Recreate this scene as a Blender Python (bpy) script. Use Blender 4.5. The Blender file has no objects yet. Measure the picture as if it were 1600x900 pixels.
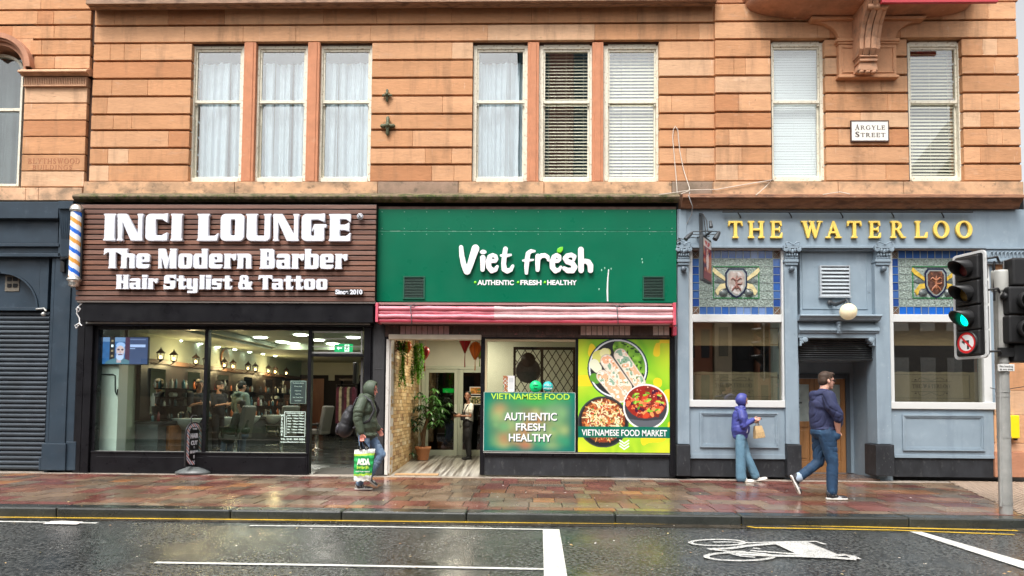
import bpy, bmesh, math, random
import numpy as np
from mathutils import Vector, Matrix, Euler
random.seed(7)
RNG = np.random.default_rng(11)
SC = bpy.context.scene
COL = SC.collection
# ------------------------------------------------------------------ camera
FPX, DIST, CAMZ = 1100.0, 13.63, 1.40
YAW, PITCH, ROLL = math.radians(1.42), math.radians(2.8), math.radians(0.45)
CAMX = DIST * math.tan(YAW)
RCAM = (Matrix.Rotation(YAW, 3, 'Z') @ Matrix.Rotation(math.pi / 2 + PITCH, 3, 'X') @ Matrix.Rotation(ROLL, 3, 'Z'))
cam = bpy.data.cameras.new('camera')
camo = bpy.data.objects.new('camera', cam)
COL.objects.link(camo)
cam.sensor_width = 36.0
cam.lens = FPX / 1600 * 36.0
cam.shift_y = 128 / 1600
cam.clip_end = 500
camo.matrix_world = Matrix.Translation((CAMX, -DIST, CAMZ)) @ RCAM.to_4x4()
SC.camera = camo
# ------------------------------------------------------------------ sky, sun, exposure
W = bpy.data.worlds.new('World')
SC.world = W
W.use_nodes = True
nt = W.node_tree
bg = nt.nodes['Background']
sky = nt.nodes.new('ShaderNodeTexSky')
sky.sky_type = 'NISHITA'
sky.sun_disc = False
SUN_EL, SUN_AZ = math.radians(58), math.radians(200)     # high sun veiled by cloud, behind the camera
sky.sun_elevation = SUN_EL
sky.sun_rotation = SUN_AZ
sky.air_density = 1.0
sky.dust_density = 6.0
sky.ozone_density = 1.0
hs = nt.nodes.new('ShaderNodeHueSaturation')
hs.inputs['Saturation'].default_value = 0.12
nt.links.new(sky.outputs[0], hs.inputs['Color'])
nt.links.new(hs.outputs[0], bg.inputs['Color'])
bg.inputs['Strength'].default_value = 0.15
sl = bpy.data.lights.new('sun', 'SUN')
sl.energy = 1.3
sl.angle = math.radians(22)
sl.color = (1.0, 0.95, 0.88)
so = bpy.data.objects.new('sun', sl)
COL.objects.link(so)
d = Vector((math.sin(SUN_AZ) * math.cos(SUN_EL), math.cos(SUN_AZ) * math.cos(SUN_EL), math.sin(SUN_EL)))
so.rotation_euler = d.to_track_quat('Z', 'Y').to_euler()
so.location = (0, -10, 25)
SC.view_settings.view_transform = 'Standard'
SC.view_settings.look = 'None'
SC.view_settings.gamma = 1.0
SC.view_settings.exposure = 0.90
SC.render.engine = 'CYCLES'
SC.cycles.use_denoising = True
SC.cycles.max_bounces = 8
SC.cycles.diffuse_bounces = 4
SC.cycles.glossy_bounces = 4
SC.cycles.transparent_max_bounces = 12
SC.cycles.sample_clamp_indirect = 6
SC.cycles.caustics_reflective = False
SC.cycles.caustics_refractive = False
# ------------------------------------------------------------------ photograph pixels -> places in the street
def ray(px, py):
 d = Vector(((px - 800) / FPX, (450 - py + 128) / FPX, -1.0))
 return RCAM @ d
def P(px, py, Y=0.0):
 d = ray(px, py)
 t = (Y + DIST) / d.y
 return Vector((CAMX + d.x * t, Y, CAMZ + d.z * t))
def G(px, py, z=0.0):
 d = ray(px, py)
 t = (z - CAMZ) / d.z
 return Vector((CAMX + d.x * t, -DIST + d.y * t, z))
def X(px, py, Y=0.0): return P(px, py, Y).x
def Z(px, py, Y=0.0): return P(px, py, Y).z
def R(px0, py0, px1, py1, Y=0.0):
 """pixel rectangle -> x0, z0, x1, z1 on the plane y = Y"""
 my, mx = (py0 + py1) / 2, (px0 + px1) / 2
 return X(px0, my, Y), Z(mx, py1, Y), X(px1, my, Y), Z(mx, py0, Y)
def srgb(r, g, b):
 f = lambda c: (c / 255 / 12.92) if c <= 10.3 else (((c / 255) + .055) / 1.055) ** 2.4
 return (f(r), f(g), f(b))
# ------------------------------------------------------------------ materials
MATS = {}
def M(name, col=(.5, .5, .5), rough=.6, metal=0.0, var=None, bump=None, mask=None, attr=False, emit=None,
  stretch=(1, 1, 1), spec=None, coat=0, rvar=None, trans=0.0, sss=0.0):
 if name in MATS: return MATS[name]
 m = bpy.data.materials.new(name); m.use_nodes = True
 MATS[name] = m
 nt = m.node_tree; N = nt.nodes; L = nt.links
 b = N['Principled BSDF']
 b.inputs['Roughness'].default_value = rough
 b.inputs['Metallic'].default_value = metal
 if spec is not None: b.inputs['Specular IOR Level'].default_value = spec
 if coat: b.inputs['Coat Weight'].default_value = coat; b.inputs['Coat Roughness'].default_value = .08
 if sss: b.inputs['Subsurface Weight'].default_value = sss; b.inputs['Subsurface Scale'].default_value = .02
 tc = N.new('ShaderNodeTexCoord'); mp = N.new('ShaderNodeMapping')
 mp.inputs['Scale'].default_value = stretch
 L.new(tc.outputs['Object'], mp.inputs[0])
 def noise(scale, detail=4, rough=.55, own=None):
  n = N.new('ShaderNodeTexNoise'); n.inputs['Scale'].default_value = scale
  n.inputs['Detail'].default_value = detail; n.inputs['Roughness'].default_value = rough
  src = mp
  if own:
   src = N.new('ShaderNodeMapping'); src.inputs['Scale'].default_value = own; L.new(tc.outputs['Object'], src.inputs[0])
  L.new(src.outputs[0], n.inputs['Vector']); return n.outputs['Fac']
 rgb = N.new('ShaderNodeRGB'); rgb.outputs[0].default_value = (*col, 1)
 cur = rgb.outputs[0]
 def mix(a, bb, fac, mode='MIX'):
  x = N.new('ShaderNodeMix'); x.data_type = 'RGBA'; x.blend_type = mode
  if isinstance(fac, (int, float)): x.inputs[0].default_value = fac
  else: L.new(fac, x.inputs[0])
  L.new(a, x.inputs[6])
  if isinstance(bb, tuple): x.inputs[7].default_value = (*bb, 1)
  else: L.new(bb, x.inputs[7])
  return x.outputs[2]
 if attr:
  a = N.new('ShaderNodeVertexColor'); a.layer_name = 'Col'
  cur = mix(cur, a.outputs[0], 1.0, 'MULTIPLY') if tuple(col) != (1, 1, 1) else a.outputs[0]
 if var:
  for (s, amt) in (var if isinstance(var, list) else [var]):
   mr = N.new('ShaderNodeMapRange'); L.new(noise(s), mr.inputs[0])
   mr.inputs[1].default_value = .3; mr.inputs[2].default_value = .7
   mr.inputs[3].default_value = 1 - amt; mr.inputs[4].default_value = 1 + amt
   vm = N.new('ShaderNodeVectorMath'); vm.operation = 'SCALE'
   L.new(cur, vm.inputs[0]); L.new(mr.outputs[0], vm.inputs['Scale'])
   cur = vm.outputs[0]
 if mask:
  for (s, lo, hi, c2, amt, *own) in (mask if isinstance(mask, list) else [mask]):
   mr = N.new('ShaderNodeMapRange'); L.new(noise(s, 6, .62, own[0] if own else None), mr.inputs[0])
   mr.inputs[1].default_value = lo; mr.inputs[2].default_value = hi
   mr.inputs[3].default_value = 0; mr.inputs[4].default_value = amt
   cur = mix(cur, c2, mr.outputs[0])
 L.new(cur, b.inputs['Base Color'])
 if rvar:
  s, lo, hi = rvar
  mr = N.new('ShaderNodeMapRange'); L.new(noise(s, 3), mr.inputs[0])
  mr.inputs[1].default_value = .35; mr.inputs[2].default_value = .65
  mr.inputs[3].default_value = lo; mr.inputs[4].default_value = hi
  L.new(mr.outputs[0], b.inputs['Roughness'])
 if bump:
  prev = None
  for (s, st, dist) in (bump if isinstance(bump, list) else [bump]):
   bp = N.new('ShaderNodeBump'); bp.inputs['Strength'].default_value = st
   bp.inputs['Distance'].default_value = dist
   L.new(noise(s, 5), bp.inputs['Height'])
   if prev: L.new(prev, bp.inputs['Normal'])
   prev = bp.outputs[0]
  L.new(prev, b.inputs['Normal'])
 if emit is not None:
  if emit == 'attr': L.new(cur, b.inputs['Emission Color']); b.inputs['Emission Strength'].default_value = 1.0
  else:
   b.inputs['Emission Color'].default_value = (*emit[0], 1); b.inputs['Emission Strength'].default_value = emit[1]
 if trans:
  out = N['Material Output']; t = N.new('ShaderNodeBsdfTranslucent'); L.new(cur, t.inputs[0])
  ms = N.new('ShaderNodeMixShader'); ms.inputs[0].default_value = trans
  L.new(b.outputs[0], ms.inputs[1]); L.new(t.outputs[0], ms.inputs[2]); L.new(ms.outputs[0], out.inputs[0])
 return m
def glass(name, tint=(1, 1, 1), refl=1.0, ior=1.9, rough=.0, bump=0):
 """thin pane: clear transmission plus a Fresnel reflection"""
 if name in MATS: return MATS[name]
 m = bpy.data.materials.new(name); m.use_nodes = True; MATS[name] = m
 N = m.node_tree.nodes; L = m.node_tree.links
 N.remove(N['Principled BSDF'])
 t = N.new('ShaderNodeBsdfTransparent'); t.inputs[0].default_value = (*tint, 1)
 g = N.new('ShaderNodeBsdfGlossy'); g.inputs['Roughness'].default_value = rough
 g.inputs[0].default_value = (refl, refl, refl, 1)
 # Schlick reflectance, the same from both sides of the pane
 geo = N.new('ShaderNodeNewGeometry'); dt = N.new('ShaderNodeVectorMath'); dt.operation = 'DOT_PRODUCT'
 L.new(geo.outputs['Incoming'], dt.inputs[0]); L.new(geo.outputs['Normal'], dt.inputs[1])
 def mth(op, a, b):
  n = N.new('ShaderNodeMath'); n.operation = op; n.use_clamp = (op == 'SUBTRACT')
  for i, v in enumerate((a, b)):
   if isinstance(v, (int, float)): n.inputs[i].default_value = v
   elif v is not None: L.new(v, n.inputs[i])
  return n.outputs[0]
 ab = mth('ABSOLUTE', dt.outputs['Value'], None); om = mth('SUBTRACT', 1.0, ab); p5 = mth('POWER', om, 5.0)
 R0 = ((ior - 1) / (ior + 1)) ** 2
 fr = mth('ADD', mth('MULTIPLY', p5, 1 - R0), R0)
 if bump:
  tc = N.new('ShaderNodeTexCoord')
  n = N.new('ShaderNodeTexNoise'); n.inputs['Scale'].default_value = 1.6; n.inputs['Detail'].default_value = 1
  L.new(tc.outputs['Object'], n.inputs['Vector'])
  bp = N.new('ShaderNodeBump'); bp.inputs['Strength'].default_value = bump; bp.inputs['Distance'].default_value = .01
  L.new(n.outputs['Fac'], bp.inputs['Height']); L.new(bp.outputs[0], g.inputs['Normal'])
 ms = N.new('ShaderNodeMixShader')
 L.new(fr, ms.inputs[0]); L.new(t.outputs[0], ms.inputs[1]); L.new(g.outputs[0], ms.inputs[2])
 L.new(ms.outputs[0], N['Material Output'].inputs[0])
 return m
# ------------------------------------------------------------------ mesh building
def rotm(d):
 """3x3 with z along d"""
 return Vector(d).to_track_quat('Z', 'Y').to_matrix()
class MB:
 def __init__(s): s.v = []; s.f = []; s.mi = []; s.c = []; s.sm = []
 def add(s, vs, fs, mi=0, col=None, smooth=False):
  o = len(s.v); s.v += [tuple(v) for v in vs]
  for f in fs: s.f.append(tuple(i + o for i in f)); s.mi.append(mi); s.c.append(col or (1, 1, 1)); s.sm.append(smooth)
  return s
 def box(s, x0, x1, y0, y1, z0, z1, mi=0, col=None):
  if x0 > x1: x0, x1 = x1, x0
  if y0 > y1: y0, y1 = y1, y0
  if z0 > z1: z0, z1 = z1, z0
  v = [(x0, y0, z0), (x1, y0, z0), (x1, y1, z0), (x0, y1, z0), (x0, y0, z1), (x1, y0, z1), (x1, y1, z1), (x0, y1, z1)]
  return s.add(v, [(3, 2, 1, 0), (4, 5, 6, 7), (0, 1, 5, 4), (1, 2, 6, 5), (2, 3, 7, 6), (3, 0, 4, 7)], mi, col)
 def obox(s, c, hx, hy, hz, rot=None, mi=0, col=None):
  rot = rot or Matrix.Identity(3); c = Vector(c)
  v = [c + rot @ Vector((a * hx, b * hy, d * hz)) for d in (-1, 1) for a, b in ((-1, -1), (1, -1), (1, 1), (-1, 1))]
  return s.add(v, [(3, 2, 1, 0), (4, 5, 6, 7), (0, 1, 5, 4), (1, 2, 6, 5), (2, 3, 7, 6), (3, 0, 4, 7)], mi, col)
 def pr(s, px0, py0, px1, py1, y0, y1, mi=0, col=None):
  x0, z0, x1, z1 = R(px0, py0, px1, py1, min(y0, y1)); return s.box(x0, x1, y0, y1, z0, z1, mi, col)
 def quad(s, a, b, c, d, mi=0, col=None): return s.add([a, b, c, d], [(0, 1, 2, 3)], mi, col)
 def prism(s, poly, y0, y1, mi=0, col=None):
  """poly: list of (x, z), counter clockwise seen from the street"""
  n = len(poly); v = [(x, y0, z) for x, z in poly] + [(x, y1, z) for x, z in poly]
  f = [tuple(range(n)), tuple(range(2 * n - 1, n - 1, -1))]
  f += [((i + 1) % n, i, i + n, (i + 1) % n + n) for i in range(n)]
  return s.add(v, f, mi, col)
 def extr(s, prof, x0, x1, mi=0, col=None, smooth=False):
  """profile of (y, z) swept along x"""
  n = len(prof); v = [(x0, y, z) for y, z in prof] + [(x1, y, z) for y, z in prof]
  f = [tuple(range(n)), tuple(range(2 * n - 1, n - 1, -1))]
  s.add(v, f, mi, col)
  return s.add(v, [((i + 1) % n, i, i + n, (i + 1) % n + n) for i in range(n)], mi, col, smooth)
 def tube(s, pts, r, seg=8, mi=0, col=None, smooth=True, cap=True):
  pts = [Vector(p) for p in pts]; n = len(pts)
  rs = r if isinstance(r, (list, tuple)) else [r] * n
  v = []; prev = None
  for i, p in enumerate(pts):
   d = (pts[min(i + 1, n - 1)] - pts[max(i - 1, 0)])
   if d.length < 1e-9: d = Vector((0, 0, 1))
   d.normalize()
   if prev is None:
    a = Vector((0, 0, 1)) if abs(d.z) < .9 else Vector((1, 0, 0))
    u = d.cross(a).normalized()
   else: u = (prev - d * prev.dot(d)).normalized()
   prev = u; w = d.cross(u)
   for k in range(seg):
    t = 2 * math.pi * k / seg
    v.append(p + (u * math.cos(t) + w * math.sin(t)) * rs[i])
  f = [(i * seg + k, i * seg + (k + 1) % seg, (i + 1) * seg + (k + 1) % seg, (i + 1) * seg + k) for i in range(n - 1) for k in range(seg)]
  s.add(v, f, mi, col, smooth)
  if cap: s.add(v[:seg], [tuple(range(seg - 1, -1, -1))], mi, col); s.add(v[-seg:], [tuple(range(seg))], mi, col)
  return s
 def lathe(s, prof, c, axis=(0, 0, 1), seg=20, mi=0, col=None, smooth=True, ang=2 * math.pi, sx=1, sy=1):
  """prof: (radius, height)"""
  q = rotm(axis); c = Vector(c); v = []; n = len(prof)
  for r, h in prof:
   for k in range(seg):
    t = ang * k / (seg if ang > 6.2 else seg - 1)
    v.append(c + q @ Vector((r * math.cos(t) * sx, r * math.sin(t) * sy, h)))
  kk = seg if ang > 6.2 else seg - 1
  f = [(i * seg + k, i * seg + (k + 1) % seg, (i + 1) * seg + (k + 1) % seg, (i + 1) * seg + k) for i in range(n - 1) for k in range(kk)]
  return s.add(v, f, mi, col, smooth)
 def ball(s, c, r, seg=16, mi=0, col=None, rot=None):
  rx, ry, rz = r if isinstance(r, (tuple, list)) else (r, r, r); c = Vector(c); rot = rot or Matrix.Identity(3)
  v = []; n = seg // 2
  for i in range(n + 1):
   a = math.pi * i / n
   for k in range(seg):
    t = 2 * math.pi * k / seg
    v.append(c + rot @ Vector((rx * math.sin(a) * math.cos(t), ry * math.sin(a) * math.sin(t), -rz * math.cos(a))))
  f = []
  for i in range(n):
   for k in range(seg):
    a, b_, c_, d_ = i * seg + k, i * seg + (k + 1) % seg, (i + 1) * seg + (k + 1) % seg, (i + 1) * seg + k
    f.append((a, c_, d_) if i == 0 else ((a, b_, d_) if i == n - 1 else (a, b_, c_, d_)))
  return s.add(v, f, mi, col, True)
 def build(s, name, mats, parent=None, bevel=0, seg=2):
  me = bpy.data.meshes.new(name)
  off = wloc(parent)
  me.from_pydata([(v[0] - off.x, v[1] - off.y, v[2] - off.z) for v in s.v], [], s.f)
  if not isinstance(mats, (list, tuple)): mats = [mats]
  for m in mats: me.materials.append(m)
  me.polygons.foreach_set('material_index', s.mi)
  me.polygons.foreach_set('use_smooth', s.sm)
  if any(c != (1, 1, 1) for c in s.c):
   ca = me.color_attributes.new('Col', 'FLOAT_COLOR', 'CORNER')
   a = []
   for f, c in zip(s.f, s.c): a += [c[0], c[1], c[2], 1.0] * len(f)
   ca.data.foreach_set('color', a)
  me.update()
  return link(name, me, parent, bevel, seg)
def wloc(o):
 v = Vector((0, 0, 0))
 while o is not None: v += o.location; o = o.parent
 return v
def link(name, me, parent=None, bevel=0, seg=2):
 o = bpy.data.objects.new(name, me); COL.objects.link(o)
 if parent is not None: o.parent = parent
 if bevel:
  b = o.modifiers.new('bevel', 'BEVEL'); b.width = bevel; b.segments = seg
  b.limit_method = 'ANGLE'; b.angle_limit = math.radians(40)
 return o
def thing(name, label, cat, loc=(0, 0, 0), group=None):
 o = bpy.data.objects.new(name, None); COL.objects.link(o); o.location = loc
 o.empty_display_size = .1
 return tag(o, label, cat, group)
def tag(o, label, cat, group=None):
 o['label'] = label; o['category'] = cat
 if group: o['group'] = group
 return o
def kind(o, k): o['kind'] = k; return o
def copy_tree(o, parent=None):
 c = o.copy(); COL.objects.link(c); c.parent = parent
 for ch in [x for x in o.children]: copy_tree(ch, c)
 return c
# ------------------------------------------------------------------ flat shapes from distance fields
def sd_box(x, y, x0, y0, x1, y1, r=0):
 cx, cy, hx, hy = (x0 + x1) / 2, (y0 + y1) / 2, (x1 - x0) / 2 - r, (y1 - y0) / 2 - r
 qx, qy = np.abs(x - cx) - hx, np.abs(y - cy) - hy
 return np.hypot(np.maximum(qx, 0), np.maximum(qy, 0)) + np.minimum(np.maximum(qx, qy), 0) - r
def sd_poly(x, y, pts):
 d = np.full(x.shape, 1e9); s = np.ones(x.shape); n = len(pts)
 for i in range(n):
  ax, ay = pts[i]; bx, by = pts[i - 1]
  ex, ey = bx - ax, by - ay; wx, wy = x - ax, y - ay
  t = np.clip((wx * ex + wy * ey) / (ex * ex + ey * ey + 1e-12), 0, 1)
  d = np.minimum(d, (wx - ex * t) ** 2 + (wy - ey * t) ** 2)
  c1, c2, c3 = y >= ay, y < by, ex * wy > ey * wx
  s = np.where((c1 & c2 & c3) | (~c1 & ~c2 & ~c3), -s, s)
 return s * np.sqrt(d)
def sd_caps(x, y, pts):
 """chain of (x, y, r)"""
 d = np.full(x.shape, 1e9)
 if len(pts) == 1: return np.hypot(x - pts[0][0], y - pts[0][1]) - pts[0][2]
 for (ax, ay, ar), (bx, by, br) in zip(pts, pts[1:]):
  ex, ey = bx - ax, by - ay
  t = np.clip(((x - ax) * ex + (y - ay) * ey) / (ex * ex + ey * ey + 1e-12), 0, 1)
  d = np.minimum(d, np.hypot(x - ax - ex * t, y - ay - ey * t) - (ar + (br - ar) * t))
 return d
def sd_ell(x, y, cx, cy, rx, ry):
 k = np.hypot((x - cx) / rx, (y - cy) / ry)
 return (k - 1) * min(rx, ry)
def field(ops, x, y):
 F = np.full(x.shape, 1e9)
 for op in ops:
  k = op[0]; neg = k.startswith('-'); k = k.lstrip('-')
  if k == 'b': d = sd_box(x, y, *op[1:])
  elif k == 'p': d = sd_poly(x, y, op[1])
  elif k == 'c': d = sd_caps(x, y, op[1])
  elif k == 'e': d = sd_ell(x, y, *op[1:])
  F = np.maximum(F, -d) if neg else np.minimum(F, d)
 return F
def contours(F, x0, y0, h):
 ny, nx = F.shape; segs = {}
 ins = F < 0
 cell = ins[:-1, :-1].astype(int) + ins[:-1, 1:] * 2 + ins[1:, 1:] * 4 + ins[1:, :-1] * 8
 js, is_ = np.nonzero((cell > 0) & (cell < 15))
 T = {1: [(3, 0)], 2: [(0, 1)], 3: [(3, 1)], 4: [(1, 2)], 5: [(3, 2), (1, 0)], 6: [(0, 2)], 7: [(3, 2)],
   8: [(2, 3)], 9: [(2, 0)], 10: [(0, 3), (2, 1)], 11: [(2, 1)], 12: [(1, 3)], 13: [(1, 0)], 14: [(0, 3)]}
 def pt(e):
  (j, i, o) = e
  if o == 0: a, b = F[j, i], F[j, i + 1]; t = a / (a - b); return (x0 + (i + t) * h, y0 + j * h)
  a, b = F[j, i], F[j + 1, i]; t = a / (a - b); return (x0 + i * h, y0 + (j + t) * h)
 for j, i in zip(js.tolist(), is_.tolist()):
  E = [(j, i, 0), (j, i + 1, 1), (j + 1, i, 0), (j, i, 1)]
  for a, b in T[int(cell[j, i])]: segs[E[a]] = E[b]
 loops = []
 while segs:
  st, nx_ = segs.popitem(); lp = [st]; cur = nx_
  while cur != st and cur in segs: lp.append(cur); cur = segs.pop(cur)
  loops.append([pt(e) for e in lp])
 return loops
def rdp(p, eps):
 if len(p) < 3: return p
 a, b = np.array(p[0]), np.array(p[-1]); q = np.array(p); ab = b - a
 n = math.hypot(*ab)
 d = np.abs(ab[0] * (q[:, 1] - a[1]) - ab[1] * (q[:, 0] - a[0])) / n if n > 1e-9 else np.hypot(q[:, 0] - a[0], q[:, 1] - a[1])
 k = int(d.argmax())
 if d[k] < eps: return [p[0], p[-1]]
 return rdp(p[:k + 1], eps)[:-1] + rdp(p[k:], eps)
def shape_loops(ops, bx, h):
 x0, y0, x1, y1 = bx
 xs = np.arange(x0, x1 + h, h); ys = np.arange(y0, y1 + h, h)
 Xg, Yg = np.meshgrid(xs, ys)
 L = contours(field(ops, Xg, Yg), x0, y0, h)
 out = []
 for l in L:
  if len(l) < 4: continue
  k = len(l) // 2
  out.append(rdp(l[:k + 1], h * .12)[:-1] + rdp(l[k:] + [l[0]], h * .12)[:-1])
 return out
DG = None
def bake_ob(o, name):
 dg = bpy.context.evaluated_depsgraph_get(); dg.update()
 me = bpy.data.meshes.new_from_object(o.evaluated_get(dg)); me.name = name
 d = o.data; bpy.data.objects.remove(o)
 return me
def loops_mesh(loops, depth, name, bevel=0, tf=None):
 """filled 2-D loops -> solid lying in the x-z plane, front at y = 0, depth going to +y"""
 cu = bpy.data.curves.new(name, 'CURVE'); cu.dimensions = '2D'; cu.fill_mode = 'BOTH'
 for l in loops:
  sp = cu.splines.new('POLY'); sp.points.add(len(l) - 1)
  for i, (x, y) in enumerate(l):
   sp.points[i].co = (x, y, 0, 1)
  sp.use_cyclic_u = True
 cu.extrude = max(depth / 2 - bevel, 0); cu.bevel_depth = bevel; cu.bevel_resolution = 1
 o = bpy.data.objects.new(name, cu); COL.objects.link(o)
 me = bake_ob(o, name)
 n = len(me.vertices); a = np.empty(n * 3); me.vertices.foreach_get('co', a); a = a.reshape(-1, 3)
 b = np.stack([a[:, 0], depth / 2 - a[:, 2], a[:, 1]], 1)
 me.vertices.foreach_set('co', b.ravel()); me.update()
 return me
def place_mesh(me, name, mats, parent, loc, scale=(1, 1, 1), flat=True):
 me.materials.clear()
 for m in (mats if isinstance(mats, (list, tuple)) else [mats]): me.materials.append(m)
 o = bpy.data.objects.new(name, me); COL.objects.link(o)
 o.parent = parent; off = wloc(parent)
 o.location = Vector(loc) - off; o.scale = scale
 return o
FONTCACHE = {}
def text(s, name, mat, parent, cx, z0, Y, width=None, height=None, depth=.004, bold=0.0, align='C', rotz=0, space=1.0, dz=None):
 """printed or cut lettering in the plain built-in face; cx, z0 = centre x and baseline z; width/height in metres (caps)"""
 cu = bpy.data.curves.new(name, 'FONT'); cu.body = s; cu.align_x = 'CENTER'
 cu.offset = bold; cu.extrude = .02; cu.space_character = space
 o = bpy.data.objects.new(name, cu); COL.objects.link(o)
 me = bake_ob(o, name)
 n = len(me.vertices); a = np.empty(n * 3); me.vertices.foreach_get('co', a); a = a.reshape(-1, 3)
 w = a[:, 0].max() - a[:, 0].min(); capz = .73
 sy = (height / capz) if height else None
 sx = (width / w) if width else sy
 if sy is None: sy = sx
 mx = (a[:, 0].max() + a[:, 0].min()) / 2
 b = np.stack([(a[:, 0] - mx) * sx, -(a[:, 2]) / .02 * depth / 2 - depth / 2, a[:, 1] * sy], 1)
 if rotz:
  c, s_ = math.cos(rotz), math.sin(rotz); b = np.stack([b[:, 0] * c - b[:, 1] * s_, b[:, 0] * s_ + b[:, 1] * c, b[:, 2]], 1)
 me.vertices.foreach_set('co', b.ravel()); me.update()
 return place_mesh(me, name, mat, parent, (cx, Y, z0))
def canvas(name, mat, parent, x0, z0, x1, z1, Y, W_, H_, paint, axis=None):
 """flat printed sheet whose picture is a grid of vertex colours; paint(u, v) with u right, v down in 0..1 -> HxWx3"""
 us, vs = np.meshgrid(np.linspace(0, 1, W_), np.linspace(0, 1, H_))
 img = np.clip(paint(us, vs), 0, 1)
 ax = axis or (Vector((1, 0, 0)), Vector((0, 0, 1)))
 o0 = Vector((x0, Y, z0)); wx = (x1 - x0); hz = (z1 - z0)
 pu = us.ravel() * wx; pv = (1 - vs.ravel()) * hz
 off = wloc(parent)
 co = np.stack([o0[i] - off[i] + pu * ax[0][i] + pv * ax[1][i] for i in range(3)], 1)
 idx = np.arange(W_ * H_).reshape(H_, W_)
 q = np.stack([idx[1:, :-1], idx[1:, 1:], idx[:-1, 1:], idx[:-1, :-1]], -1).reshape(-1, 4)
 me = bpy.data.meshes.new(name)
 me.from_pydata(co.tolist(), [], q.tolist())
 ca = me.color_attributes.new('Col', 'FLOAT_COLOR', 'POINT')
 c4 = np.ones((W_ * H_, 4)); c4[:, :3] = img.reshape(-1, 3); ca.data.foreach_set('color', c4.ravel())
 me.materials.append(mat); me.update()
 return link(name, me, parent)
def vnoise(u, v, sx, sy, seed=0):
 r = np.random.default_rng(seed); g = r.random((int(sy) + 3, int(sx) + 3))
 x = np.clip(u, 0, 1) * sx; y = np.clip(v, 0, 1) * sy; i = x.astype(int); j = y.astype(int); a = x - i; b = y - j
 a = a * a * (3 - 2 * a); b = b * b * (3 - 2 * b)
 return (g[j, i] * (1 - a) + g[j, i + 1] * a) * (1 - b) + (g[j + 1, i] * (1 - a) + g[j + 1, i + 1] * a) * b
# ------------------------------------------------------------------ shared materials
STONE = M('sandstone', (1, 1, 1), .9, spec=.2, attr=True, var=[(1.1, .10), (7, .07)], stretch=(1, 1, 3.5),
   mask=[(1.7, .60, .74, (.40, .31, .24), .3), (5, .60, .74, (.20, .11, .06), .5), (2.3, .62, .7, (.70, .50, .37), .25), (1.5, .52, .74, (.19, .115, .07), .6, (2.2, 1, .4)), (14, .70, .74, (.12, .06, .04), .7, (1, 1, 1)), (4, .66, .72, (.70, .55, .42), .4, (3, 1, .5))],
   bump=[(60, .28, .008), (9, .3, .02)])
STONE_SM = M('carved_sandstone', (.56, .29, .155), .85, var=[(2, .13), (14, .06)], mask=[(3, .58, .72, (.26, .15, .09), .5)], bump=[(50, .25, .008), (7, .25, .02)])
STONE_RED = M('red_mullion_stone', (.50, .21, .11), .85, var=(5, .12), mask=(4, .6, .75, (.62, .4, .26), .4), bump=(50, .3, .008))
MOSS = M('mossy_stone', (.17, .125, .08), .9, var=(9, .3), mask=[(6, .45, .62, (.035, .05, .012), .9), (22, .55, .65, (.16, .19, .03), .6)], bump=(40, .6, .02))
DARKGAP = M('joint_dark', (.07, .035, .022), .95)
CREAM = M('peeling_cream_paint', (.70, .66, .54), .55, var=(5, .1), mask=[(22, .58, .64, (.34, .26, .15), .75), (9, .66, .72, (.22, .17, .10), .7)], bump=(30, .4, .006))
GLASS_UP = glass('window_glass_upper', (.95, .98, .98), 1.0, 2.1, 0, .05)
GLASS_SHOP = glass('shop_glass', (.88, .95, .91), 1.0, 1.68)
GLASS_PUB = glass('pub_glass', (.85, .85, .8), 1.0, 2.35, 0, .025)
BLACKP = M('black_frame_paint', (.008, .008, .010), .32, spec=.22, var=(4, .15), rvar=(3, .25, .42))
BLACKM = M('black_matt', (.008, .008, .009), .6, spec=.2)
BLUEDK = M('dark_blue_grey_paint', (.026, .042, .060), .42, spec=.3, var=(2.5, .15), mask=[(5, .6, .75, (.09, .12, .15), .35), (14, .7, .74, (.2, .22, .24), .6)], rvar=(4, .3, .6), bump=(30, .12, .004))
BLUE = M('pub_blue_grey_paint', (.235, .30, .355), .5, spec=.35, var=(2, .08), mask=[(3, .56, .74, (.35, .42, .48), .45), (1.6, .52, .74, (.12, .16, .20), .4, (2.5, 1, .35)), (34, .70, .73, (.62, .66, .68), .7), (11, .70, .73, (.5, .55, .57), .5), (7, .68, .76, (.07, .09, .10), .5)], rvar=(4, .35, .6), bump=(24, .12, .004))
WHITEP = M('white_gloss_paint', (.60, .61, .60), .4, mask=(9, .62, .74, (.4, .38, .34), .35))
PLINTH = M('dark_plinth_paint', (.024, .026, .030), .5, spec=.3, var=(5, .3), mask=[(12, .57, .7, (.10, .10, .10), .5), (40, .66, .7, (.25, .25, .24), .5)], stretch=(1, 1, .5), bump=(20, .3, .006))
GOLD = M('gold_leaf_letter', (.86, .60, .12), .4, metal=.1, var=(8, .08))
LETTER = M('white_acrylic_letter', (.68, .70, .76), .35, var=(1.5, .05))
STEEL = M('galvanised_steel', (.42, .42, .40), .45, metal=.5, var=(6, .15), mask=(14, .6, .7, (.6, .58, .52), .5))
BLACKPL = M('black_plastic', (.018, .018, .019), .42, spec=.35, var=(6, .2), bump=(30, .1, .003))
WHITE = M('white_print', (.80, .80, .80), .5)
VCOL = M('printed_sheet', (1, 1, 1), .35, attr=True)
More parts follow.
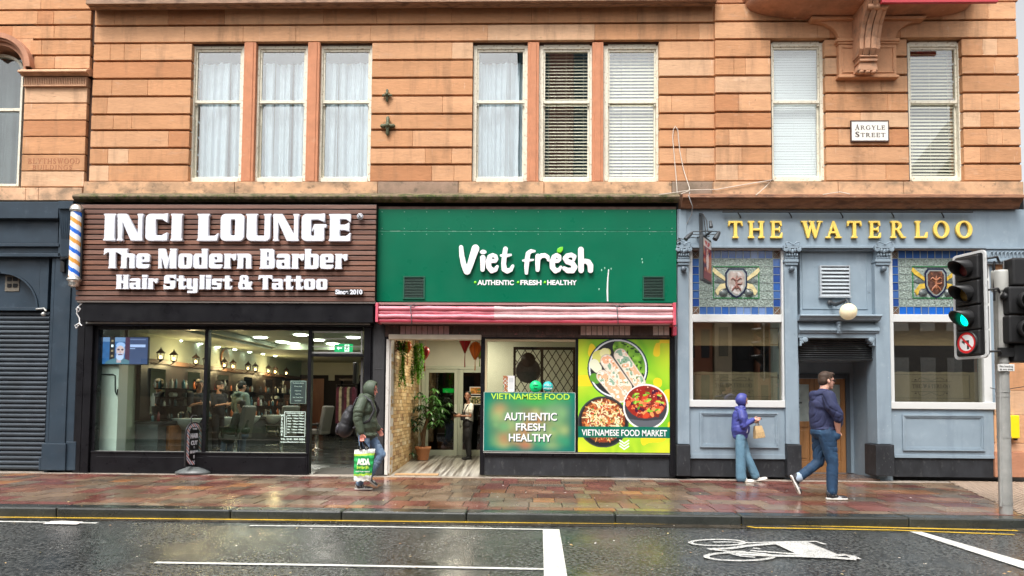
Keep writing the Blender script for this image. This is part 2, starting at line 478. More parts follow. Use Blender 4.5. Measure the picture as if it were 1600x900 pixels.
# ------------------------------------------------------------------ cut letter shapes
def st(x0, x1, y0=0.0, y1=1.0, f=.05, t=.09, fb=None):
 fb = f if fb is None else fb
 return ('p', [(x0 - fb, y0), (x1 + fb, y0), (x1, y0 + t), (x1, y1 - t), (x1 + f, y1), (x0 - f, y1), (x0, y1 - t), (x0, y0 + t)])
SLAB = {
 'I': (.48, [st(.06, .42)]),
 'N': (.97, [('p', [(-.02, 1), (.30, 1), (.80, .16), (.80, 0), (.50, 0), (.13, .80), (.13, 0), (.02, 0)]), st(.02, .15, 0, .9, .05), ('p', [(-.02, 1), (.2, 1), (.15, .8), (.02, .9)]), st(.76, .90, 0, 1, .04), ('b', .56, 0, .9, .06)]),
 'C': (.84, [('b', 0, 0, .80, 1, .17), ('-b', .36, .19, .95, .81, .04), ('p', [(.60, .99), (.80, 1.02), (.80, .68), (.62, .80)]), ('p', [(.60, .01), (.80, -.0), (.80, .30), (.62, .20)])]),
 'L': (.82, [st(.06, .42), ('b', .06, 0, .72, .17), ('p', [(.6, 0), (.76, 0), (.80, .27), (.66, .16)])]),
 'O': (.90, [('b', 0, 0, .86, 1, .17), ('-b', .36, .19, .54, .81, .04)]),
 'U': (.92, [('b', 0, 0, .86, 1.3, .17), ('-b', -.2, .98, 1.2, 1.5), ('-b', .35, .18, .66, 1.4, .04), st(0, .35, .5, 1, .05, .07, 0), st(.66, .86, .5, 1, .05, .07, 0)]),
 'G': (.92, [('b', 0, 0, .82, 1, .17), ('-b', .33, .19, .47, .81, .03), ('-b', .33, .60, .99, .81, .02), ('p', [(.6, .99), (.84, 1.02), (.84, .72), (.62, .8)]), ('b', .46, .50, .9, .62), ('p', [(.36, .34), (.46, .62), (.46, .45)]), ('b', .6, 0, .82, .5, .05)]),
 'E': (.84, [st(.05, .40), ('b', .05, .83, .74, 1), ('b', .05, .42, .74, .60), ('b', .05, 0, .74, .17), ('p', [(.62, 1), (.80, 1), (.80, .70), (.64, .83)]), ('p', [(.62, 0), (.80, 0), (.80, .29), (.64, .17)]), ('p', [(.6, .42), (.76, .36), (.76, .68), (.6, .60)])]),
 'T': (.78, [st(.22, .54), ('b', 0, .82, .76, 1), ('p', [(0, 1), (-.05, 1), (-.07, .68), (.12, .82)]), ('p', [(.76, 1), (.81, 1), (.83, .68), (.64, .82)])]),
 'h': (.78, [st(.03, .31), ('b', .03, -.2, .72, .75, .15), ('-b', .31, -.3, .46, .56, .03), ('-b', -.2, -.4, 1, 0), ('p', [(.46, 0), (.76, 0), (.72, .09), (.46, .09)])]),
 'e': (.73, [('b', 0, 0, .68, .75, .14), ('-b', .27, .44, .42, .60, .02), ('-b', .27, .20, .9, .33, .02)]),
 'o': (.74, [('b', 0, 0, .70, .75, .14), ('-b', .27, .16, .43, .59, .03)]),
 'M': (1.02, [('p', [(.0, 1), (.34, 1), (.50, .38), (.66, 1), (.94, 1), (.94, 0), (.62, 0), (.62, .62), (.47, 0), (.36, 0), (.18, .62), (.18, 0), (.03, 0)]), st(.05, .17), st(.64, .93, 0, 1, .04)]),
 'd': (.77, [('b', 0, 0, .70, .75, .14), st(.43, .71, 0, 1, .03), ('-b', .27, .16, .43, .59, .03)]),
 'b': (.74, [('b', 0, 0, .70, .75, .14), st(.0, .28, 0, 1, .03), ('-b', .28, .16, .43, .59, .03)]),
 'r': (.64, [st(.03, .32, 0, .75), ('p', [(.3, .56), (.42, .54), (.50, .40), (.62, .46), (.62, .75), (.44, .73), (.3, .66)])]),
 'n': (.78, [st(.03, .31, 0, .75), ('b', .03, -.2, .72, .75, .15), ('-b', .31, -.3, .46, .56, .03), ('-b', -.2, -.4, 1, 0), ('p', [(.46, 0), (.76, 0), (.72, .09), (.46, .09)])]),
 'a': (.74, [('b', 0, 0, .68, .75, .14), ('-b', .26, .13, .42, .31, .02), ('-b', -.1, .44, .42, .57), ('b', .42, 0, .72, .08)]),
 'B': (.82, [st(.03, .35), ('b', .03, 0, .76, .58, .13), ('b', .03, .46, .72, 1, .13), ('-b', .35, .15, .47, .43, .02), ('-b', .35, .58, .45, .85, .02)]),
 'H': (.86, [st(.04, .34), st(.50, .80), ('b', .3, .41, .55, .58)]),
 'i': (.37, [st(.04, .33, 0, .75, .03), ('b', .02, .83, .35, 1)]),
 'S': (.80, [('b', 0, 0, .74, 1, .18), ('-b', .33, .60, .99, .81, .03), ('-b', -.2, .19, .42, .41, .03), ('p', [(.55, .99), (.76, 1.02), (.76, .66), (.58, .8)]), ('p', [(.2, .01), (-.02, -.02), (-.02, .33), (.16, .2)])]),
 't': (.60, [st(.12, .40, .02, .96, .0), ('b', -.02, .57, .56, .74), ('b', .14, 0, .54, .16, .04), ('p', [(.46, 0), (.56, .02), (.58, .26), (.46, .16)])]),
 'y': (.76, [('b', 0, 0, .68, 1.2, .14), ('-b', -.2, .75, 1, 1.4), ('-b', .27, .16, .42, 1.3, .03), ('b', .42, -.26, .70, .4, .08), ('b', .05, -.27, .6, -.12, .03)]),
 'l': (.37, [st(.04, .33, 0, 1, .03)]),
 's': (.68, [('b', 0, 0, .62, .75, .13), ('-b', .27, .44, .9, .59, .02), ('-b', -.2, .15, .36, .31, .02), ('p', [(.48, .74), (.64, .76), (.64, .5), (.5, .59)])]),
 '&': (.96, [('b', .08, .46, .62, 1, .16), ('-b', .28, .64, .42, .84, .04), ('b', 0, 0, .70, .56, .15), ('-b', .26, .15, .42, .40, .03), ('p', [(.28, .60), (.52, .60), (.94, 0), (.60, 0)]), ('p', [(.6, .3), (.75, .14), (.88, .42), (.88, .55), (.72, .55)])]),
}
def hsf(x0, x1, y, t=.055): return ('b', x0, y, x1, y + t)
def bst(x, w, y0=0, y1=1, e=.09):
 return [('b', x, y0, x + w, y1), ('b', x - e, y0, x + w + e, y0 + .05), ('b', x - e, y1 - .05, x + w + e, y1),
   ('p', [(x - e, y0 + .05), (x + w + e, y0 + .05), (x + w, y0 + .12), (x, y0 + .12)]), ('p', [(x, y1 - .12), (x + w, y1 - .12), (x + w + e, y1 - .05), (x - e, y1 - .05)])]
SERIF = {
 'T': (.86, bst(.34, .18) + [('b', .0, .91, .86, 1), ('p', [(0, 1), (-.03, .72), (.02, .72), (.09, .91)]), ('p', [(.86, 1), (.89, .72), (.84, .72), (.77, .91)]), ]),
 'H': (1.0, bst(.10, .17) + bst(.73, .17) + [('b', .2, .46, .8, .55)]),
 'E': (.80, bst(.10, .17, 0, 1) + [('b', .1, .92, .74, 1), ('b', .1, .47, .62, .55), ('b', .1, 0, .76, .08), ('p', [(.74, 1), (.76, .72), (.71, .72), (.62, .92)]), ('p', [(.78, 0), (.80, .30), (.75, .30), (.64, .08)]), ('p', [(.6, .36), (.64, .36), (.64, .66), (.6, .66), (.55, .51)])]),
 'W': (1.28, [('p', [(.08, 1), (.28, 1), (.47, .26), (.42, 0), (.36, 0)]), ('p', [(.36, 0), (.46, 0), (.70, 1), (.62, 1)]), ('p', [(.52, 1), (.72, 1), (.93, .26), (.88, 0), (.82, 0)]), ('p', [(.82, 0), (.90, 0), (1.2, 1), (1.10, 1)]), ('b', 0, .945, .36, 1), ('b', .48, .945, .80, 1), ('b', 1.0, .945, 1.3, 1)]),
 'A': (1.0, [('p', [(.46, 1), (.54, 1), (.92, 0), (.72, 0), (.45, .78)]), ('p', [(.46, 1), (.50, .86), (.20, 0), (.12, 0)]), ('b', .24, .29, .76, .37), ('b', .0, 0, .32, .055), ('b', .60, 0, 1.0, .055)]),
 'R': (.95, bst(.10, .17) + [('e', .40, .735, .33, .265), ('-e', .38, .735, .18, .185), ('-b', -.3, .2, .10, .9), ('b', .1, .05, .27, .95), ('p', [(.38, .5), (.55, .5), (.90, .0), (.72, .0)]), ('b', .7, 0, 1.0, .055)]),
 'L': (.80, bst(.10, .17) + [('b', .1, 0, .76, .08), ('p', [(.78, 0), (.80, .34), (.75, .34), (.64, .08)])]),
 'O': (1.02, [('e', .51, .5, .51, .52), ('-e', .51, .5, .31, .44)]),
 'B': (.82, bst(.10, .17) + [('e', .36, .76, .30, .24), ('-e', .33, .755, .16, .165), ('e', .38, .27, .36, .28), ('-e', .35, .275, .19, .20), ('b', .1, .05, .25, .95)]),
 'D': (.98, bst(.10, .17) + [('e', .40, .5, .52, .5), ('-e', .38, .5, .34, .43), ('-b', -.4, .08, .1, .92), ('b', .1, .05, .27, .95)]),
 'G': (1.0, [('e', .5, .5, .5, .52), ('-e', .52, .5, .33, .44), ('-b', .6, .48, 1.2, .78), ('b', .74, .08, .9, .46), ('b', .66, .42, 1.0, .475)]),
 'I': (.38, bst(.10, .17)),
 'N': (1.05, bst(.14, .08) + bst(.83, .08) + [('p', [(.04, 1), (.26, 1), (.91, .12), (.91, -.02), (.80, .0), (.1, .94)])]),
 'S': (.72, [('c', [(.60, .80, .04), (.48, .93, .05), (.30, .94, .07), (.15, .83, .09), (.16, .66, .10), (.34, .52, .11), (.52, .38, .11), (.58, .22, .10), (.44, .07, .07), (.26, .05, .05), (.10, .18, .04)]), ('p', [(.58, .98), (.64, .98), (.64, .68), (.6, .68)]), ('p', [(.06, .02), (.1, .02), (.1, .34), (.05, .34)])]),
 'U': (.98, bst(.12, .17, .3, 1) + bst(.78, .08, .3, 1) + [('e', .49, .34, .37, .36), ('-e', .52, .36, .26, .29), ('-b', .29, .34, .78, 1.2), ('b', .12, .34, .29, .95), ('b', .78, .34, .86, .95)]),
 'Y': (.92, [('b', .38, 0, .55, .5), ('b', .28, 0, .65, .055), ('p', [(.06, 1), (.26, 1), (.55, .44), (.38, .44)]), ('p', [(.46, .46), (.55, .42), (.86, 1), (.78, 1)]), ('b', 0, .945, .34, 1), ('b', .68, .945, .94, 1)]),
}
# remove the full-width foot bars that bst adds where a stroke letter does not have them
GL = {}
def glyph(font, ch, h=1 / 44, bevel=0.0, depth=.12):
 k = (id(font), ch, h, bevel, depth)
 if k not in GL:
  adv, ops = font[ch]
  GL[k] = loops_mesh(shape_loops(ops, (-.25, -.42, adv + .35, 1.12), h), depth, 'letter', bevel)
 return GL[k]
def set_word(font, s, mats, parent, x0, x1, z0, z1, Y, gap=.07, space=.42, depth=.12, bevel=.012, name='letter', dz=0.0, h=1 / 44):
 """letters filling x0..x1, base z0, cap height z1 - z0; depth is in cap heights"""
 H = z1 - z0
 tot = sum((space if c == ' ' else font[c][0] + gap) for c in s) - gap
 sx = (x1 - x0) / tot
 x = x0; out = []
 n = len(s)
 for i, c in enumerate(s):
  if c == ' ': x += space * sx; continue
  me = glyph(font, c, h, bevel, depth).copy()
  o = place_mesh(me, name, mats, parent, (x, Y, z0 + dz * (x - x0)), (sx, H, H))
  out.append(o); x += (font[c][0] + gap) * sx
 return out
# ------------------------------------------------------------------ the sandstone building above the shops
BX0, BX1 = X(-60, 200), X(1594, 150)
bld = thing('sandstone_building', 'orange sandstone upper storey with deep horizontal joints and tall sash windows over the shops', 'building', (0, 0, 0))
def stone_col(rnd=random):
 t = rnd.random()
 base = (.525, .272, .140) if t < .44 else ((.575, .318, .175) if t < .78 else ((.46, .215, .105) if t < .9 else (.60, .375, .23)))
 k = rnd.uniform(.93, 1.06)
 return tuple(min(c * k, .9) for c in base)
def course(mb, x0, x1, z0, z1, Y, ends=True, gap=.040, minl=.5, maxl=1.9, col=None, depth=.5):
 """one channelled course cut into blocks; hairline gaps between blocks, a deep joint under it"""
 x = x0
 while x < x1 - .02:
  L = random.uniform(minl, maxl)
  if random.random() < .3: L = random.uniform(.22, .5)
  if x1 - (x + L) < .3: L = x1 - x
  c = col or stone_col()
  j = .0015 if x > x0 else 0
  mb.box(x + j, x + L - .0015, Y + random.uniform(0, .002), Y + depth, z0 + gap, z1, 0, c)
  x += L
st_mb = MB()
# course levels measured down the wall (row in the photograph at column 800)
CY = [12, 38.5, 66, 94.5, 122.5, 150.5, 179, 204, 232, 258.5, 283]
def zc(y, px=800): return Z(px, y, 0)
LV = [zc(y) for y in CY]
def xx(p, y=170, Y=0): return X(p, y, Y)
# full width courses over the windows, then piers between them
for k in range(2):
 course(st_mb, xx(143), xx(1118), LV[k + 1], LV[k], 0, maxl=2.6, minl=1.0)
for (a, b) in ((143, 297), (580, 738), (1030, 1118)):
 for k in range(2, 10): course(st_mb, xx(a), xx(b), LV[k + 1], LV[k], 0, gap=.042 if k < 9 else .004)
# projecting end bay on the right
YB = -.10
LB = [Z(1300, y, YB) for y in (5, 34, 62, 90.5, 119, 147, 176, 202, 230, 257.5, 282)]
for k in range(2):
 course(st_mb, xx(1118, 170, YB), xx(1588, 30, YB), LB[k + 1], LB[k], YB, minl=.9, maxl=2.2)
for (a, b) in ((1118, 1205), (1290, 1419), (1505, 1594)):
 for k in range(2, 10): course(st_mb, xx(a, 170, YB), xx(b, 170, YB), LB[k + 1], LB[k], YB, gap=.042 if k < 9 else .004)
# left building section beyond the pilaster line
YL = .03
LL = [Z(70, y, YL) for y in (-10, 17, 40.5, 63, 88, 110, 135, 162, 188.5, 214, 242, 268, 293)]
for k in range(0, 3): course(st_mb, X(-60, 100, YL), X(142, 30, YL), LL[k + 1], LL[k], YL, minl=.8)
for k in range(3, 5): course(st_mb, X(46 if k == 3 else 53, 100, YL), X(140, 100, YL), LL[k + 1], LL[k], YL)
for k in range(6, 12): course(st_mb, X(36, 200, YL), X(134, 200, YL), LL[k + 1], LL[k], YL, minl=1.4, maxl=2.5, gap=.022)
# core of the wall behind the joints, split round the window openings
core = lambda a, b, ya, yb, Y: st_mb.pr(a, ya, b, yb, Y + .09, Y + .5, 1)
core(143, 1118, -60, 70, 0)
for (a, b) in ((143, 298), (580, 739), (1030, 1119)): core(a, b, 66, 300, 0)
for (a, b) in ((1118, 1206), (1289, 1420), (1505, 1592)): core(a, b, 60, 300, YB)
core(1118, 1586, -60, 62, YB)
core(36, 143, 85, 300, YL); core(-60, 143, -60, 40, YL)
# top band above the first course, under the upper string course
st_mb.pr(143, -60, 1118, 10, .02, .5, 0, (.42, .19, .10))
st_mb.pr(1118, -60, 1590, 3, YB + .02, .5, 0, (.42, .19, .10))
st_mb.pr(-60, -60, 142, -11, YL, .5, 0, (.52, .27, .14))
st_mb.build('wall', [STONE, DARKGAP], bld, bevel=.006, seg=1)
# sill course and cornices
sb = MB()
for (a, b, Y) in ((130, 366, -.04), (366, 590, -.04), (590, 716, -.045), (716, 850, -.04), (850, 1050, -.04), (1050, 1115, -.04), (1115, 1310, YB - .04), (1310, 1412, YB - .04), (1412, 1600, YB - .04)):
 c = (.30, .20, .14) if a in (590, ) else ((.26, .19, .14) if a == 1050 else (.55, .33, .19))
 sb.pr(a + .3, 283.5, b - .3, 305, Y, .5, 0, c)
for (a, b) in ((-60, 40), (40, 60), (60, 128)): sb.pr(a + .2, 293, b - .2, 313, -.01, .5, 0, (.62, .38, .23))
sb.build('sill_course', M('stained_sill_stone', (1, 1, 1), .88, attr=True, var=[(1.4, .14), (8, .1)], mask=[(2.2, .46, .66, (.16, .12, .08), .75, (1, 1, 1.6)), (7, .58, .68, (.08, .07, .05), .6)], bump=[(40, .35, .01)]), bld, bevel=.012, seg=2)
def zy(py, Y, px=800): return Z(px, py, Y)
cm = MB()
def prof(l, px=800): return [(Y, Z(px, py, Y)) for (Y, py) in l]
cm.extr(prof([(-.02, 302), (-.30, 304.5), (-.32, 307), (-.29, 311), (-.20, 316), (.1, 318), (.3, 318), (.3, 302)]), X(116, 305, -.25), X(1062, 305, -.3), 0)
cm.build('mossy_cornice', MOSS, bld, bevel=.006)
cm = MB()
cm.extr(prof([(-.02, 302.5), (-.36, 304), (-.37, 308.5), (-.31, 310.5), (-.30, 313), (-.24, 318), (-.18, 326), (.1, 328), (.3, 328), (.3, 302)], 1300), X(1066, 305, -.3), X(1601, 305, -.35), 0)
cm.build('cornice', M('cornice_stone', (.25, .12, .065), .85, var=(5, .25), mask=[(3, .5, .65, (.09, .045, .03), .8), (8, .62, .7, (.4, .32, .22), .5)], stretch=(1, 2, 4), bump=(30, .4, .01)), bld, bevel=.006)
cm = MB()
cm.extr(prof([(.1, -20), (-.30, -20), (-.32, 2.5), (-.24, 5.5), (-.22, 8), (-.12, 12.5), (.1, 13)], 700), X(140, 8, -.2), X(1118, 8, -.2), 0)
cm.build('upper_string_course', M('string_course_stone', (.28, .17, .11), .85, var=(5, .25), mask=(4, .5, .66, (.10, .06, .04), .8), stretch=(1, 3, 3), bump=(30, .4, .01)), bld, bevel=.005)
# left cornice with reeded band
cl = MB()
cl.extr(prof([(-.02, 108), (-.14, 109), (-.15, 111.5), (-.08, 115), (-.03, 119), (.1, 120), (.1, 108)], 85), X(30, 112, -.1), X(137, 112, -.1), 0)
n = 36
x0, z0, x1, z1 = R(38, 120, 136, 134, -.0)
cl.box(x0, x1, .0, .2, z0, z1, 0)
for i in range(n):
 xa = x0 + (x1 - x0) * (i + .15) / n; xb = x0 + (x1 - x0) * (i + .8) / n
 cl.box(xa, xb, -.02, .01, z0 + .02, z1 - .02, 0)
cl.box(x0, x1, -.03, .1, z0 - .02, z0 + .012, 0)
cl.build('reeded_band', M('reeded_stone', (.52, .30, .18), .85, var=(5, .2), bump=(40, .3, .008)), bld, bevel=.004)
# ---- red stone mullions between grouped sashes
for (a, b) in ((378.5, 397.5), (478.5, 497.5), (824, 842), (925.5, 943)):
 mb = MB(); x0, z0, x1, z1 = R(a, 66, b, 283.5, 0)
 mb.box(x0, x1, .012, .42, z0 + .005, z1 + .01, 0)
 mb.box(x0 + .05, x1 - .05, -.003, .02, z0 + .005, z1 + .0, 0)
 mb.build('mullion', STONE_RED, bld, bevel=.02, seg=3)
# ---- sash windows
NET = M('net_curtain', (.60, .68, .74), .8, trans=.25, var=(6, .08))
DRAPE = M('grey_drape', (.20, .20, .20), .85, var=(6, .1))
BLINDM = M('cream_blind_slat', (.84, .75, .58), .45)
BLINDW = M('white_blind_slat', (.84, .85, .84), .4)
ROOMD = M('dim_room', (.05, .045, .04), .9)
PELMET = M('brown_blind_roll', (.16, .10, .07), .7)
def wavy(mb, x0, x1, z0, z1, Y, amp, waves, seed, mi=0, nx=110, gather=0.0, nz=6):
 r = random.Random(seed); ph = [r.uniform(0, 6.28) for _ in range(5)]
 fr = [waves * r.uniform(.8, 1.2), waves * 2.3, waves * .47, waves * 3.7, waves * .21]
 am = [amp, amp * .45, amp * .8, amp * .2, amp]
 vs = []
 for j in range(nz + 1):
  t = j / nz
  for i in range(nx + 1):
   u = i / nx
   uu = u + gather * math.sin(u * 6.28 + ph[0]) * .02 * (1 - t)
   y = sum(a * math.sin(6.28 * f * (uu + .01 * math.sin(t * 2 + ph[2])) + p + t * .5 * (k % 2)) for k, (a, f, p) in enumerate(zip(am, fr, ph)))
   vs.append((x0 + (x1 - x0) * u, Y + y * (1.0 - .35 * t), z0 + (z1 - z0) * t + .006 * math.sin(u * 40)))
 f = [(j * (nx + 1) + i, j * (nx + 1) + i + 1, (j + 1) * (nx + 1) + i + 1, (j + 1) * (nx + 1) + i) for j in range(nz) for i in range(nx)]
 mb.add(vs, f, mi, None, True)
def sash(px0, px1, py0, py1, kind_, Yw=0.0, seed=1, arch=False, fl=.075, fr=.045):
 D_ = Yw + .13
 x0, z0, x1, z1 = R(px0, py0, px1, py1, D_)
 w = tag_part = bpy.data.objects.new('window', None); COL.objects.link(w); w.parent = bld
 w.location = ((x0 + x1) / 2, D_, z0); w.empty_display_size = .1
 zm = z0 + (z1 - z0) * .585 if False else Z((px0 + px1) / 2, 159, D_)
 f = MB()
 f.box(x0 - .03, x0 + fl, D_ - .02, D_ + .14, z0, z1); f.box(x1 - fr, x1 + .03, D_ - .02, D_ + .14, z0, z1)
 f.box(x0 + fl, x1 - fr, D_ - .015, D_ + .14, z1 - .07, z1 + .03); f.box(x0 + fl, x1 - fr, D_ - .03, D_ + .14, z0 - .02, z0 + .07)
 # upper sash in front of the lower one
 xa, xb = x0 + fl, x1 - fr
 f.box(xa, xa + .035, D_ + .012, D_ + .06, zm, z1 - .07); f.box(xb - .035, xb, D_ + .012, D_ + .06, zm, z1 - .07)
 f.box(xa, xb, D_ + .01, D_ + .06, z1 - .115, z1 - .068)
 f.box(xa, xb, D_ + .005, D_ + .062, zm - .03, zm + .03)
 f.box(xa, xa + .035, D_ + .065, D_ + .11, z0 + .07, zm - .03); f.box(xb - .035, xb, D_ + .065, D_ + .11, z0 + .07, zm - .03)
 f.box(xa, xb, D_ + .064, D_ + .11, z0 + .068, z0 + .115)
 for xq in (xa + .02, xb - .02):
  f.prism([(xq - .02, zm - .03), (xq - .012, zm - .08), (xq + .012, zm - .08), (xq + .02, zm - .03)], D_ + .02, D_ + .055)
 f.build('frame', CREAM, w, bevel=.006)
 g = MB(); g.box(xa + .03, xb - .03, D_ + .032, D_ + .036, zm + .02, z1 - .1); g.build('pane', GLASS_UP, w)
 g = MB(); g.box(xa + .03, xb - .03, D_ + .085, D_ + .089, z0 + .1, zm - .02); g.build('pane', GLASS_UP, w)
 Yc = D_ + .26 if kind_ in ('net', 'drape') else D_ + .17
 if kind_ == 'net':
  mb = MB()
  rod = z1 - .27 if px0 < 480 else z1 - .26
  wavy(mb, xa - .1, xb + .1, z0 + .02, rod, Yc - .05, .04, 6 + seed % 4, seed * 7, gather=1)
  mb.build('net_curtain', NET, w)
  mb = MB(); mb.tube([(xa - .15, Yc - .01, rod), (xb + .15, Yc - .01, rod)], .008); mb.build('curtain_rail', CREAM, w)
 elif kind_ == 'drape':
  mb = MB(); wavy(mb, xa - .5, xb + .1, z0, z1, Yc, .03, 5, seed); mb.build('curtain', DRAPE, w)
 else:
  mb = MB(); n = 52 if kind_ == 'white' else 40; tilt = .85 if kind_ == 'open' else (1.1 if kind_ == 'cream' else 1.4)
  r = random.Random(seed)
  for i in range(n):
   zz = z0 + .05 + (z1 - z0 - .12) * i / (n - 1)
   c = math.cos(tilt); s_ = math.sin(tilt); hw = .026; tt = .0015
   jz = r.uniform(-.003, .003)
   mb.quad((xa - .02, Yc - hw * c, zz - hw * s_ + jz), (xb + .02, Yc - hw * c, zz - hw * s_), (xb + .02, Yc + hw * c, zz + hw * s_), (xa - .02, Yc + hw * c, zz + hw * s_ + jz))
  for xq in (.12, .5, .88):
   xs = xa + (xb - xa) * xq
   mb.tube([(xs, Yc - .03, z0 + .03), (xs, Yc - .03, z1 - .05)], .0025, 4)
  mb.build('venetian_blind', BLINDW if kind_ == 'white' else BLINDM, w)
 rm = MB()
 yb = D_ + 1.5
 rm.quad((x0 - .6, yb, z0 - .4), (x1 + .6, yb, z0 - .4), (x1 + .6, yb, z1 + .4), (x0 - .6, yb, z1 + .4))
 rm.quad((x0 - .6, D_ + .15, z0 - .4), (x0 - .6, yb, z0 - .4), (x0 - .6, yb, z1 + .4), (x0 - .6, D_ + .15, z1 + .4))
 rm.quad((x1 + .6, D_ + .15, z0 - .4), (x1 + .6, yb, z0 - .4), (x1 + .6, yb, z1 + .4), (x1 + .6, D_ + .15, z1 + .4))
 rm.quad((x0 - .6, D_ + .15, z1 + .4), (x1 + .6, D_ + .15, z1 + .4), (x1 + .6, yb, z1 + .4), (x0 - .6, yb, z1 + .4))
 rm.build('room_wall', ROOMD, w)
 return w
for i, (a, b, k) in enumerate(((298, 378, 'net'), (399, 478, 'net'), (498, 579, 'net'), (739, 823, 'net'), (843, 925, 'open'), (944, 1029, 'cream'))):
 sash(a, b, 72, 283.5, k, 0, seed=20 + i, fl=.075, fr=.03 if i in (0, 1, 2) else .05)
sash(1206, 1289, 68, 282.5, 'white', YB, seed=31, fl=.02, fr=.10)
sash(1420, 1505, 68, 282.5, 'cream', YB, seed=32, fl=.02, fr=.10)
# left arched window at the very edge
D_ = .25
w = bpy.data.objects.new('window', None); COL.objects.link(w); w.parent = bld; w.location = (X(0, 200, D_), D_, Z(0, 290, D_))
xc = X(-2, 100, D_); hw = X(37, 100, D_) - xc; zs = Z(0, 110, D_); ztop = Z(0, 84, D_); zb = Z(10, 291, D_)
f = MB()
arc = [(xc + math.cos(t) * hw, zs + math.sin(t) * (ztop - zs)) for t in np.linspace(0, math.pi, 17)]
outer = [(xc - hw, zb)] + [(xc + hw, zb)] + arc
inn = lambda k: [(xc + math.cos(t) * (hw - k), zs + math.sin(t) * (ztop - zs - k)) for t in np.linspace(0, math.pi, 17)]
a2 = inn(.055)
for i in range(16):
 f.add([(arc[i][0], D_, arc[i][1]), (arc[i + 1][0], D_, arc[i + 1][1]), (a2[i + 1][0], D_, a2[i + 1][1]), (a2[i][0], D_, a2[i][1]),
   (arc[i][0], D_ + .1, arc[i][1]), (arc[i + 1][0], D_ + .1, arc[i + 1][1]), (a2[i + 1][0], D_ + .1, a2[i + 1][1]), (a2[i][0], D_ + .1, a2[i][1])],
   [(0, 1, 2, 3), (7, 6, 5, 4), (3, 2, 6, 7)])
f.box(xc + hw - .045, xc + hw, D_, D_ + .1, zb, zs); f.box(xc - hw, xc - hw + .045, D_, D_ + .1, zb, zs)
f.box(xc - hw + .045, xc + hw - .045, D_, D_ + .1, zb, zb + .05)
zm = Z(10, 171, D_); f.box(xc - hw + .045, xc + hw - .045, D_ + .01, D_ + .08, zm - .03, zm + .03)
f.build('frame', CREAM, w, bevel=.005)
g = MB(); g.box(xc - hw + .04, xc + hw - .04, D_ + .05, D_ + .055, zb + .04, ztop - .03); g.build('pane', glass('dark_pane', (.8, .85, .85), 1, 1.8), w)
mb = MB(); wavy(mb, xc - hw - .2, xc + hw + .1, zb, ztop + .1, D_ + .35, .03, 7, 5); mb.build('curtain', DRAPE, w)
rm = MB(); rm.quad((xc - 2, D_ + 1.5, zb - .5), (xc + hw + .3, D_ + 1.5, zb - .5), (xc + hw + .3, D_ + 1.5, ztop + .5), (xc - 2, D_ + 1.5, ztop + .5)); rm.build('room_wall', ROOMD, w)
# moulded arch over it
am = MB(); XA = X(-2, 100, 0); Rout = X(53, 100, 0) - XA; zs0 = Z(0, 108, 0)
for (ra, rb, ya) in ((1.0, .86, -.12), (.86, .80, -.07), (.80, .70, .0)):
 pr_ = []
 ts = np.linspace(-.0, math.pi / 2 + .6, 22)
 ky = .97
 for i in range(21):
  t0, t1 = ts[i], ts[i + 1]
  q = lambda r, t: (XA + math.cos(t) * Rout * r, zs0 + math.sin(t) * Rout * r * ky)
  A, B, C_, D2 = q(ra, t0), q(ra, t1), q(rb, t1), q(rb, t0)
  am.add([(A[0], ya, A[1]), (B[0], ya, B[1]), (C_[0], ya, C_[1]), (D2[0], ya, D2[1]), (A[0], .5, A[1]), (B[0], .5, B[1]), (C_[0], .5, C_[1]), (D2[0], .5, D2[1])],
    [(0, 1, 2, 3), (0, 4, 5, 1), (2, 6, 7, 3)], 0, None, False)
am.build('arch_moulding', M('arch_stone', (.42, .20, .12), .85, var=(6, .2), bump=(40, .3, .008)), bld)
# spandrel filler between arch and courses
sp = MB()
for k in (2, 3, 4):
 pass
x0, z0, x1, z1 = R(-60, 40.5, 46, 110, YL)
pts = [(XA + math.cos(t) * Rout * .95, zs0 + math.sin(t) * Rout * .95 * .97) for t in np.linspace(0, math.pi / 2 + .6, 14)]
poly = [(xx(48, 100), LL[2])] + [(pts[-1][0], LL[2])] + pts[::-1] + [(xx(48, 100), zs0)]
sp.prism(poly[::-1], YL + .004, .4, 0, (.58, .32, .18)); sp.build('spandrel', STONE, bld)
# ---- oriel base and carved bracket above the pub
ox, ozc = X(1360, 10, -.6), Z(1356, -22, -.6)
ob = MB()
prof_ = [(math.cos(t) ** .72, -math.sin(t) ** .72) for t in np.linspace(0, math.pi / 2 - 1e-4, 18)]
RX, RZ_, RY = X(1533, 5, -.4) - ox, ozc - Z(1356, 33, YB), 1.05
ring = []
prof2 = [(1.02, 1.2), (1.02, .08), (1.0, .02)] + [(r, h * .95) for r, h in prof_[1:]]
ob.lathe([(r, h) for r, h in prof2[::-1]], (0, 0, 0), seg=56)
ob.v = [(ox + v[0] * RX, YB + .02 + v[1] * RY, ozc + v[2] * RZ_) for v in ob.v]
ob.build('oriel_base', M('oriel_stone', (.46, .22, .125), .85, var=[(2.5, .16), (12, .08)], mask=[(2, .5, .68, (.22, .12, .08), .7), (9, .66, .7, (.65, .45, .33), .5)], stretch=(1, 1, 2.4), bump=[(40, .3, .008)]), bld)
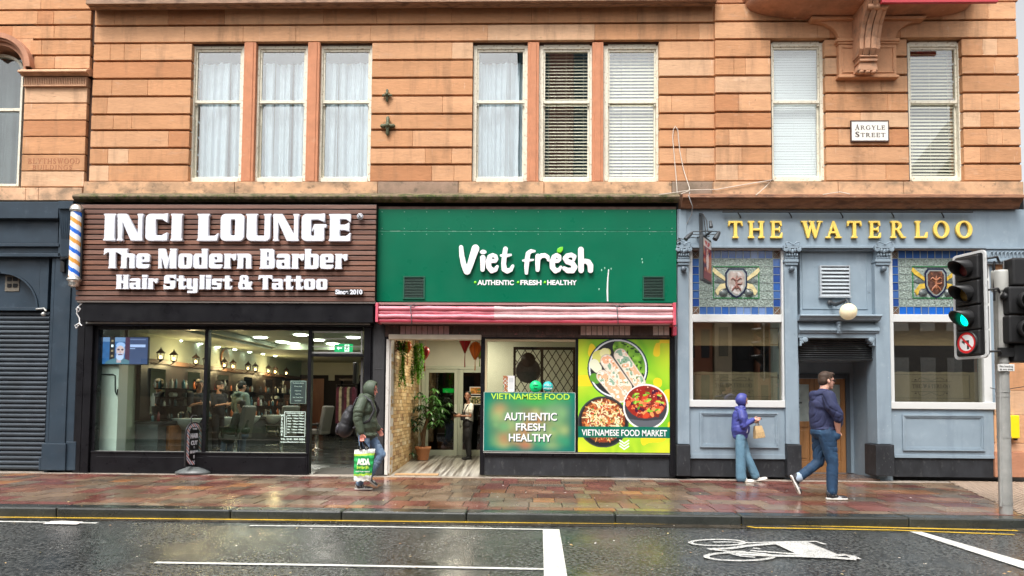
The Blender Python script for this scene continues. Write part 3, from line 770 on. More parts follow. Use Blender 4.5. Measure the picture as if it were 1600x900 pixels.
# concave stone apron under the oriel
ap = MB(); YA = YB - .10
xa, xb = X(1268, 30, YA), X(1443, 30, YA); xm0, xm1 = X(1311, 62, YA), X(1400, 62, YA)
zt, zbm = Z(1356, 29, YA), Z(1356, 62, YA)
L_ = [(xm0 - (xm0 - xa) * (1 - math.sin(t)), zbm + (zt - .03 - zbm) * (1 - math.cos(t))) for t in np.linspace(math.pi / 2, 0, 12)][::1]
L_ = [(xa + (xm0 - xa) * math.sin(t), zt - .04 - (zt - .04 - zbm) * (1 - math.cos(t)) ) for t in np.linspace(0, math.pi / 2, 12)]
R_ = [(xb - (x - xa), z) for x, z in L_]
R_ = [(xm1 + (xb - xm1) * (1 - (x - xa) / (xm0 - xa)), z) for x, z in L_]
ap.prism([(xa, zt)] + L_ + R_[::-1] + [(xb, zt)], YA, .2, 0)
ap.prism([(xa - .03, zt + .015), (xa, zt - .045), (xb, zt - .045), (xb + .03, zt + .015)], YA - .07, .2, 0)
x0, z0, x1, z1 = R(1311, 62, 1401, 122, YA)
ap.box(x0 - .05, x1 + .05, YA - .05, .2, z1 - .05, z1 + .012); ap.box(x0 - .02, x1 + .02, YA - .025, .2, z1 - .09, z1 - .05)
ap.box(x0, x1, YA, .2, z0 + .05, z1 - .09)
ap.box(x0 - .03, x1 + .03, YA - .04, .2, z0, z0 + .05)
xl, xr = x0 + .08, x1 - .08; zl, zh = z0 + .13, z1 - .17
for q in ((xl - .03, xr + .03, zh, zh + .03), (xl - .03, xr + .03, zl - .03, zl), (xl - .03, xl, zl, zh), (xr, xr + .03, zl, zh)):
 ap.box(q[0], q[1], YA - .02, YA + .05, q[2], q[3])
ap.build('oriel_apron', STONE_SM, bld, bevel=.012)
bk = MB(); cx = X(1357, 60, -.45)
hwk = .19
def bprof(yo): return yo
zb0 = Z(1357, 124, -.4); zt0 = Z(1357, 22, -.55); zt1 = Z(1357, -14, -.9)
zmid = Z(1357, 88, -.4)
P_ = [(YA + .02, zmid), (-.42, zmid), (-.50, zmid + .10), (-.52, zmid + .30), (-.60, zmid + .50), (-.78, zt0 - .04), (-.95, zt0 + .14), (-1.15, zt1 + .25), (-1.15, zt1 + .4), (YA, zt1 + .4)]
for (a, b, o) in ((-hwk, -hwk + .07, 0), (-hwk + .085, -hwk + .18, .03), (.01, .105, .03), (.12, hwk, 0)):
 bk.extr([(y - (o if i not in (0, 9) else 0), z) for i, (y, z) in enumerate(P_)], cx + a, cx + b, 0)
bk.extr([(y + .05 if i not in (0, 9) else y, z) for i, (y, z) in enumerate(P_)], cx - hwk + .02, cx + hwk - .02, 0)
for k in range(3):
 bk.lathe([(.045, -.062), (.058, -.03), (.058, .03), (.045, .062)], (cx - .125 + .125 * k, -.80, zt0), axis=(1, 0, 0), seg=14)
x0, z0, x1, z1 = R(1340, 88, 1374, 98, -.45)
bk.box(cx - .17, cx + .17, -.46, YA, zmid - .035, zmid); bk.box(cx - .155, cx + .155, -.43, YA, zmid - .08, zmid - .035)
bk.box(cx - .17, cx + .17, -.46, YA, zmid - .12, zmid - .08)
bk.prism([(cx - .15, zmid - .12), (cx - .19, zmid - .28), (cx + .19, zmid - .28), (cx + .15, zmid - .12)][::1], -.42, YA)
for k in range(3): bk.ball((cx - .12 + .12 * k, -.37, zmid - .30), (.058, .07, .035), 12)
bk.build('carved_bracket', M('bracket_stone', (.50, .27, .16), .85, var=(5, .18), mask=(6, .5, .66, (.24, .15, .10), .7), bump=(40, .3, .008)), bld, bevel=.012)
rs = MB(); rs.pr(1378, -4, 1560, 3.0, -.95, -.88, 0); rs.build('red_flashing', M('red_metal', (.42, .03, .045), .5), bld)
# string course bracket shadows / leftover core at the far left top
# ---- carved name
carve = M('carved_letter_shade', (.36, .15, .075), .9)
cv = kind  # placeholder name
xA, zA, xB, zB = R(44, 247.5, 125, 256, YL)
cn = bpy.data.objects.new('carved_name', None); COL.objects.link(cn); cn.parent = bld; cn.location = ((xA + xB) / 2, YL, zA)
set_word(SERIF, 'BLYTHSWOOD', carve, cn, xA, xB, zA, zB, YL - .003, gap=.16, depth=.03, bevel=0, h=1 / 30)
xA, zA, xB, zB = R(51, 258, 113, 265, YL)
set_word(SERIF, 'BUILDINGS', carve, cn, xA, xB, zA, zB, YL - .003, gap=.16, depth=.03, bevel=0, h=1 / 30)
# ---- wall anchors, green with verdigris
verd = M('verdigris_iron', (.10, .11, .055), .6, var=(30, .4), mask=(40, .5, .6, (.03, .03, .02), .8), bump=(60, .5, .005))
def anchor(px, py, s, lab):
 c = P(px, py, 0); t = thing('wall_anchor', lab, 'wall anchor', (c.x, -.0, c.z), 'iron wall anchors')
 m = MB()
 for k in range(4):
  a = k * math.pi / 2; dx, dz_ = math.sin(a), math.cos(a); L = s * (1.25 if k % 2 == 0 else .95)
  m.tube([(c.x, -.05, c.z), (c.x + dx * L * .45, -.05, c.z + dz_ * L * .45), (c.x + dx * L * .8, -.04, c.z + dz_ * L * .8), (c.x + dx * L, -.03, c.z + dz_ * L)], [s * .34, s * .2, s * .26, s * .1], 10)
 for k in range(4):
  a = k * math.pi / 2 + .785
  m.lathe([(s * .16, -.012), (s * .2, 0), (s * .16, .012)], (c.x + math.sin(a) * s * .5, -.04, c.z + math.cos(a) * s * .5), (0, -1, 0), 12)
 m.build('cross_plate', verd, t)
 m = MB(); m.ball((c.x, -.08, c.z), (s * .3, .05, s * .3), 12); m.tube([(c.x, -.02, c.z), (c.x, -.13, c.z)], s * .13, 8); m.build('boss', verd, t)
anchor(605.5, 150.5, .105, 'small round green iron wall anchor, the upper one between the windows')
anchor(606.5, 198, .155, 'large cross shaped verdigris wall anchor, the lower one between the windows')
# ---- street name plate
xA, zA, xB, zB = R(1329, 190, 1387, 221, YB)
sg = thing('street_name_sign', 'white enamel street name plate reading ARGYLE STREET on the sandstone pier', 'street sign', ((xA + xB) / 2, YB, zA))
m = MB(); m.box(xA, xB, YB - .03, YB - .002, zA, zB); m.build('plate', M('enamel_white', (.78, .76, .70), .35, mask=(12, .62, .7, (.5, .3, .15), .5)), sg, bevel=.005)
m = MB()
for q in ((xA - .01, xB + .01, zB - .008, zB + .012), (xA - .01, xB + .01, zA - .012, zA + .008), (xA - .01, xA + .008, zA, zB), (xB - .008, xB + .01, zA, zB)):
 m.box(q[0], q[1], YB - .036, YB - .001, q[2], q[3])
m.build('rim', M('sign_rim', (.09, .05, .04), .5), sg)
ink = M('brown_sign_ink', (.07, .045, .035), .5)
w_ = xB - xA; h_ = zB - zA
for (a, s, zz, hh) in (('A', 'RGYLE', .56, .0), ('S', 'TREET', .19, .0)):
 y0 = zA + h_ * zz
 set_word(SERIF, a, ink, sg, xA + w_ * .1, xA + w_ * .225, y0, y0 + h_ * .27, YB - .034, depth=.03, bevel=0, h=1 / 30)
 set_word(SERIF, s, ink, sg, xA + w_ * .25, xA + w_ * .91, y0, y0 + h_ * .21, YB - .034, depth=.03, bevel=0, gap=.2, h=1 / 30)
# ---- loose cables over the cornice
cab = M('pale_cable', (.62, .55, .47), .6)
def cable(name, pts, r, lab, mat=cab):
 m = MB(); m.tube([P(a, b, y) for a, b, y in pts], r, 6)
 o = m.build(name, mat); tag(o, lab, 'cable'); return o
cable('loose_cable', [(1058, 302, -.06), (1057, 283, -.05), (1054, 250, -.02), (1051, 215, -.02), (1052, 203, -.03), (1055, 197, -.04), (1059, 203, -.03), (1062, 235, -.02), (1068, 265, -.02), (1077, 293, -.06), (1077, 298, -.1), (1064, 303, -.3)], .009, 'pale cable looped high over the sandstone left of the end bay')
cable('loose_cable', [(1030, 304, -.36), (1060, 300, -.2), (1078, 297, -.1), (1120, 296, -.17), (1160, 289, -.17), (1206, 281, -.17), (1196, 292, -.2), (1181, 305, -.38)], .008, 'pale cable trailing along the sill stones to the narrow window')
cable('loose_cable', [(1078, 300, -.1), (1076, 306, -.38), (1082, 322, -.36), (1081, 334, -.2), (1074, 348, -.12), (1071, 352, -.1)], .008, 'grey cable hanging down over the cornice beside the pub fascia', M('grey_cable', (.3, .3, .3), .6))
cable('loose_cable', [(1286, 304, -.37), (1298, 302, -.3), (1312, 300, -.25), (1328, 303, -.37)], .008, 'short pale cable lying on the cornice over the pub letters')
# ------------------------------------------------------------------ shuttered blue-grey shop at the left edge
ls = thing('shuttered_shopfront', 'dark blue-grey arched shopfront with its roller shutter pulled down, left of the barber', 'shopfront', (X(60, 700, 0), 0, 0))
m = MB()
zg = -.02
xa0 = X(-60, 600, 0)
m.box(xa0, X(118, 400, .02), .25, .6, zg, Z(60, 314, .0), 0)
# moulded fascia
m.pr(-60, 315, 91, 341, -.22, .3); m.pr(-60, 341, 91, 380, -.08, .3); m.pr(-60, 380, 92, 385, -.14, .3); m.pr(-60, 385, 92, 395, -.07, .3); m.pr(-60, 395, 94, 401, -.12, .3)
m.build('fascia', BLUEDK, ls, bevel=.008)
# arch plate with a half round opening
m = MB(); YA_ = .02
zc_ = Z(10, 483, YA_); xcA = X(0, 483, YA_); rr = X(60, 483, YA_) - xcA; zt_ = Z(20, 401, YA_); xr_ = X(75, 450, YA_)
ry_ = Z(0, 425, YA_) - zc_
arc = [(xcA + math.cos(t) * rr, zc_ + math.sin(t) * ry_) for t in np.linspace(0, math.pi / 2, 15)]
for i in range(14):
 a, b = arc[i], arc[i + 1]
 m.add([(a[0], YA_, a[1]), (b[0], YA_, b[1]), (b[0], YA_, zt_ + .05), (a[0], YA_, zt_ + .05)], [(3, 2, 1, 0)])
 m.add([(a[0], YA_, a[1]), (b[0], YA_, b[1]), (b[0], YA_ + .25, b[1]), (a[0], YA_ + .25, a[1])], [(0, 1, 2, 3)])
m.box(xcA + rr, xr_, YA_, .25, zc_, zt_ + .05)
xl_ = X(-60, 450, YA_)
m.box(xl_, xcA - rr, YA_, .25, zc_, zt_ + .05)
for i in range(14):
 a, b = arc[i], arc[i + 1]; f_ = lambda p: 2 * xcA - p[0]
 m.add([(f_(a), YA_, a[1]), (f_(b), YA_, b[1]), (f_(b), YA_, zt_ + .05), (f_(a), YA_, zt_ + .05)], [(0, 1, 2, 3)])
for i in range(14):
 a, b = arc[i], arc[i + 1]
 c = lambda p, k: (xcA + (p[0] - xcA) * k, zc_ + (p[1] - zc_) * k)
 a1, b1, a2, b2 = c(a, 1.0), c(b, 1.0), c(a, .955), c(b, .955)
 m.add([(a1[0], YA_ - .02, a1[1]), (b1[0], YA_ - .02, b1[1]), (b2[0], YA_ - .02, b2[1]), (a2[0], YA_ - .02, a2[1])], [(0, 1, 2, 3)])
 m.add([(a2[0], YA_ - .02, a2[1]), (b2[0], YA_ - .02, b2[1]), (b2[0], YA_ + .22, b2[1]), (a2[0], YA_ + .22, a2[1])], [(0, 1, 2, 3)])
m.pr(75, 401, 80, 740, -.04, .3); m.pr(-60, 480, 66, 485, -.01, .3)
m.build('arch_panel', BLUEDK, ls, bevel=.006)
m = MB(); m.pr(-60, 425, 75, 484, .17, .3); m.build('fanlight_board', BLUEDK, ls)
m = MB(); m.pr(8, 430, 30, 455, .155, .18)
for (a, b) in ((11, 433), (20, 433), (11, 443), (20, 443)):
 m.pr(a, b, a + 7, b + 6, .145, .15, 1)
m.build('air_brick', [M('old_brick_vent', (.16, .14, .11), .8, var=(20, .3)), BLACKM], ls)
m = MB(); x0, z0, x1, z1 = R(-60, 486, 74, 733, .10)
n = 34
for i in range(n):
 za = z0 + (z1 - z0) * i / n; zb_ = z0 + (z1 - z0) * (i + 1) / n; h = zb_ - za
 pr_ = [(.10, za), (.075, za + h * .2), (.07, za + h * .5), (.08, za + h * .8), (.105, za + h * .92), (.14, za + h), (.14, za)]
 m.extr(pr_, x0, x1)
m.build('roller_shutter', M('blue_grey_shutter', (.040, .052, .065), .42, metal=.3, var=[(3, .18), (20, .12)], rvar=(4, .3, .55), mask=[(9, .62, .74, (.12, .13, .14), .5), (1.2, .55, .75, (.02, .02, .02), .5)], bump=(14, .25, .004)), ls)
m = MB()
m.pr(80, 401, 106, 733, -.06, .3); m.pr(106, 330, 121, 735, -.03, .3)
m.pr(64, 693, 102, 735, -.10, .02); m.pr(102, 690, 118, 735, -.06, .02)
m.pr(60, 714, 64, 735, -.07, .05)
m.build('pilaster', BLUEDK, ls, bevel=.012)
m = MB()
m.pr(91, 314, 114, 326, -.30, .2); m.pr(92, 326, 112, 400, -.12, .2)
m.extr([(y, z) for y, z in [(-.26, Z(100, 326, -.2)), (-.16, Z(100, 372, -.2)), (-.13, Z(100, 400, -.2)), (0, Z(100, 400, -.2)), (0, Z(100, 326, -.2))]], X(94, 350, -.2), X(111, 350, -.2))
for k in range(5):
 xk = X(95.5 + k * 3.3, 350, -.2); m.tube([(xk, -.245, Z(100, 330, -.2)), (xk, -.165, Z(100, 372, -.2))], .008, 6)
m.build('console_bracket', BLUEDK, ls, bevel=.008)
m = MB(); m.tube([P(57, 483, -.02), P(69, 482, -.08), P(72, 486, -.1)], .02, 8); m.ball(P(68, 491, -.08), (.045, .045, .045), 10); m.build('lock_bracket', STEEL, ls)
# ------------------------------------------------------------------ barber shopfront
bs = thing('barber_shopfront', 'black framed barber shopfront with big panes and an open doorway', 'shopfront', (X(350, 738, 0), 0, 0))
m = MB()
m.pr(128, 474, 583, 503, -.30, .1)                     # shutter box
m.pr(131, 503, 581, 509, -.12, .1)
m.build('shutter_box', BLACKP, bs, bevel=.01)
m = MB(); m.pr(134, 504, 578, 506.5, -.135, -.115); m.build('guide_rail', STEEL, bs)
m = MB()
# frame members
for r in ((118, 474, 129, 742, -.05), (129, 505, 141, 740, -.07), (141, 512, 150, 738, -.0), (567, 505, 578, 742, -.06), (578, 474, 602, 742, -.02), (602, 505, 607, 742, -.03)):
 m.pr(r[0], r[1], r[2], r[3], r[4], .16)
m.pr(150, 509, 567, 515.5, -.0, .14)
m.pr(317.5, 515, 323, 708, .0, .14); m.pr(479.5, 515, 485, 741, -.01, .14)
m.pr(485, 552.5, 567, 557, .0, .12)
m.pr(141, 708, 480, 742, -.03, .16); m.pr(141, 706.5, 480, 709, -.045, .16)
m.pr(150, 714, 316, 737, -.036, .1); m.pr(323, 714, 477, 737, -.036, .1)
m.build('frame', BLACKP, bs, bevel=.006)
m = MB(); m.pr(582, 476, 600, 742, -.035, 0); m.pr(585, 576, 598, 577.5, -.04, 0); m.build('side_pilaster', M('black_woodgrain', (.022, .022, .024), .6, var=(30, .4), stretch=(3, 1, .3), bump=(40, .5, .005)), bs, bevel=.004)
m = MB(); m.pr(485, 517, 567, 552, .052, .058)
m.build('transom_pane', GLASS_SHOP, bs)
m = MB()
for q in ((487, 518, 565, 520), (487, 550, 565, 552), (486, 517, 488, 553), (564, 517, 566, 553), (488, 529, 564, 530), (488, 541, 564, 542)): m.pr(q[0], q[1], q[2], q[3], .03, .05)
m.build('louvre_trim', STEEL, bs)
for (a, b) in ((150, 318), (323, 480)):
 m = MB(); m.pr(a, 515, b, 708, .055, .063); m.build('pane', GLASS_SHOP, bs)
m = MB(); m.pr(150, 705.8, 480, 707.2, .02, .05); m.build('sill_trim', STEEL, bs)
m = MB(); xh = X(563, 640, .1)
m.box(xh - .02, xh + .02, .16, 1.0, Z(560, 738, .1) + .02, Z(560, 558, .1)); m.build('open_door', M('door_frame_grey', (.10, .10, .10), .35), bs)
m = MB(); m.box(xh - .05, xh - .021, .3, .36, 1.0, 1.9); m.build('door_handle', STEEL, bs)
# hours printed on the glass
hx0, hz0, hx1, hz1 = R(439, 643, 477, 692, .05)
bn = bpy.data.objects.new('opening_hours', None); COL.objects.link(bn); bn.parent = bs; bn.location = (hx0, .05, hz0)
mint = M('pale_vinyl', (.62, .78, .70), .5)
YV = .050
m = MB()
fx0 = hx0 + (hx1 - hx0) * .13
for q in ((fx0, hx1, hz1 - .012, hz1), (fx0, hx1, hz0 + .115, hz0 + .127), (fx0, fx0 + .012, hz0 + .127, hz1 - .012), (hx1 - .012, hx1, hz0 + .127, hz1 - .012)):
 m.box(q[0], q[1], YV - .002, YV, q[2], q[3])
m.box(fx0 + .035, fx0 + .043, YV - .002, YV, hz0 + .15, hz1 - .08)
m.build('border', mint, bn)
days = ['SUN  10:00am-7:00pm', 'MON  9:00am-7:00pm', 'TUE  9:00am-7:00pm', 'WED  9:00am-7:00pm', 'THU  9:00am-7:00pm', 'FRI  9:00am-7:00pm', 'SAT  9:00am-6:00pm']
for i, s in enumerate(days):
 text(s, 'lettering', mint, bn, (fx0 + .055 + hx1 - .02) / 2, hz1 - .09 - i * (hz1 - hz0 - .26) / 6.4, YV, width=(hx1 - .03) - (fx0 + .055), height=.026, depth=.002, bold=.03)
text('OPENING HOURS', 'lettering', mint, bn, (fx0 + hx1) / 2, hz1 - .045, YV, width=(hx1 - fx0) * .8, height=.024, depth=.002, bold=.03)
for i, c in enumerate('WELCOME'):
 text(c, 'lettering', mint, bn, hx0 + .02, hz1 - .10 - i * .062, YV, height=.045, depth=.002, bold=.05)
text('TEL 0141 300 0004', 'lettering', mint, bn, (hx0 + hx1) / 2, hz0 + .055, YV, width=(hx1 - hx0), height=.036, depth=.002, bold=.03)
text('https://incilounge.com', 'lettering', mint, bn, (hx0 + hx1) / 2, hz0 + .005, YV, width=(hx1 - hx0), height=.03, depth=.002, bold=.03)
# price board
x0, z0, x1, z1 = R(454, 595, 479, 631, .12)
pb = thing('price_board', 'grey framed price list hanging inside the barber window beside the door', 'price list', ((x0 + x1) / 2, .12, z0))
m = MB(); m.box(x0, x1, .10, .13, z0, z1); m.build('frame', M('pale_frame', (.45, .47, .47), .5), pb, bevel=.003)
m = MB(); m.box(x0 + .015, x1 - .015, .095, .101, z0 + .015, z1 - .015); m.build('sheet', M('slate_sheet', (.07, .08, .10), .5), pb)
for i, (s, hh) in enumerate((('The Modern Barber', .9), ('Price List', .6), ('Haircut', .5), ('Beard Trim', .4), ('Hot Towel Shave', .8), ('Hair & Beard', .5))):
 text(s, 'lettering', WHITE, pb, (x0 + x1) / 2, z1 - .055 - i * .065 - (.02 if i > 1 else 0), .094, width=(x1 - x0) * hh * .8, height=.022, depth=.002, bold=.02)
# ---- sign with timber slats and raised letters
sx0, sz0, sx1, sz1 = R(121, 318, 587, 470, -.36)
sgn = thing('barber_sign', 'brown slatted timber sign board with raised white letters over the barber shop', 'shop sign', ((sx0 + sx1) / 2, -.3, sz0))
m = MB(); m.box(sx0 + .02, sx1 - .005, -.325, .0, sz0 + .02, sz1 - .01); m.build('backing_box', BLACKM, sgn)
m = MB(); n = 18.6; ph_ = (sz1 - sz0) / 19
for i in range(19):
 za = sz0 + i * ph_
 c = random.choice([(.155, .066, .042), (.18, .078, .048), (.135, .062, .044), (.17, .085, .06)]); k = random.uniform(.85, 1.15)
 m.box(sx0 - random.uniform(0, .012), sx1 - random.uniform(0, .006), -.36, -.325, za, za + ph_ * .76, 0, tuple(v * k for v in c))
m.build('slats', M('timber_slat', (1, 1, 1), .5, attr=True, var=[(5, .2), (30, .16)], stretch=(.35, 1, 4), mask=[(3, .6, .75, (.25, .16, .12), .5)], rvar=(6, .35, .6), bump=(30, .2, .004)), sgn, bevel=.004)
m = MB(); m.box(sx0 + .01, sx1, -.34, -.02, sz0 - .035, sz0 + .012); m.build('under_rail', M('aluminium_trim', (.25, .22, .2), .5, metal=.3), sgn)
YS = -.445
def px_word(s, a, b, top, base, font=SLAB, mats=LETTER, par=sgn, Y=YS, **k):
 x0, z0, x1, z1 = R(a, top, b, base, Y); return set_word(font, s, mats, par, x0, x1, z0, z1, Y, **k)
px_word('INCI LOUNGE', 161, 549, 334.5, 376, gap=.075, space=.44, depth=.15)
px_word('The Modern Barber', 164, 543, 389, 419.5, gap=.045, space=.36, depth=.16)
px_word('Hair Stylist & Tattoo', 181, 512, 430, 452, gap=.05, space=.36, depth=.2)
c = P(562.5, 338, YS)
m = MB(); m.lathe([(0, 0), (.052, 0), (.06, .01), (.06, .04), (0, .04)], (c.x, YS + .04, c.z), (0, -1, 0), 24); m.build('registered_mark', LETTER, sgn)
m = MB()
for k in range(24):
 a0, a1 = 2 * math.pi * k / 24, 2 * math.pi * (k + 1) / 24
 q = lambda r, a: (c.x + r * math.cos(a), YS - .002, c.z + r * math.sin(a))
 m.quad(q(.038, a0), q(.05, a0), q(.05, a1), q(.038, a1))
m.build('mark_ring', BLACKM, sgn)
text('R', 'lettering', BLACKM, sgn, c.x, c.z - .028, YS - .001, height=.055, depth=.003, bold=.02)
x0, z0, x1, z1 = R(523, 451.5, 567, 461, YS)
m = MB(); zz = (z0 + z1) / 2
m.lathe([(0, 0), (.06, 0), (.06, .02), (0, .02)], (x0 + .05, YS + .04, zz), (0, -1, 0), 16); m.lathe([(0, 0), (.06, 0), (.06, .02), (0, .02)], (x1 - .05, YS + .04, zz), (0, -1, 0), 16)
m.box(x0 + .05, x1 - .05, YS + .0205, YS + .04, zz - .055, zz + .055)
m.build('since_plate', BLACKPL, sgn)
text('Since 2010', 'lettering', LETTER, sgn, (x0 + x1) / 2, z0 + .02, YS + .018, width=x1 - x0 - .02, height=.085, depth=.015, bold=.05)
# ---- barber pole
bx, bt = P(118, 320, -.38), P(118, 451, -.38); cxp, cyp = X(118, 390, -.42), -.42
bp = thing('barber_pole', 'barber pole with blue and orange stripes hanging beside the slatted sign', 'barber pole', (cxp, cyp, bt.z))
zt_, zb_ = bx.z, bt.z; r_ = .105
zlo, zhi = zb_ + .20, zt_ - .15
nS, nH = 40, 120
vs = []; fs = []; cols = []
mb = MB()
for j in range(nH):
 for k in range(nS):
  u = (j / nH * 3.35 + k / nS) % 1.0
  c = (.80, .80, .80)
  if u < .22: c = (.01, .14, .66)
  elif .5 < u < .72: c = (.78, .33, .05)
  a0, a1 = 2 * math.pi * k / nS, 2 * math.pi * (k + 1) / nS; za, zb2 = zlo + (zhi - zlo) * j / nH, zlo + (zhi - zlo) * (j + 1) / nH
  lean = lambda z: (z - zlo) * .0
  q = lambda a, z: (cxp + r_ * math.cos(a), cyp + r_ * math.sin(a), z)
  mb.add([q(a0, za), q(a1, za), q(a1, zb2), q(a0, zb2)], [(0, 1, 2, 3)], 0, c)
mb.build('striped_tube', M('striped_tube', (1, 1, 1), .25, attr=True, coat=.6), bp)
CHROME = M('brushed_cap_metal', (.62, .60, .56), .25, metal=.85, var=(10, .1))
m = MB(); m.lathe([(.0, .15), (.05, .145), (.09, .12), (.115, .08), (.12, .045), (.125, .04), (.125, .02), (.118, .01), (.118, -.01), (.10, -.012)], (cxp, cyp, zhi), seg=28)
m.build('top_cap', CHROME, bp)
m = MB(); m.lathe([(.10, .012), (.118, .01), (.118, -.01), (.135, -.02), (.138, -.05), (.12, -.07), (.10, -.10), (.10, -.15), (.06, -.185), (0, -.19)], (cxp, cyp, zlo), seg=28)
m.build('bottom_cap', CHROME, bp)
m = MB()
xw = X(103, 405, -.05)
m.tube([(cxp - .1, cyp, Z(105, 404, -.3)), (xw, -.2, Z(105, 404, -.3)), (xw, -.06, Z(105, 404, -.3))], .022, 8)
m.box(xw - .06, xw + .02, -.12, -.05, Z(105, 425, -.1), Z(105, 400, -.1))
m.box(cxp + r_ + .005, cxp + r_ + .03, cyp - .02, cyp + .02, zlo - .05, zhi + .05)
m.build('wall_bracket', BLACKPL, bp)
cable('coiled_cable', [(124, 470, -.3), (127, 474, -.3), (123, 479, -.28), (119, 483, -.26), (123, 487, -.26), (126, 482, -.28), (121, 480, -.3), (120, 490, -.26), (124, 497, -.26), (125, 506, -.26), (119, 513, -.26), (117, 509, -.26), (124, 505, -.28), (128, 509, -.28)], .012, 'short coil of white cable hanging under the corner of the barber sign', WHITE)
# ---- inside the barber shop
WALLP = M('pale_barber_wall', (.46, .50, .40), .7, var=(2, .06))
bi = thing('barber_room', 'long bright barber room seen through the panes with tray ceiling and dark back doors', 'shop interior', (-5.2, 5, .2))
xl, xr, yb_ = -7.95, X(578, 640, .2) + .03, 11.7
zf, zcl = .12, 3.02
fl = MB()
fl.add([(-8.3, .16, .0), (xr, .16, .0), (xr, 1.2, zf), (-8.3, 1.2, zf)], [(0, 1, 2, 3)])
fl.quad((-8.3, 1.2, zf), (xr, 1.2, zf), (xr, yb_, zf + .12), (-8.3, yb_, zf + .12))
fl.build('room_floor', M('dark_polished_floor', (.045, .052, .05), .2, var=(1.2, .25), rvar=(2, .1, .3)), bi)
m = MB(); m.quad((X(487, 735, .1), .17, .008), (X(563, 735, .1), .17, .008), (X(563, 735, .1), 1.05, .10), (X(487, 735, .1), 1.05, .10)); m.build('entrance_mat', M('grey_mat', (.07, .065, .055), .95, bump=(120, .5, .004)), bi)
m = MB()
m.box(xl - .3, xl, .5, yb_, 0, 3.4); m.box(xr, xr + .06, .17, 3.0, 0, 3.4); m.box(xr, xr + .06, 3.0, yb_, 0, 3.4)
m.box(xl, xr, yb_, yb_ + .2, 0, 3.4)
m.build('room_wall', WALLP, bi)
m = MB(); x0, z0, x1, z1 = R(152, 512, 187, 708, .35); m.box(X(140, 600, .35), x1, .30, .62, z0 - .1, 2.95); m.build('white_partition', M('white_partition', (.74, .76, .76), .5), bi)
m = MB(); m.box(xl, xr, .17, yb_, zcl, zcl + .1)
m.box(xl, xl + 1.15, .5, yb_, zcl - .16, zcl - .002); m.box(xl + 1.15, xr, 5.6, yb_, zcl - .16, zcl - .002)
m.box(xl + 1.15, xl + 1.3, .5, 5.6, zcl - .10, zcl - .003)
m.build('ceiling', M('barber_ceiling', (.42, .46, .36), .7), bi)
# back wall doors
def bdoor(a, b, col, lab):
 x0, z0, x1, z1 = R(a, 586, b, 684, yb_ - .1)
 d_ = bpy.data.objects.new('back_door', None); COL.objects.link(d_); d_.parent = bi; d_.location = ((x0 + x1) / 2, yb_, z0)
 m = MB(); m.box(x0, x0 + .13, yb_ - .1, yb_, z0, z1); m.box(x1 - .13, x1, yb_ - .1, yb_, z0, z1); m.box(x0 + .13, x1 - .13, yb_ - .1, yb_, z1 - .13, z1); m.build('frame', BLACKM, d_)
 m = MB(); m.box(x0 + .13, x1 - .13, yb_ - .05, yb_ - .01, z0, z1 - .13); m.build('leaf', M(lab, col, .4, var=(3, .2), stretch=(4, 1, .4)), d_)
bdoor(462, 511, (.16, .06, .03), 'brown_door_leaf'); bdoor(522, 580, (.02, .018, .018), 'dark_door_leaf')
m = MB(); m.box(xl + 1.0, xr, yb_ - .03, yb_, .1, .38); m.build('skirting', BLACKM, bi)
# side wall cabinets
m = MB()
m.box(xl + .001, xl + .10, 1.0, 11.2, 1.0, 2.22, 0); m.build('mirror_back_panel', M('dark_brown_panel', (.022, .013, .010), .4, var=(3, .3)), bi)
m = MB(); m.box(xl + .02, xl + .16, 1.0, 11.2, 2.22, 2.32); m.build('lantern_rail', M('brown_rail', (.14, .07, .04), .5), bi)
MIR = M('mirror', (.8, .82, .82), .04, metal=1.0)
for k in range(6):
 y0 = 1.35 + k * 1.65
 m = MB(); m.box(xl + .10, xl + .125, y0, y0 + .62, 1.12, 2.12); m.build('mirror', MIR, bi)
m = MB(); m.box(xl + .0, xl + .55, 1.0, 11.0, .92, .98)
m.build('counter_top', M('dark_counter', (.03, .03, .033), .2), bi)
m = MB(); m.box(xl + .02, xl + .50, 1.0, 11.0, .05, .92); m.build('counter_cabinet', M('grey_cabinet', (.07, .075, .08), .4, var=(3, .2)), bi)
wood = M('orange_wood', (.33, .13, .05), .45, var=(6, .2), stretch=(1, 1, .3))
m = MB(); m.box(xl + .50, xl + .56, 1.35, 1.9, .05, .88); m.box(xl + .555, xl + .565, 1.40, 1.85, .62, .84); m.box(xl + .555, xl + .565, 1.40, 1.85, .1, .58)
m.build('wooden_drawer', wood, bi, bevel=.006)
for k in range(5):
 y0 = 2.0 + k * 1.75
 m = MB(); m.lathe([(.02, -.24), (.12, -.22), (.24, -.10), (.30, 0), (.31, .03), (.27, .03), (.2, -.06), (0, -.12)], (xl + .62, y0, 1.0), seg=22, sx=1, sy=1.1)
 b_ = m.build('wash_basin', M('basin_white', (.72, .75, .72), .15), bi)
 m = MB(); m.tube([(xl + .42, y0, .98), (xl + .42, y0, 1.14), (xl + .50, y0, 1.17), (xl + .54, y0, 1.14)], .014, 8); m.build('tap', CHROME, bi)
bc = [(.5, .5, .48), (.02, .07, .08), (.35, .10, .03), (.02, .02, .02), (.04, .15, .18), (.55, .55, .46), (.2, .03, .03), (.02, .02, .02), (.06, .05, .04), (.25, .25, .22)]
BOT = M('bottle_mix', (1, 1, 1), .3, attr=True)
bottles = MB()
rr_ = random.Random(4)
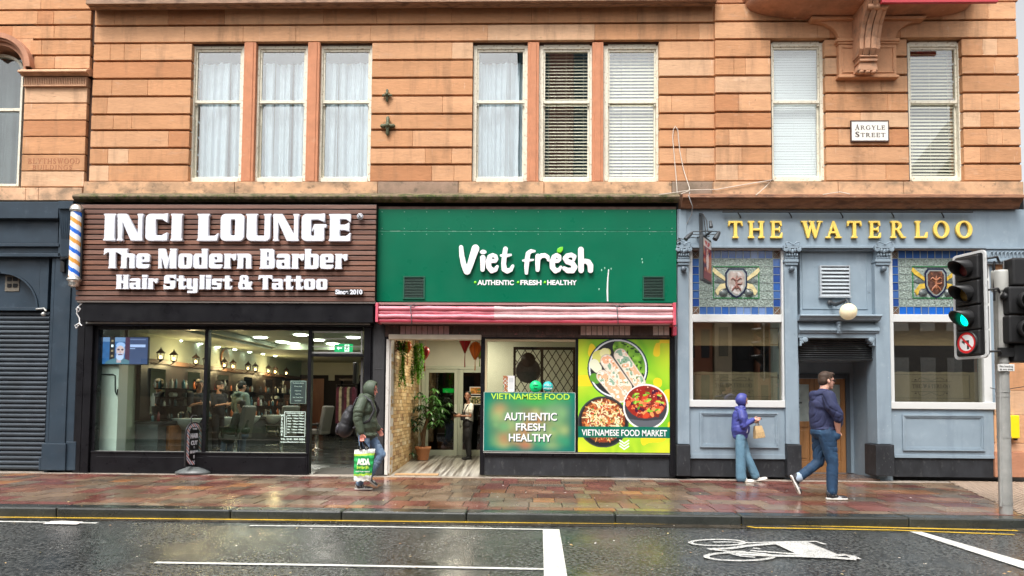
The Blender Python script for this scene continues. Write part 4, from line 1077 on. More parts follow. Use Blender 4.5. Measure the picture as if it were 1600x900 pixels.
def bottle(x, y, z, col, s=1.0, into=None):
 mm = MB(); r = .035 * s; h = rr_.uniform(.15, .24) * s
 mm.lathe([(r * .9, 0), (r, .01), (r, h * .7), (r * .45, h * .82), (r * .4, h * .98), (0, h)], (x, y, z), seg=8, col=col)
 o = mm.build('hair_product_bottle', BOT); return o
for k in range(96):
 y = 1.1 + (k % 32) * .31 + rr_.uniform(-.1, .1); lev = k // 32
 c = rr_.choice(bc)
 o = bottle(xl + .30 + rr_.uniform(-.05, .1), y, (.98, 1.702, 1.302)[lev], c, rr_.choice((.7, .9, 1.2)))
 tag(o, 'hair product bottle standing on a counter or shelf along the barber side wall', 'bottle', 'bottles along the barber side wall')
m = MB()
for k in range(6):
 y0 = 2.05 + k * 1.65;
 for zz in (1.30, 1.50, 1.70): m.box(xl + .10, xl + .42, y0, y0 + .9, zz - .02, zz)
m.build('product_shelf', BLACKM, bi)
for k in range(14):
 y0 = 2.12 + (k // 3) * 1.65 + (k % 3) * .3; zz = 1.30 if k % 2 else 1.50
 m = MB(); m.tube([(xl + .18, y0, zz + .06), (xl + .18, y0 + .2, zz + .06)], .055, 10)
 o = m.build('rolled_towel', M('pale_towel', (.6, .63, .56), .9)); tag(o, 'rolled pale towel on a black shelf in the barber shop', 'towel', 'rolled towels on the barber shelves')
# black shelving tower on the back wall side
m = MB()
for k in range(5):
 m.box(-6.9 + k * .62, -6.4 + k * .62, 11.35, 11.65, .3, 2.2)
m.build('tall_black_shelving', BLACKM, bi)
# wall clock
ck = P(325, 553, 4.0)
t = thing('wall_clock', 'oval wooden wall clock high on the barber side wall behind the lanterns', 'clock', (xl + .03, 5.2, 2.62))
m = MB(); m.lathe([(.0, 0), (.20, 0), (.24, .02), (.25, .05), (.21, .055)], (xl + .01, 5.2, 2.6), (1, 0, 0), 28); m.build('case', wood, t)
m = MB(); m.lathe([(0, .052), (.21, .052)], (xl + .01, 5.2, 2.6), (1, 0, 0), 28); m.build('dial', M('dial', (.55, .5, .4), .5), t)
# lanterns along the rail
BULB = M('warm_bulb', (1, .7, .35), .5, emit=((1.0, .62, .25), 9))
LGLASS = glass('lantern_glass', (1, .95, .85), 1, 1.4)
BRONZE = M('bronze_metal', (.05, .025, .015), .4, metal=.6)
def lantern(y, x=xl + .32, z=2.40):
 S8 = .8
 t = thing('wall_lantern', 'lit bronze lantern with glass panes in the row along the barber wall', 'lantern', (x, y, z - .1), 'lit lanterns along the barber wall')
 m = MB(); m.lathe([(.0, .24), (.012, .235), (.014, .2), (.03, .19), (.05, .16), (.115, .10), (.12, .085), (.0, .09)], (x, y, z), seg=12)
 m.lathe([(0, -.14), (.03, -.135), (.05, -.10), (.085, -.095), (.085, -.08), (0, -.08)], (x, y, z), seg=12)
 for k in range(6):
  a = k * math.pi / 3; m.tube([(x + .08 * math.cos(a), y + .08 * math.sin(a), z - .09), (x + .10 * math.cos(a), y + .10 * math.sin(a), z + .09)], .007, 5)
 m.tube([(xl + .05, y, z - .16), (x - .1, y, z - .20), (x, y, z - .14)], .012, 6)
 m.build('lantern_frame', BRONZE, t)
 m = MB(); m.ball((x, y, z - .025), (.035, .035, .05), 10); m.build('bulb', BULB, t)
 for c in t.children:
  c.scale = (S8,) * 3
lys = []
for (a, b) in ((251, 560), (271.5, 562), (306, 567), (322, 569), (350.5, 571), (364, 572), (387.5, 575), (399, 576), (419.5, 578), (430, 579.5), (447.5, 581)):
 t_ = (xl + .32 - CAMX) / ray(a, b).x; lys.append(-DIST + ray(a, b).y * t_)
for y in lys: lantern(y)
for (y) in (2.5, 5.0, 8.0):
 l = bpy.data.lights.new('lantern_glow', 'POINT'); l.energy = 18; l.color = (1, .68, .36); l.shadow_soft_size = .08
 o = bpy.data.objects.new('lantern_glow', l); COL.objects.link(o); o.location = (xl + .45, y, 2.30)
# recessed lights
DL = M('downlight', (1, 1, .95), .5, emit=((1, .98, .88), 12))
def downlight(x, y, z, r, lab='small round lit downlight in the barber ceiling soffit', g='small downlights in the barber soffit'):
 m = MB(); m.lathe([(0, 0), (r, 0), (r, .01), (r * 1.2, .012), (r * 1.2, .02)], (x, y, z - .02), seg=14)
 o = m.build('downlight', DL); tag(o, lab, 'ceiling light', g)
for (a, b) in ((245, 526), (281, 532), (313, 537), (341, 542), (367, 546), (390, 550), (411, 553), (430, 556)):
 zc2 = zcl - .165; dr = ray(a, b); t_ = (zc2 - CAMZ) / dr.z; downlight(CAMX + dr.x * t_, max(-DIST + dr.y * t_, .6), zc2, .045)
for (a, b) in ((407, 527), (441, 534), (471, 540), (470, 523), (497, 531), (523, 538), (552, 527)):
 zc2 = zcl - .005; dr = ray(a, b); t_ = (zc2 - CAMZ) / dr.z; downlight(CAMX + dr.x * t_, min(-DIST + dr.y * t_, 5.4), zc2, .14, 'large round lit ceiling light in the barber tray ceiling', 'large ceiling lights in the barber tray')
for (x, y) in ((-6.3, 2.6), (-4.2, 3.0), (-6.0, 6.5), (-4.0, 8.5)):
 l = bpy.data.lights.new('ceiling_light', 'AREA'); l.energy = 13; l.size = .5; l.color = (1, .97, .86); l.shape = 'DISK'
 o = bpy.data.objects.new('ceiling_light', l); COL.objects.link(o); o.location = (x, y, zcl - .2)
# television
x0, z0, x1, z1 = R(159, 526, 232, 570, .23)
tv = thing('television', 'wall television showing a bearded man in blue light, inside the barber window', 'television', ((x0 + x1) / 2, .23, z0))
m = MB(); m.box(x0, x1, .23, .28, z0, z1); m.build('case', BLACKPL, tv, bevel=.004)
def tvp(u, v):
 im = np.zeros(u.shape + (3,)); im[:] = (.02, .06, .16)
 im[...] += (vnoise(u, v, 9, 6, 3)[..., None]) * np.array([.01, .05, .14])
 def put(mask, c): im[mask] = c
 put((v < .16), (.12, .2, .38)); put((u > .155) & (u < .27), (.015, .015, .02))
 for k in range(4): put((np.abs(u - .215) < .022) & (np.abs(v - (.13 + k * .19)) < .04), (.2, .15, .1) if k != 1 else (.7, .8, .95))
 put((u > .5) & (u < .61), (.05, .02, .05))
 A = 1.66
 def el(cx, cy, rx, ry): return ((u - cx) / rx) ** 2 + ((v - cy) / ry) ** 2 < 1
 put(el(.36, 1.02, .30, .24), (.06, .12, .17)); put((np.abs(u - .37) < .05) & (v > .7) & (v < .95), (.35, .25, .3))
 put(el(.395, .50, .105, .27), (.22, .25, .42)); put(el(.40, .30, .10, .12), (.24, .34, .62)); put(el(.395, .50, .082, .19), (.46, .33, .36))
 put(el(.39, .72, .085, .14), (.34, .38, .58)); put(el(.355, .46, .028, .035), (.05, .03, .06)); put(el(.44, .46, .028, .035), (.05, .03, .06))
 put(el(.395, .56, .02, .06), (.40, .25, .28)); put((np.abs(u - .395) < .05) & (np.abs(v - .645) < .018), (.12, .05, .08))
 put((u > .60), (.035, .05, .12)); put((u > .61) & (u < .95) & (np.abs(v - .31) < .05), (.30, .36, .62)); put((u > .61) & (u < .95) & (np.abs(v - .08) < .02), (.12, .15, .3)); put((u > .61) & (u < .72) & (np.abs(v - .42) < .012), (.3, .36, .6))
 return im
canvas('screen', M('lit_screen', (1, 1, 1), .3, attr=True, emit='attr'), tv, x0 + .015, z0 + .015, x1 - .015, z1 - .015, .228, 150, 90, tvp)
m = MB(); m.tube([((x0 + x1) / 2, .26, z1), ((x0 + x1) / 2, .26, z1 + .25)], .03, 8); m.build('ceiling_mount', BLACKPL, tv)
cable('wall_cable', [(157, 585, .29), (176, 585, .29), (180, 587, .29), (180, 612, .29), (182, 617, .28), (184, 608, .28)], .012, 'black cable clipped to the white partition under the television', BLACKPL)
# exit sign
x0, z0, x1, z1 = R(523, 537.5, 551, 550.5, .25)
ex = thing('exit_sign', 'lit green running man exit sign behind the glass over the barber door', 'exit sign', ((x0 + x1) / 2, .25, z0))
m = MB(); m.box(x0, x1, .235, .27, z0, z1); m.build('case', M('exit_green', (.0, .25, .08), .4, emit=((.0, .42, .14), .8)), ex)
xm = M('exit_white', (.8, .9, .8), .4, emit=((.8, 1, .85), 1.0)); hh = z1 - z0; ww = x1 - x0
m = MB(); m.box(x0 + ww * .56, x0 + ww * .82, .231, .2345, z0 + hh * .08, z1 - hh * .08)
zc2 = (z0 + z1) / 2
m.prism([(x0 + ww * .12, zc2), (x0 + ww * .25, zc2 - hh * .26), (x0 + ww * .25, zc2 + hh * .26)], .231, .2345); m.box(x0 + ww * .25, x0 + ww * .42, .231, .2345, zc2 - hh * .07, zc2 + hh * .07)
m.build('pictogram', xm, ex)
m = MB()
q = lambda a, b: (x0 + ww * a, .2285, z0 + hh * b)
m.ball(q(.70, .80), (ww * .028, .001, hh * .09), 8)
for (a, b, c_, d_, r) in ((.70, .68, .68, .42, .035), (.68, .42, .74, .28, .03), (.74, .28, .71, .14, .025), (.68, .42, .62, .30, .03), (.62, .30, .58, .32, .025), (.70, .65, .76, .52, .02), (.70, .65, .63, .55, .02)):
 m.tube([q(a, b), q(c_, d_)], .006, 5)
m.build('running_figure', M('exit_dark', (0, .12, .04), .5), ex)
# clothes rail and speaker by the back door
t = thing('clothes_rack', 'rack of dark red and cream garments by the back door of the barber shop', 'clothes rack', (X(540, 680, 9), 9.0, .2))
m = MB(); xa, xb = X(526, 600, 9), X(556, 600, 9)
m.tube([(xa, 9, .2), (xa, 9, 2.0), (xb, 9, 2.0), (xb, 9, .2)], .02, 6); m.build('rail', BLACKPL, t)
for k in range(7):
 xk = xa + .08 + k * (xb - xa - .12) / 6; c = [(.10, .02, .04), (.35, .33, .22), (.05, .02, .03)][k % 3]
 m = MB(); m.prism([(xk - .06, .75 + .1 * (k % 2)), (xk + .07, .7), (xk + .05, 1.85), (xk, 1.93), (xk - .05, 1.85)], 8.85, 9.15, 0)
 m.build('garment', M('garment_%s' % ['wine', 'cream', 'plum'][k % 3], c, .9, var=(9, .4)), t, bevel=.02)
t_ = P(551, 585, 3.0)
m = MB(); m.box(X(551, 585, 3), X(557, 585, 3), 3, 3.3, Z(554, 599, 3), Z(554, 566, 3)); o = m.build('wall_speaker', BLACKPL, None, bevel=.02); tag(o, 'black box speaker on the right wall inside the barber doorway', 'speaker')
# barber chairs
def barber_chair(x, y, rot, lab):
 t = thing('barber_chair', lab, 'barber chair', (x, y, zf + .01), 'barber chairs')
 rm_ = Matrix.Rotation(rot, 3, 'Z'); pt = lambda a, b, c: Vector((x, y, zf + .01)) + rm_ @ Vector((a, b, c))
 GR = M('taupe_leather', (.16, .155, .14), .45, var=(5, .1))
 m = MB(); m.lathe([(.0, .0), (.30, .0), (.30, .02), (.10, .04), (.05, .08), (.05, .42), (.12, .44)], pt(0, 0, 0), seg=20); m.build('pedestal', CHROME, t)
 m = MB(); m.obox(pt(0, 0, .5), .27, .26, .07, rm_); m.build('seat', GR, t, bevel=.04, seg=3)
 m = MB(); m.obox(pt(-.28, 0, .86), .055, .25, .34, rm_ @ Matrix.Rotation(-.18, 3, 'Y')); m.build('backrest', GR, t, bevel=.045, seg=3)
 for s in (-1, 1):
  m = MB(); m.obox(pt(-.02, s * .31, .70), .22, .035, .025, rm_); m.tube([pt(-.2, s * .31, .5), pt(-.2, s * .31, .7)], .02); m.tube([pt(.15, s * .31, .5), pt(.15, s * .31, .7)], .02); m.build('armrest', BLACKPL, t, bevel=.01)
 m = MB(); m.tube([pt(.3, -.2, .25), pt(.42, -.2, .2), pt(.42, .2, .2), pt(.3, .2, .25)], .018); m.build('footrest', CHROME, t)
barber_chair(-5.75, 3.6, 2.6, 'empty taupe barber chair with a curved back, nearer the middle of the room')
barber_chair(-5.3, 5.0, 2.9, 'second taupe barber chair, farther back nearer the price board')
barber_chair(-6.35, 2.3, 3.0, 'barber chair under the seated customer in the grey cape')
# ---- pavement sign
g0 = G(301, 741, 0)
aw = thing('pavement_sign', 'black arch topped pavement sign with red and white striped border outside the barber shop', 'pavement sign', (g0.x, g0.y, 0))
yaw = .9
rz = Matrix.Rotation(math.radians(80), 3, 'Z')
# seen nearly edge on: panel turned so that its face points right of the camera
def AP(a, b, c): return Vector((g0.x, g0.y, 0)) + rz @ Vector((a, b, c))
m = MB(); m.lathe([(0, .0), (.30, .0), (.34, .02), (.33, .05), (.22, .10), (.10, .14), (0, .15)], (g0.x, g0.y, .0), seg=28, sx=1.0, sy=.62)
m.build('rubber_base', M('grey_rubber_base', (.10, .11, .11), .4, var=(6, .15)), aw)
hw_, H0, H1 = .235, .17, 1.0
out = [(-hw_, H0), (hw_, H0)] + [(hw_ * math.cos(t), H1 - .2 + .2 * math.sin(t)) for t in np.linspace(0, math.pi, 13)]
m = MB(); m.tube([AP(a, 0, b) for a, b in out + [out[0]]], .019, 8); m.tube([AP(-.09, 0, H1 - .01), AP(-.09, 0, H1 + .10), AP(-.05, 0, H1 + .13), AP(.06, 0, H1 + .13), AP(.1, 0, H1 + .09)], .013, 8); m.build('frame', BLACKPL, aw)
def swp(u, v):
 im = np.zeros(u.shape + (3,)); im[:] = (.008, .008, .009)
 x = (u - .5) * 2 * hw_; y = H0 + (1 - v) * (H1 - H0)
 d = sd_box(x, y, -hw_ + .012, H0 + .015, hw_ - .012, H1 - .01, .19)
 ang = (x * 1.0 + y * 1.0)
 s = (ang / .12) % 1.0
 bc_ = np.zeros(im.shape); bc_[:] = (.75, .75, .75); bc_[s < .2] = (.02, .05, .25); bc_[(s > .5) & (s < .72)] = (.5, .02, .03)
 k = (d < 0) & (d > -.075); im[k] = bc_[k]; im[d > 0] = (.01, .01, .01)
 return im
canvas('panel', VCOL, aw, 0, 0, 2 * hw_, H1 - H0, 0, 90, 150, swp).location = (0, 0, 0)
pn = [c for c in aw.children if c.name.startswith('panel')][0]
me = pn.data; n = len(me.vertices); a = np.empty(n * 3); me.vertices.foreach_get('co', a); a = a.reshape(-1, 3)
L0 = a - a.min(0)
fl_ = -1
co = []
for p in L0: co.append(tuple((rz @ Vector((p[0] - hw_, -.012, H0 + p[2])))))
me.vertices.foreach_set('co', np.array(co).ravel()); me.update()
# clip sheet corners above the arch
bm = bmesh.new(); bm.from_mesh(me)
dl = []
for f in bm.faces:
 c = rz.transposed() @ f.calc_center_median();
 if float(sd_box(np.array(c.x), np.array(c.z), -hw_, H0, hw_, H1 + .0, .2)) > -.004 and c.z > H1 - .25: dl.append(f)
bmesh.ops.delete(bm, geom=dl, context='FACES'); bm.to_mesh(me); bm.free()
def apt(s, z, h, w):
 o = text(s, 'lettering', LETTER, aw, 0, 0, 0, width=w, height=h, depth=.004, bold=.05)
 o.location = (0, 0, 0); me = o.data; n = len(me.vertices); b = np.empty(n * 3); me.vertices.foreach_get('co', b); b = b.reshape(-1, 3)
 b = np.array([tuple(rz @ Vector((p[0], p[1] - .016, p[2] + z))) for p in b]); me.vertices.foreach_set('co', b.ravel()); me.update()
apt('THE', .86, .035, .14); apt('HAIR', .70, .09, .24); apt('CUT', .57, .08, .2); apt('&', .50, .04, .05); apt('SHAVE', .41, .05, .24); apt('I', .31, .06, .03)
# ------------------------------------------------------------------ Vietnamese food shop
vx0, vz0, vx1, vz1 = R(588.5, 327, 1057, 472, -.16)
GREEN = M('green_fascia_panel', (.0, .120, .060), .34, var=(.7, .10), rvar=(2, .26, .42), mask=[(26, .73, .78, (.3, .5, .4), .35)], spec=.18)
vs_ = thing('food_shop_sign', 'dark green fascia board with the raised white Viet fresh name over the food shop', 'shop sign', ((vx0 + vx1) / 2, -.1, vz0))
zj = Z(820, 361.5, -.16)
m = MB(); m.box(vx0, vx1, -.16, .05, zj + .006, vz1); m.build('upper_panel', GREEN, vs_, bevel=.004)
m = MB(); m.box(vx0, vx1, -.165, .05, vz0, zj - .003); m.build('main_panel', GREEN, vs_, bevel=.004)
m = MB(); m.box(vx0 + .01, vx1 - .01, -.155, -.1, zj - .003, zj + .006); m.build('joint_strip', M('worn_joint', (.10, .32, .22), .5, var=(20, .5), mask=(6, .55, .62, (.6, .65, .6), .8)), vs_)
m = MB(); m.box(vx0, vx1, -.13, .1, vz1 + .005, vz1 + .06); m.build('top_strip', M('rusty_strip', (.16, .10, .08), .8, var=(8, .3)), vs_)
m = MB()
for px in np.linspace(597, 1050, 14):
 for py in (331, 357, 366): m.ball((X(px, py, -.165), -.165, Z(px, py, -.165)), (.008, .004, .008), 6)
m.build('screws', M('screw_head', (.3, .5, .42), .4), vs_)
x0, z0, x1, z1 = R(948, 421, 951, 471, -.167)
m = MB(); cc = [(949.5, 471, .8), (949, 455, .9), (949.5, 440, .8), (950.5, 428, .6), (951, 421, .5)]
m.tube([P(a, b, -.167) for a, b, r in cc], [.02 * r for a, b, r in cc], 6); m.build('paint_drip', WHITE, vs_)
m = MB()
for (a, b) in ((940, 422), (945, 419), (955, 420), (1003, 405), (1004, 410), (936, 452)): m.ball(P(a, b, -.166), (.012, .003, .022), 6)
m.build('paint_spots', M('pale_green_spots', (.3, .55, .42), .5), vs_)
for (a, b) in ((630, 664), (1004, 1038)):
 x0, z0, x1, z1 = R(a, 431.5, b, 467.5, -.17)
 v = bpy.data.objects.new('vent_grille', None); COL.objects.link(v); v.parent = vs_; v.location = Vector(((x0 + x1) / 2, -.17, z0)) - wloc(vs_)
 m = MB()
 for q in ((x0, x1, z1 - .025, z1), (x0, x1, z0, z0 + .025), (x0, x0 + .025, z0 + .025, z1 - .025), (x1 - .025, x1, z0 + .025, z1 - .025)): m.box(q[0], q[1], -.19, -.163, q[2], q[3])
 m.build('frame', M('vent_green', (.0, .075, .04), .45), v)
 m = MB(); n = 14
 m.box(x0 + .02, x1 - .02, -.168, -.1655, z0 + .02, z1 - .02, 1)
 for i in range(n):
  zz = z0 + .03 + (z1 - z0 - .06) * i / (n - 1)
  m.add([(x0 + .025, -.187, zz - .008), (x1 - .025, -.187, zz - .008), (x1 - .025, -.169, zz + .012), (x0 + .025, -.169, zz + .012)], [(0, 1, 2, 3)])
 m.build('louvres', [M('vent_dark_green', (.012, .04, .028), .5), BLACKM], v)
# brush letters traced as strokes (drawing units: 6.667 per photograph pixel, origin at 700, 370)
def z2(p): return P(700 + p[0] / 6.667, 370 + p[1] / 6.667, -.20)
o_ = z2((0, 0)); ex_ = (z2((1600, 0)) - o_); UX = ex_.x / 1600; UZ = (z2((0, 600)) - o_).z / 600
def brush(strokes, h=4.0):
 ops = []
 for s in strokes:
  if s[0] in ('b', 'p', 'e', 'c', '-b', '-e'): ops.append(s if s[0] != 'c' else ('c', s[1]))
 return ops
VF = {
 'V': [('c', [(140, 112, 20), (148, 200, 24), (168, 290, 26), (205, 360, 36), (235, 300, 30), (262, 210, 34), (290, 125, 38)])],
 'i': [('c', [(368, 222, 27), (368, 290, 24), (366, 345, 21)]), ('e', 371, 162, 33, 21)],
 'e': [('c', [(448, 252, 24), (500, 258, 14), (512, 235, 16), (498, 205, 20), (470, 192, 18), (440, 210, 22), (425, 262, 26), (432, 320, 26), (462, 355, 26), (500, 345, 20), (518, 312, 14)])],
 't': [('c', [(603, 128, 22), (592, 200, 24), (584, 280, 24), (592, 340, 26), (622, 360, 24), (660, 345, 20), (680, 305, 14)]), ('c', [(556, 198, 10), (610, 200, 16), (658, 192, 11)])],
 'f': [('c', [(905, 152, 10), (866, 152, 18), (838, 175, 22), (828, 240, 24), (822, 310, 22), (822, 378, 16)]), ('c', [(786, 250, 9), (830, 250, 13), (890, 242, 8)])],
 'r': [('c', [(940, 205, 25), (938, 270, 24), (938, 345, 20)]), ('c', [(945, 230, 20), (975, 200, 22), (1010, 195, 22), (1040, 212, 20), (1048, 245, 12)])],
 'e2': [('c', [(1108, 250, 24), (1150, 255, 14), (1166, 235, 16), (1160, 205, 20), (1135, 192, 20), (1105, 210, 22), (1088, 262, 26), (1092, 320, 27), (1122, 355, 25), (1158, 345, 18), (1178, 315, 12)])],
 's': [('c', [(1312, 235, 14), (1318, 205, 20), (1285, 190, 22), (1245, 198, 22), (1222, 225, 24), (1245, 258, 26), (1295, 275, 26), (1322, 315, 26), (1300, 350, 28), (1250, 352, 26), (1212, 328, 18)])],
 'h': [('c', [(1385, 135, 28), (1386, 220, 28), (1388, 350, 26)]), ('c', [(1395, 280, 16), (1425, 250, 20), (1462, 262, 26), (1484, 300, 27), (1484, 350, 25)])],
}
def flip(ops):
 out = []
 for op in ops:
  if op[0] == 'c': out.append(('c', [(x, -y, r) for x, y, r in op[1]]))
  elif op[0] in ('e',): out.append(('e', op[1], -op[2], op[3], op[4]))
 return out
EDGE = M('letter_edge_warm', (.55, .42, .33), .5)
FRONTW = M('sign_letter_white', (.82, .80, .82), .35)
for k, ops in VF.items():
 f = flip(ops)
 L = shape_loops(f, (60, -430, 1560, -60), 4.0) if False else None
 xs = [p[0] for op in f if op[0] == 'c' for p in op[1]]
 L = shape_loops(f, (min(xs) - 45, -430, max(xs) + 50, -70), 3.0)
 me = loops_mesh(L, 18, 'letter', 2.0)
 o = place_mesh(me, 'letter', FRONTW, vs_, (o_.x, -.235, o_.z), (UX, abs(UX), abs(UX)))
 o.scale = (UX, UX, -UZ)
m = MB()
lf = [(1140, 168), (1132, 150), (1140, 128), (1165, 114), (1197, 108), (1196, 140), (1182, 162), (1160, 172)]
m.prism([(z2(p).x, z2(p).z) for p in lf][::-1], -.25, -.17); m.build('leaf_accent', M('lime_leaf', (.16, .62, .02), .4), vs_, bevel=.006)
xA, zA, xB, zB = R(746, 437.5, 803, 445, -.17)
text('AUTHENTIC', 'lettering', FRONTW, vs_, (xA + xB) / 2, zA, -.166, width=xB - xA, height=zB - zA, depth=.006, bold=.035)
xA, zA, xB, zB = R(813, 437.5, 846, 445, -.17)
text('FRESH', 'lettering', FRONTW, vs_, (xA + xB) / 2, zA, -.166, width=xB - xA, height=zB - zA, depth=.006, bold=.035)
xA, zA, xB, zB = R(855, 437.5, 901.5, 445, -.17)
text('HEALTHY', 'lettering', FRONTW, vs_, (xA + xB) / 2, zA, -.166, width=xB - xA, height=zB - zA, depth=.006, bold=.035)
m = MB()
for px in (742.5, 809.5, 851.5):
 c = P(px, 441.2, -.166); m.lathe([(0, .006), (.026, .006), (.026, 0)], (c.x, -.166, c.z), (0, -1, 0), 14)
m.build('green_dots', M('lime_dot', (.2, .75, .02), .4), vs_)
# ---- rolled awning
AW = M('pink_awning_cloth', (1, 1, 1), .42, attr=True, var=(6, .1), mask=(9, .6, .72, (.5, .25, .27), .5), bump=(20, .15, .004))
aw2 = thing('rolled_awning', 'rolled up faded pink awning tied with cords under the green fascia', 'awning', (X(822, 492, -.3), -.3, Z(822, 505, -.3)))
m = MB(); r_ = random.Random(9)
xa, xb, xc_ = X(592, 490, -.4), X(772, 490, -.4), X(1051, 490, -.4)
for i, py in enumerate((482.5, 488.5, 495, 501.5)):
 Yr = -.40 + (.035 if i % 2 else 0); zz = Z(820, py, -.4)
 for (p, q, c) in ((xa, xb, (.66, .22, .27)), (xb + .001, xc_, (.74, .47, .49))):
  n = 14; pts = []; rs = []
  for k in range(n + 1):
   t = k / n; pts.append((p + (q - p) * t, Yr + r_.uniform(-.004, .004), zz + r_.uniform(-.005, .005))); rs.append(.043 + r_.uniform(-.003, .003))
  cc = c if i < 3 else (.48, .06, .10)
  m.tube(pts, rs, 14, 0, cc)
m.build('rolled_cloth', AW, aw2)
m = MB()
m.box(xa - .02, xc_, -.36, -.03, Z(820, 477.5, -.3), Z(820, 474, -.3), 0, (.30, .16, .15))
m.box(xa + .05, xc_ - .02, -.28, -.10, Z(820, 507, -.3), Z(820, 478, -.3), 0, (.10, .05, .045))
m.build('head_box', AW, aw2)
for q in ((586.5, 473, 590.5, 503, -.46, -.06, 0, (.60, .10, .15)), (1052, 473, 1056.5, 508, -.46, -.06, 0, (.55, .07, .11)), (1051.5, 510, 1057.5, 524, -.2, -.03, 0, (.60, .07, .12))):
 m = MB(); m.pr(*q); m.build('end_plate', AW, aw2, bevel=.006)
m = MB(); m.extr([(-.44, Z(820, 505, -.4)), (-.42, Z(820, 507, -.4)), (-.40, Z(820, 505, -.4))], xa + .04, xc_ - .05); m.build('front_bar', M('bar_pink', (.45, .22, .22), .5), aw2)
cordm = M('dark_cord', (.10, .10, .11), .7)
for px in (641.5, 964):
 m = MB(); m.tube([P(px - 1, 477, -.40), P(px, 480, -.46), P(px + 1, 492, -.47), P(px + 2, 506, -.46), P(px, 507, -.36)], .009, 6)
 m.tube([P(px, 478, -.44), P(px + 8, 474, -.44), P(px + 11, 477, -.44), P(px + 4, 480, -.45), P(px - 6, 476, -.44), P(px - 10, 477, -.43)], .006, 6)
 m.build('tie_cord', cordm, aw2)
# ---- frontage
fs_ = thing('food_shopfront', 'Vietnamese food shopfront with an open tiled recess on the left and poster covered windows', 'shopfront', (X(822, 742, 0), 0, 0))
m = MB(); m.pr(602, 505, 1050, 527, -.05, .12, 0)
m.build('tiled_lintel', M('grimy_tile_bed', (.075, .05, .042), .8, var=(9, .4), mask=(6, .55, .65, (.2, .1, .08), .6)), fs_)
TL = M('pink_old_tile', (1, 1, 1), .4, attr=True, var=(25, .12), mask=(14, .58, .7, (.45, .12, .12), .5))
m = MB(); r_ = random.Random(3)
for (a, b, col) in ((625, 702, (.50, .30, .29)), (907, 985, (.66, .52, .48)), (1020, 1046, (.72, .66, .62))):
 n = round((b - a) / 8.6);
 for i in range(n):
  p = a + (b - a) * i / n; k = r_.uniform(.85, 1.12)
  m.pr(p + .5, 509.5, p + (b - a) / n - .5, 523.5, -.062, -.045, 0, tuple(c * k for c in col))
for i in range(52):
 p = 606 + i * 8.5
 if any(a - 6 < p < b + 1 for a, b in ((625, 702), (907, 985), (1020, 1046))) or p > 1040: continue
 k = r_.uniform(.7, 1.2); m.pr(p + .4, 508, p + 8.1, 523, -.054, -.045, 0, (.085 * k, .055 * k, .045 * k))
m.build('tiles', TL, fs_, bevel=.003)
m = MB(); m.pr(607, 522.5, 752, 530.5, -.10, .10); m.build('shutter_roll', M('cream_box', (.60, .54, .42), .5, var=(4, .12)), fs_, bevel=.015)
m = MB(); m.pr(752, 525, 1048, 530, -.04, .12); m.pr(750.5, 525, 757, 742, -.03, .12); m.pr(899.5, 530, 903.5, 708, -.02, .12)
m.pr(1046.5, 505, 1055, 745, -.05, .12); m.pr(1049, 527, 1052, 742, -.06, -.04)
m.pr(757, 706.5, 1047, 713, -.045, .12)
m.build('frame', BLACKP, fs_, bevel=.005)
m = MB(); m.pr(755, 707.5, 1047, 709, -.055, -.04); m.build('sill_trim', STEEL, fs_)
m = MB(); m.pr(602, 530, 607, 742, -.04, .1); m.pr(607, 530, 610, 740, .0, .3); m.build('white_jamb', M('dirty_white_jamb', (.60, .58, .54), .6, mask=(9, .55, .7, (.25, .2, .17), .6)), fs_, bevel=.004)
m = MB(); m.pr(751, 712.5, 1046, 744, .0, .16); m.build('stall_riser', PLINTH, fs_, bevel=.004)
m = MB(); m.pr(757, 531, 761, 612, -.01, .1); m.pr(760, 530, 899, 533.5, -.012, .1); m.build('inner_bead', M('cream_bead', (.55, .45, .27), .5), fs_)
m = MB(); m.pr(757, 530, 900, 613, .03, .036); m.build('pane', glass('food_glass', (.9, .92, .9), 1, 1.6), fs_)
# recess: floor, brick side wall, ceiling, end wall with glazed doors
YR = 3.55; zr = .15
xL = X(610, 640, .05); xR = X(757, 640, .05) + .0
m = MB(); nT = 60
rt = random.Random(5)
xx0, xx1 = xL, X(900, 640, 0) - .3
m.quad((xL, .0, .006), (X(752, 740, 0), .0, .006), (X(752, 740, 0), YR, zr), (xL, YR, zr))
m.quad((X(752, 740, 0) + .0005, .17, .012), (xx1 + .8, .17, .012), (xx1 + .8, YR, zr), (X(752, 740, 0) + .0005, YR, zr))
fm = bpy.data.materials.new('striped_entrance_tile'); fm.use_nodes = True
N = fm.node_tree.nodes; Lk = fm.node_tree.links; b = N['Principled BSDF']; b.inputs['Roughness'].default_value = .28
tc = N.new('ShaderNodeTexCoord'); mp = N.new('ShaderNodeMapping'); mp.inputs['Scale'].default_value = (14, .45, 1); Lk.new(tc.outputs['Object'], mp.inputs[0])
nz = N.new('ShaderNodeTexNoise'); nz.inputs['Scale'].default_value = 1.0; nz.inputs['Detail'].default_value = 3; Lk.new(mp.outputs[0], nz.inputs[0])
cr = N.new('ShaderNodeValToRGB'); cr.color_ramp.interpolation = 'LINEAR'
cr.color_ramp.elements[0].position = .38; cr.color_ramp.elements[0].color = (.12, .10, .085, 1); cr.color_ramp.elements[1].position = .62; cr.color_ramp.elements[1].color = (.52, .50, .45, 1)
Lk.new(nz.outputs[0], cr.inputs[0]); Lk.new(cr.outputs[0], b.inputs['Base Color'])
m.build('recess_floor', fm, fs_)
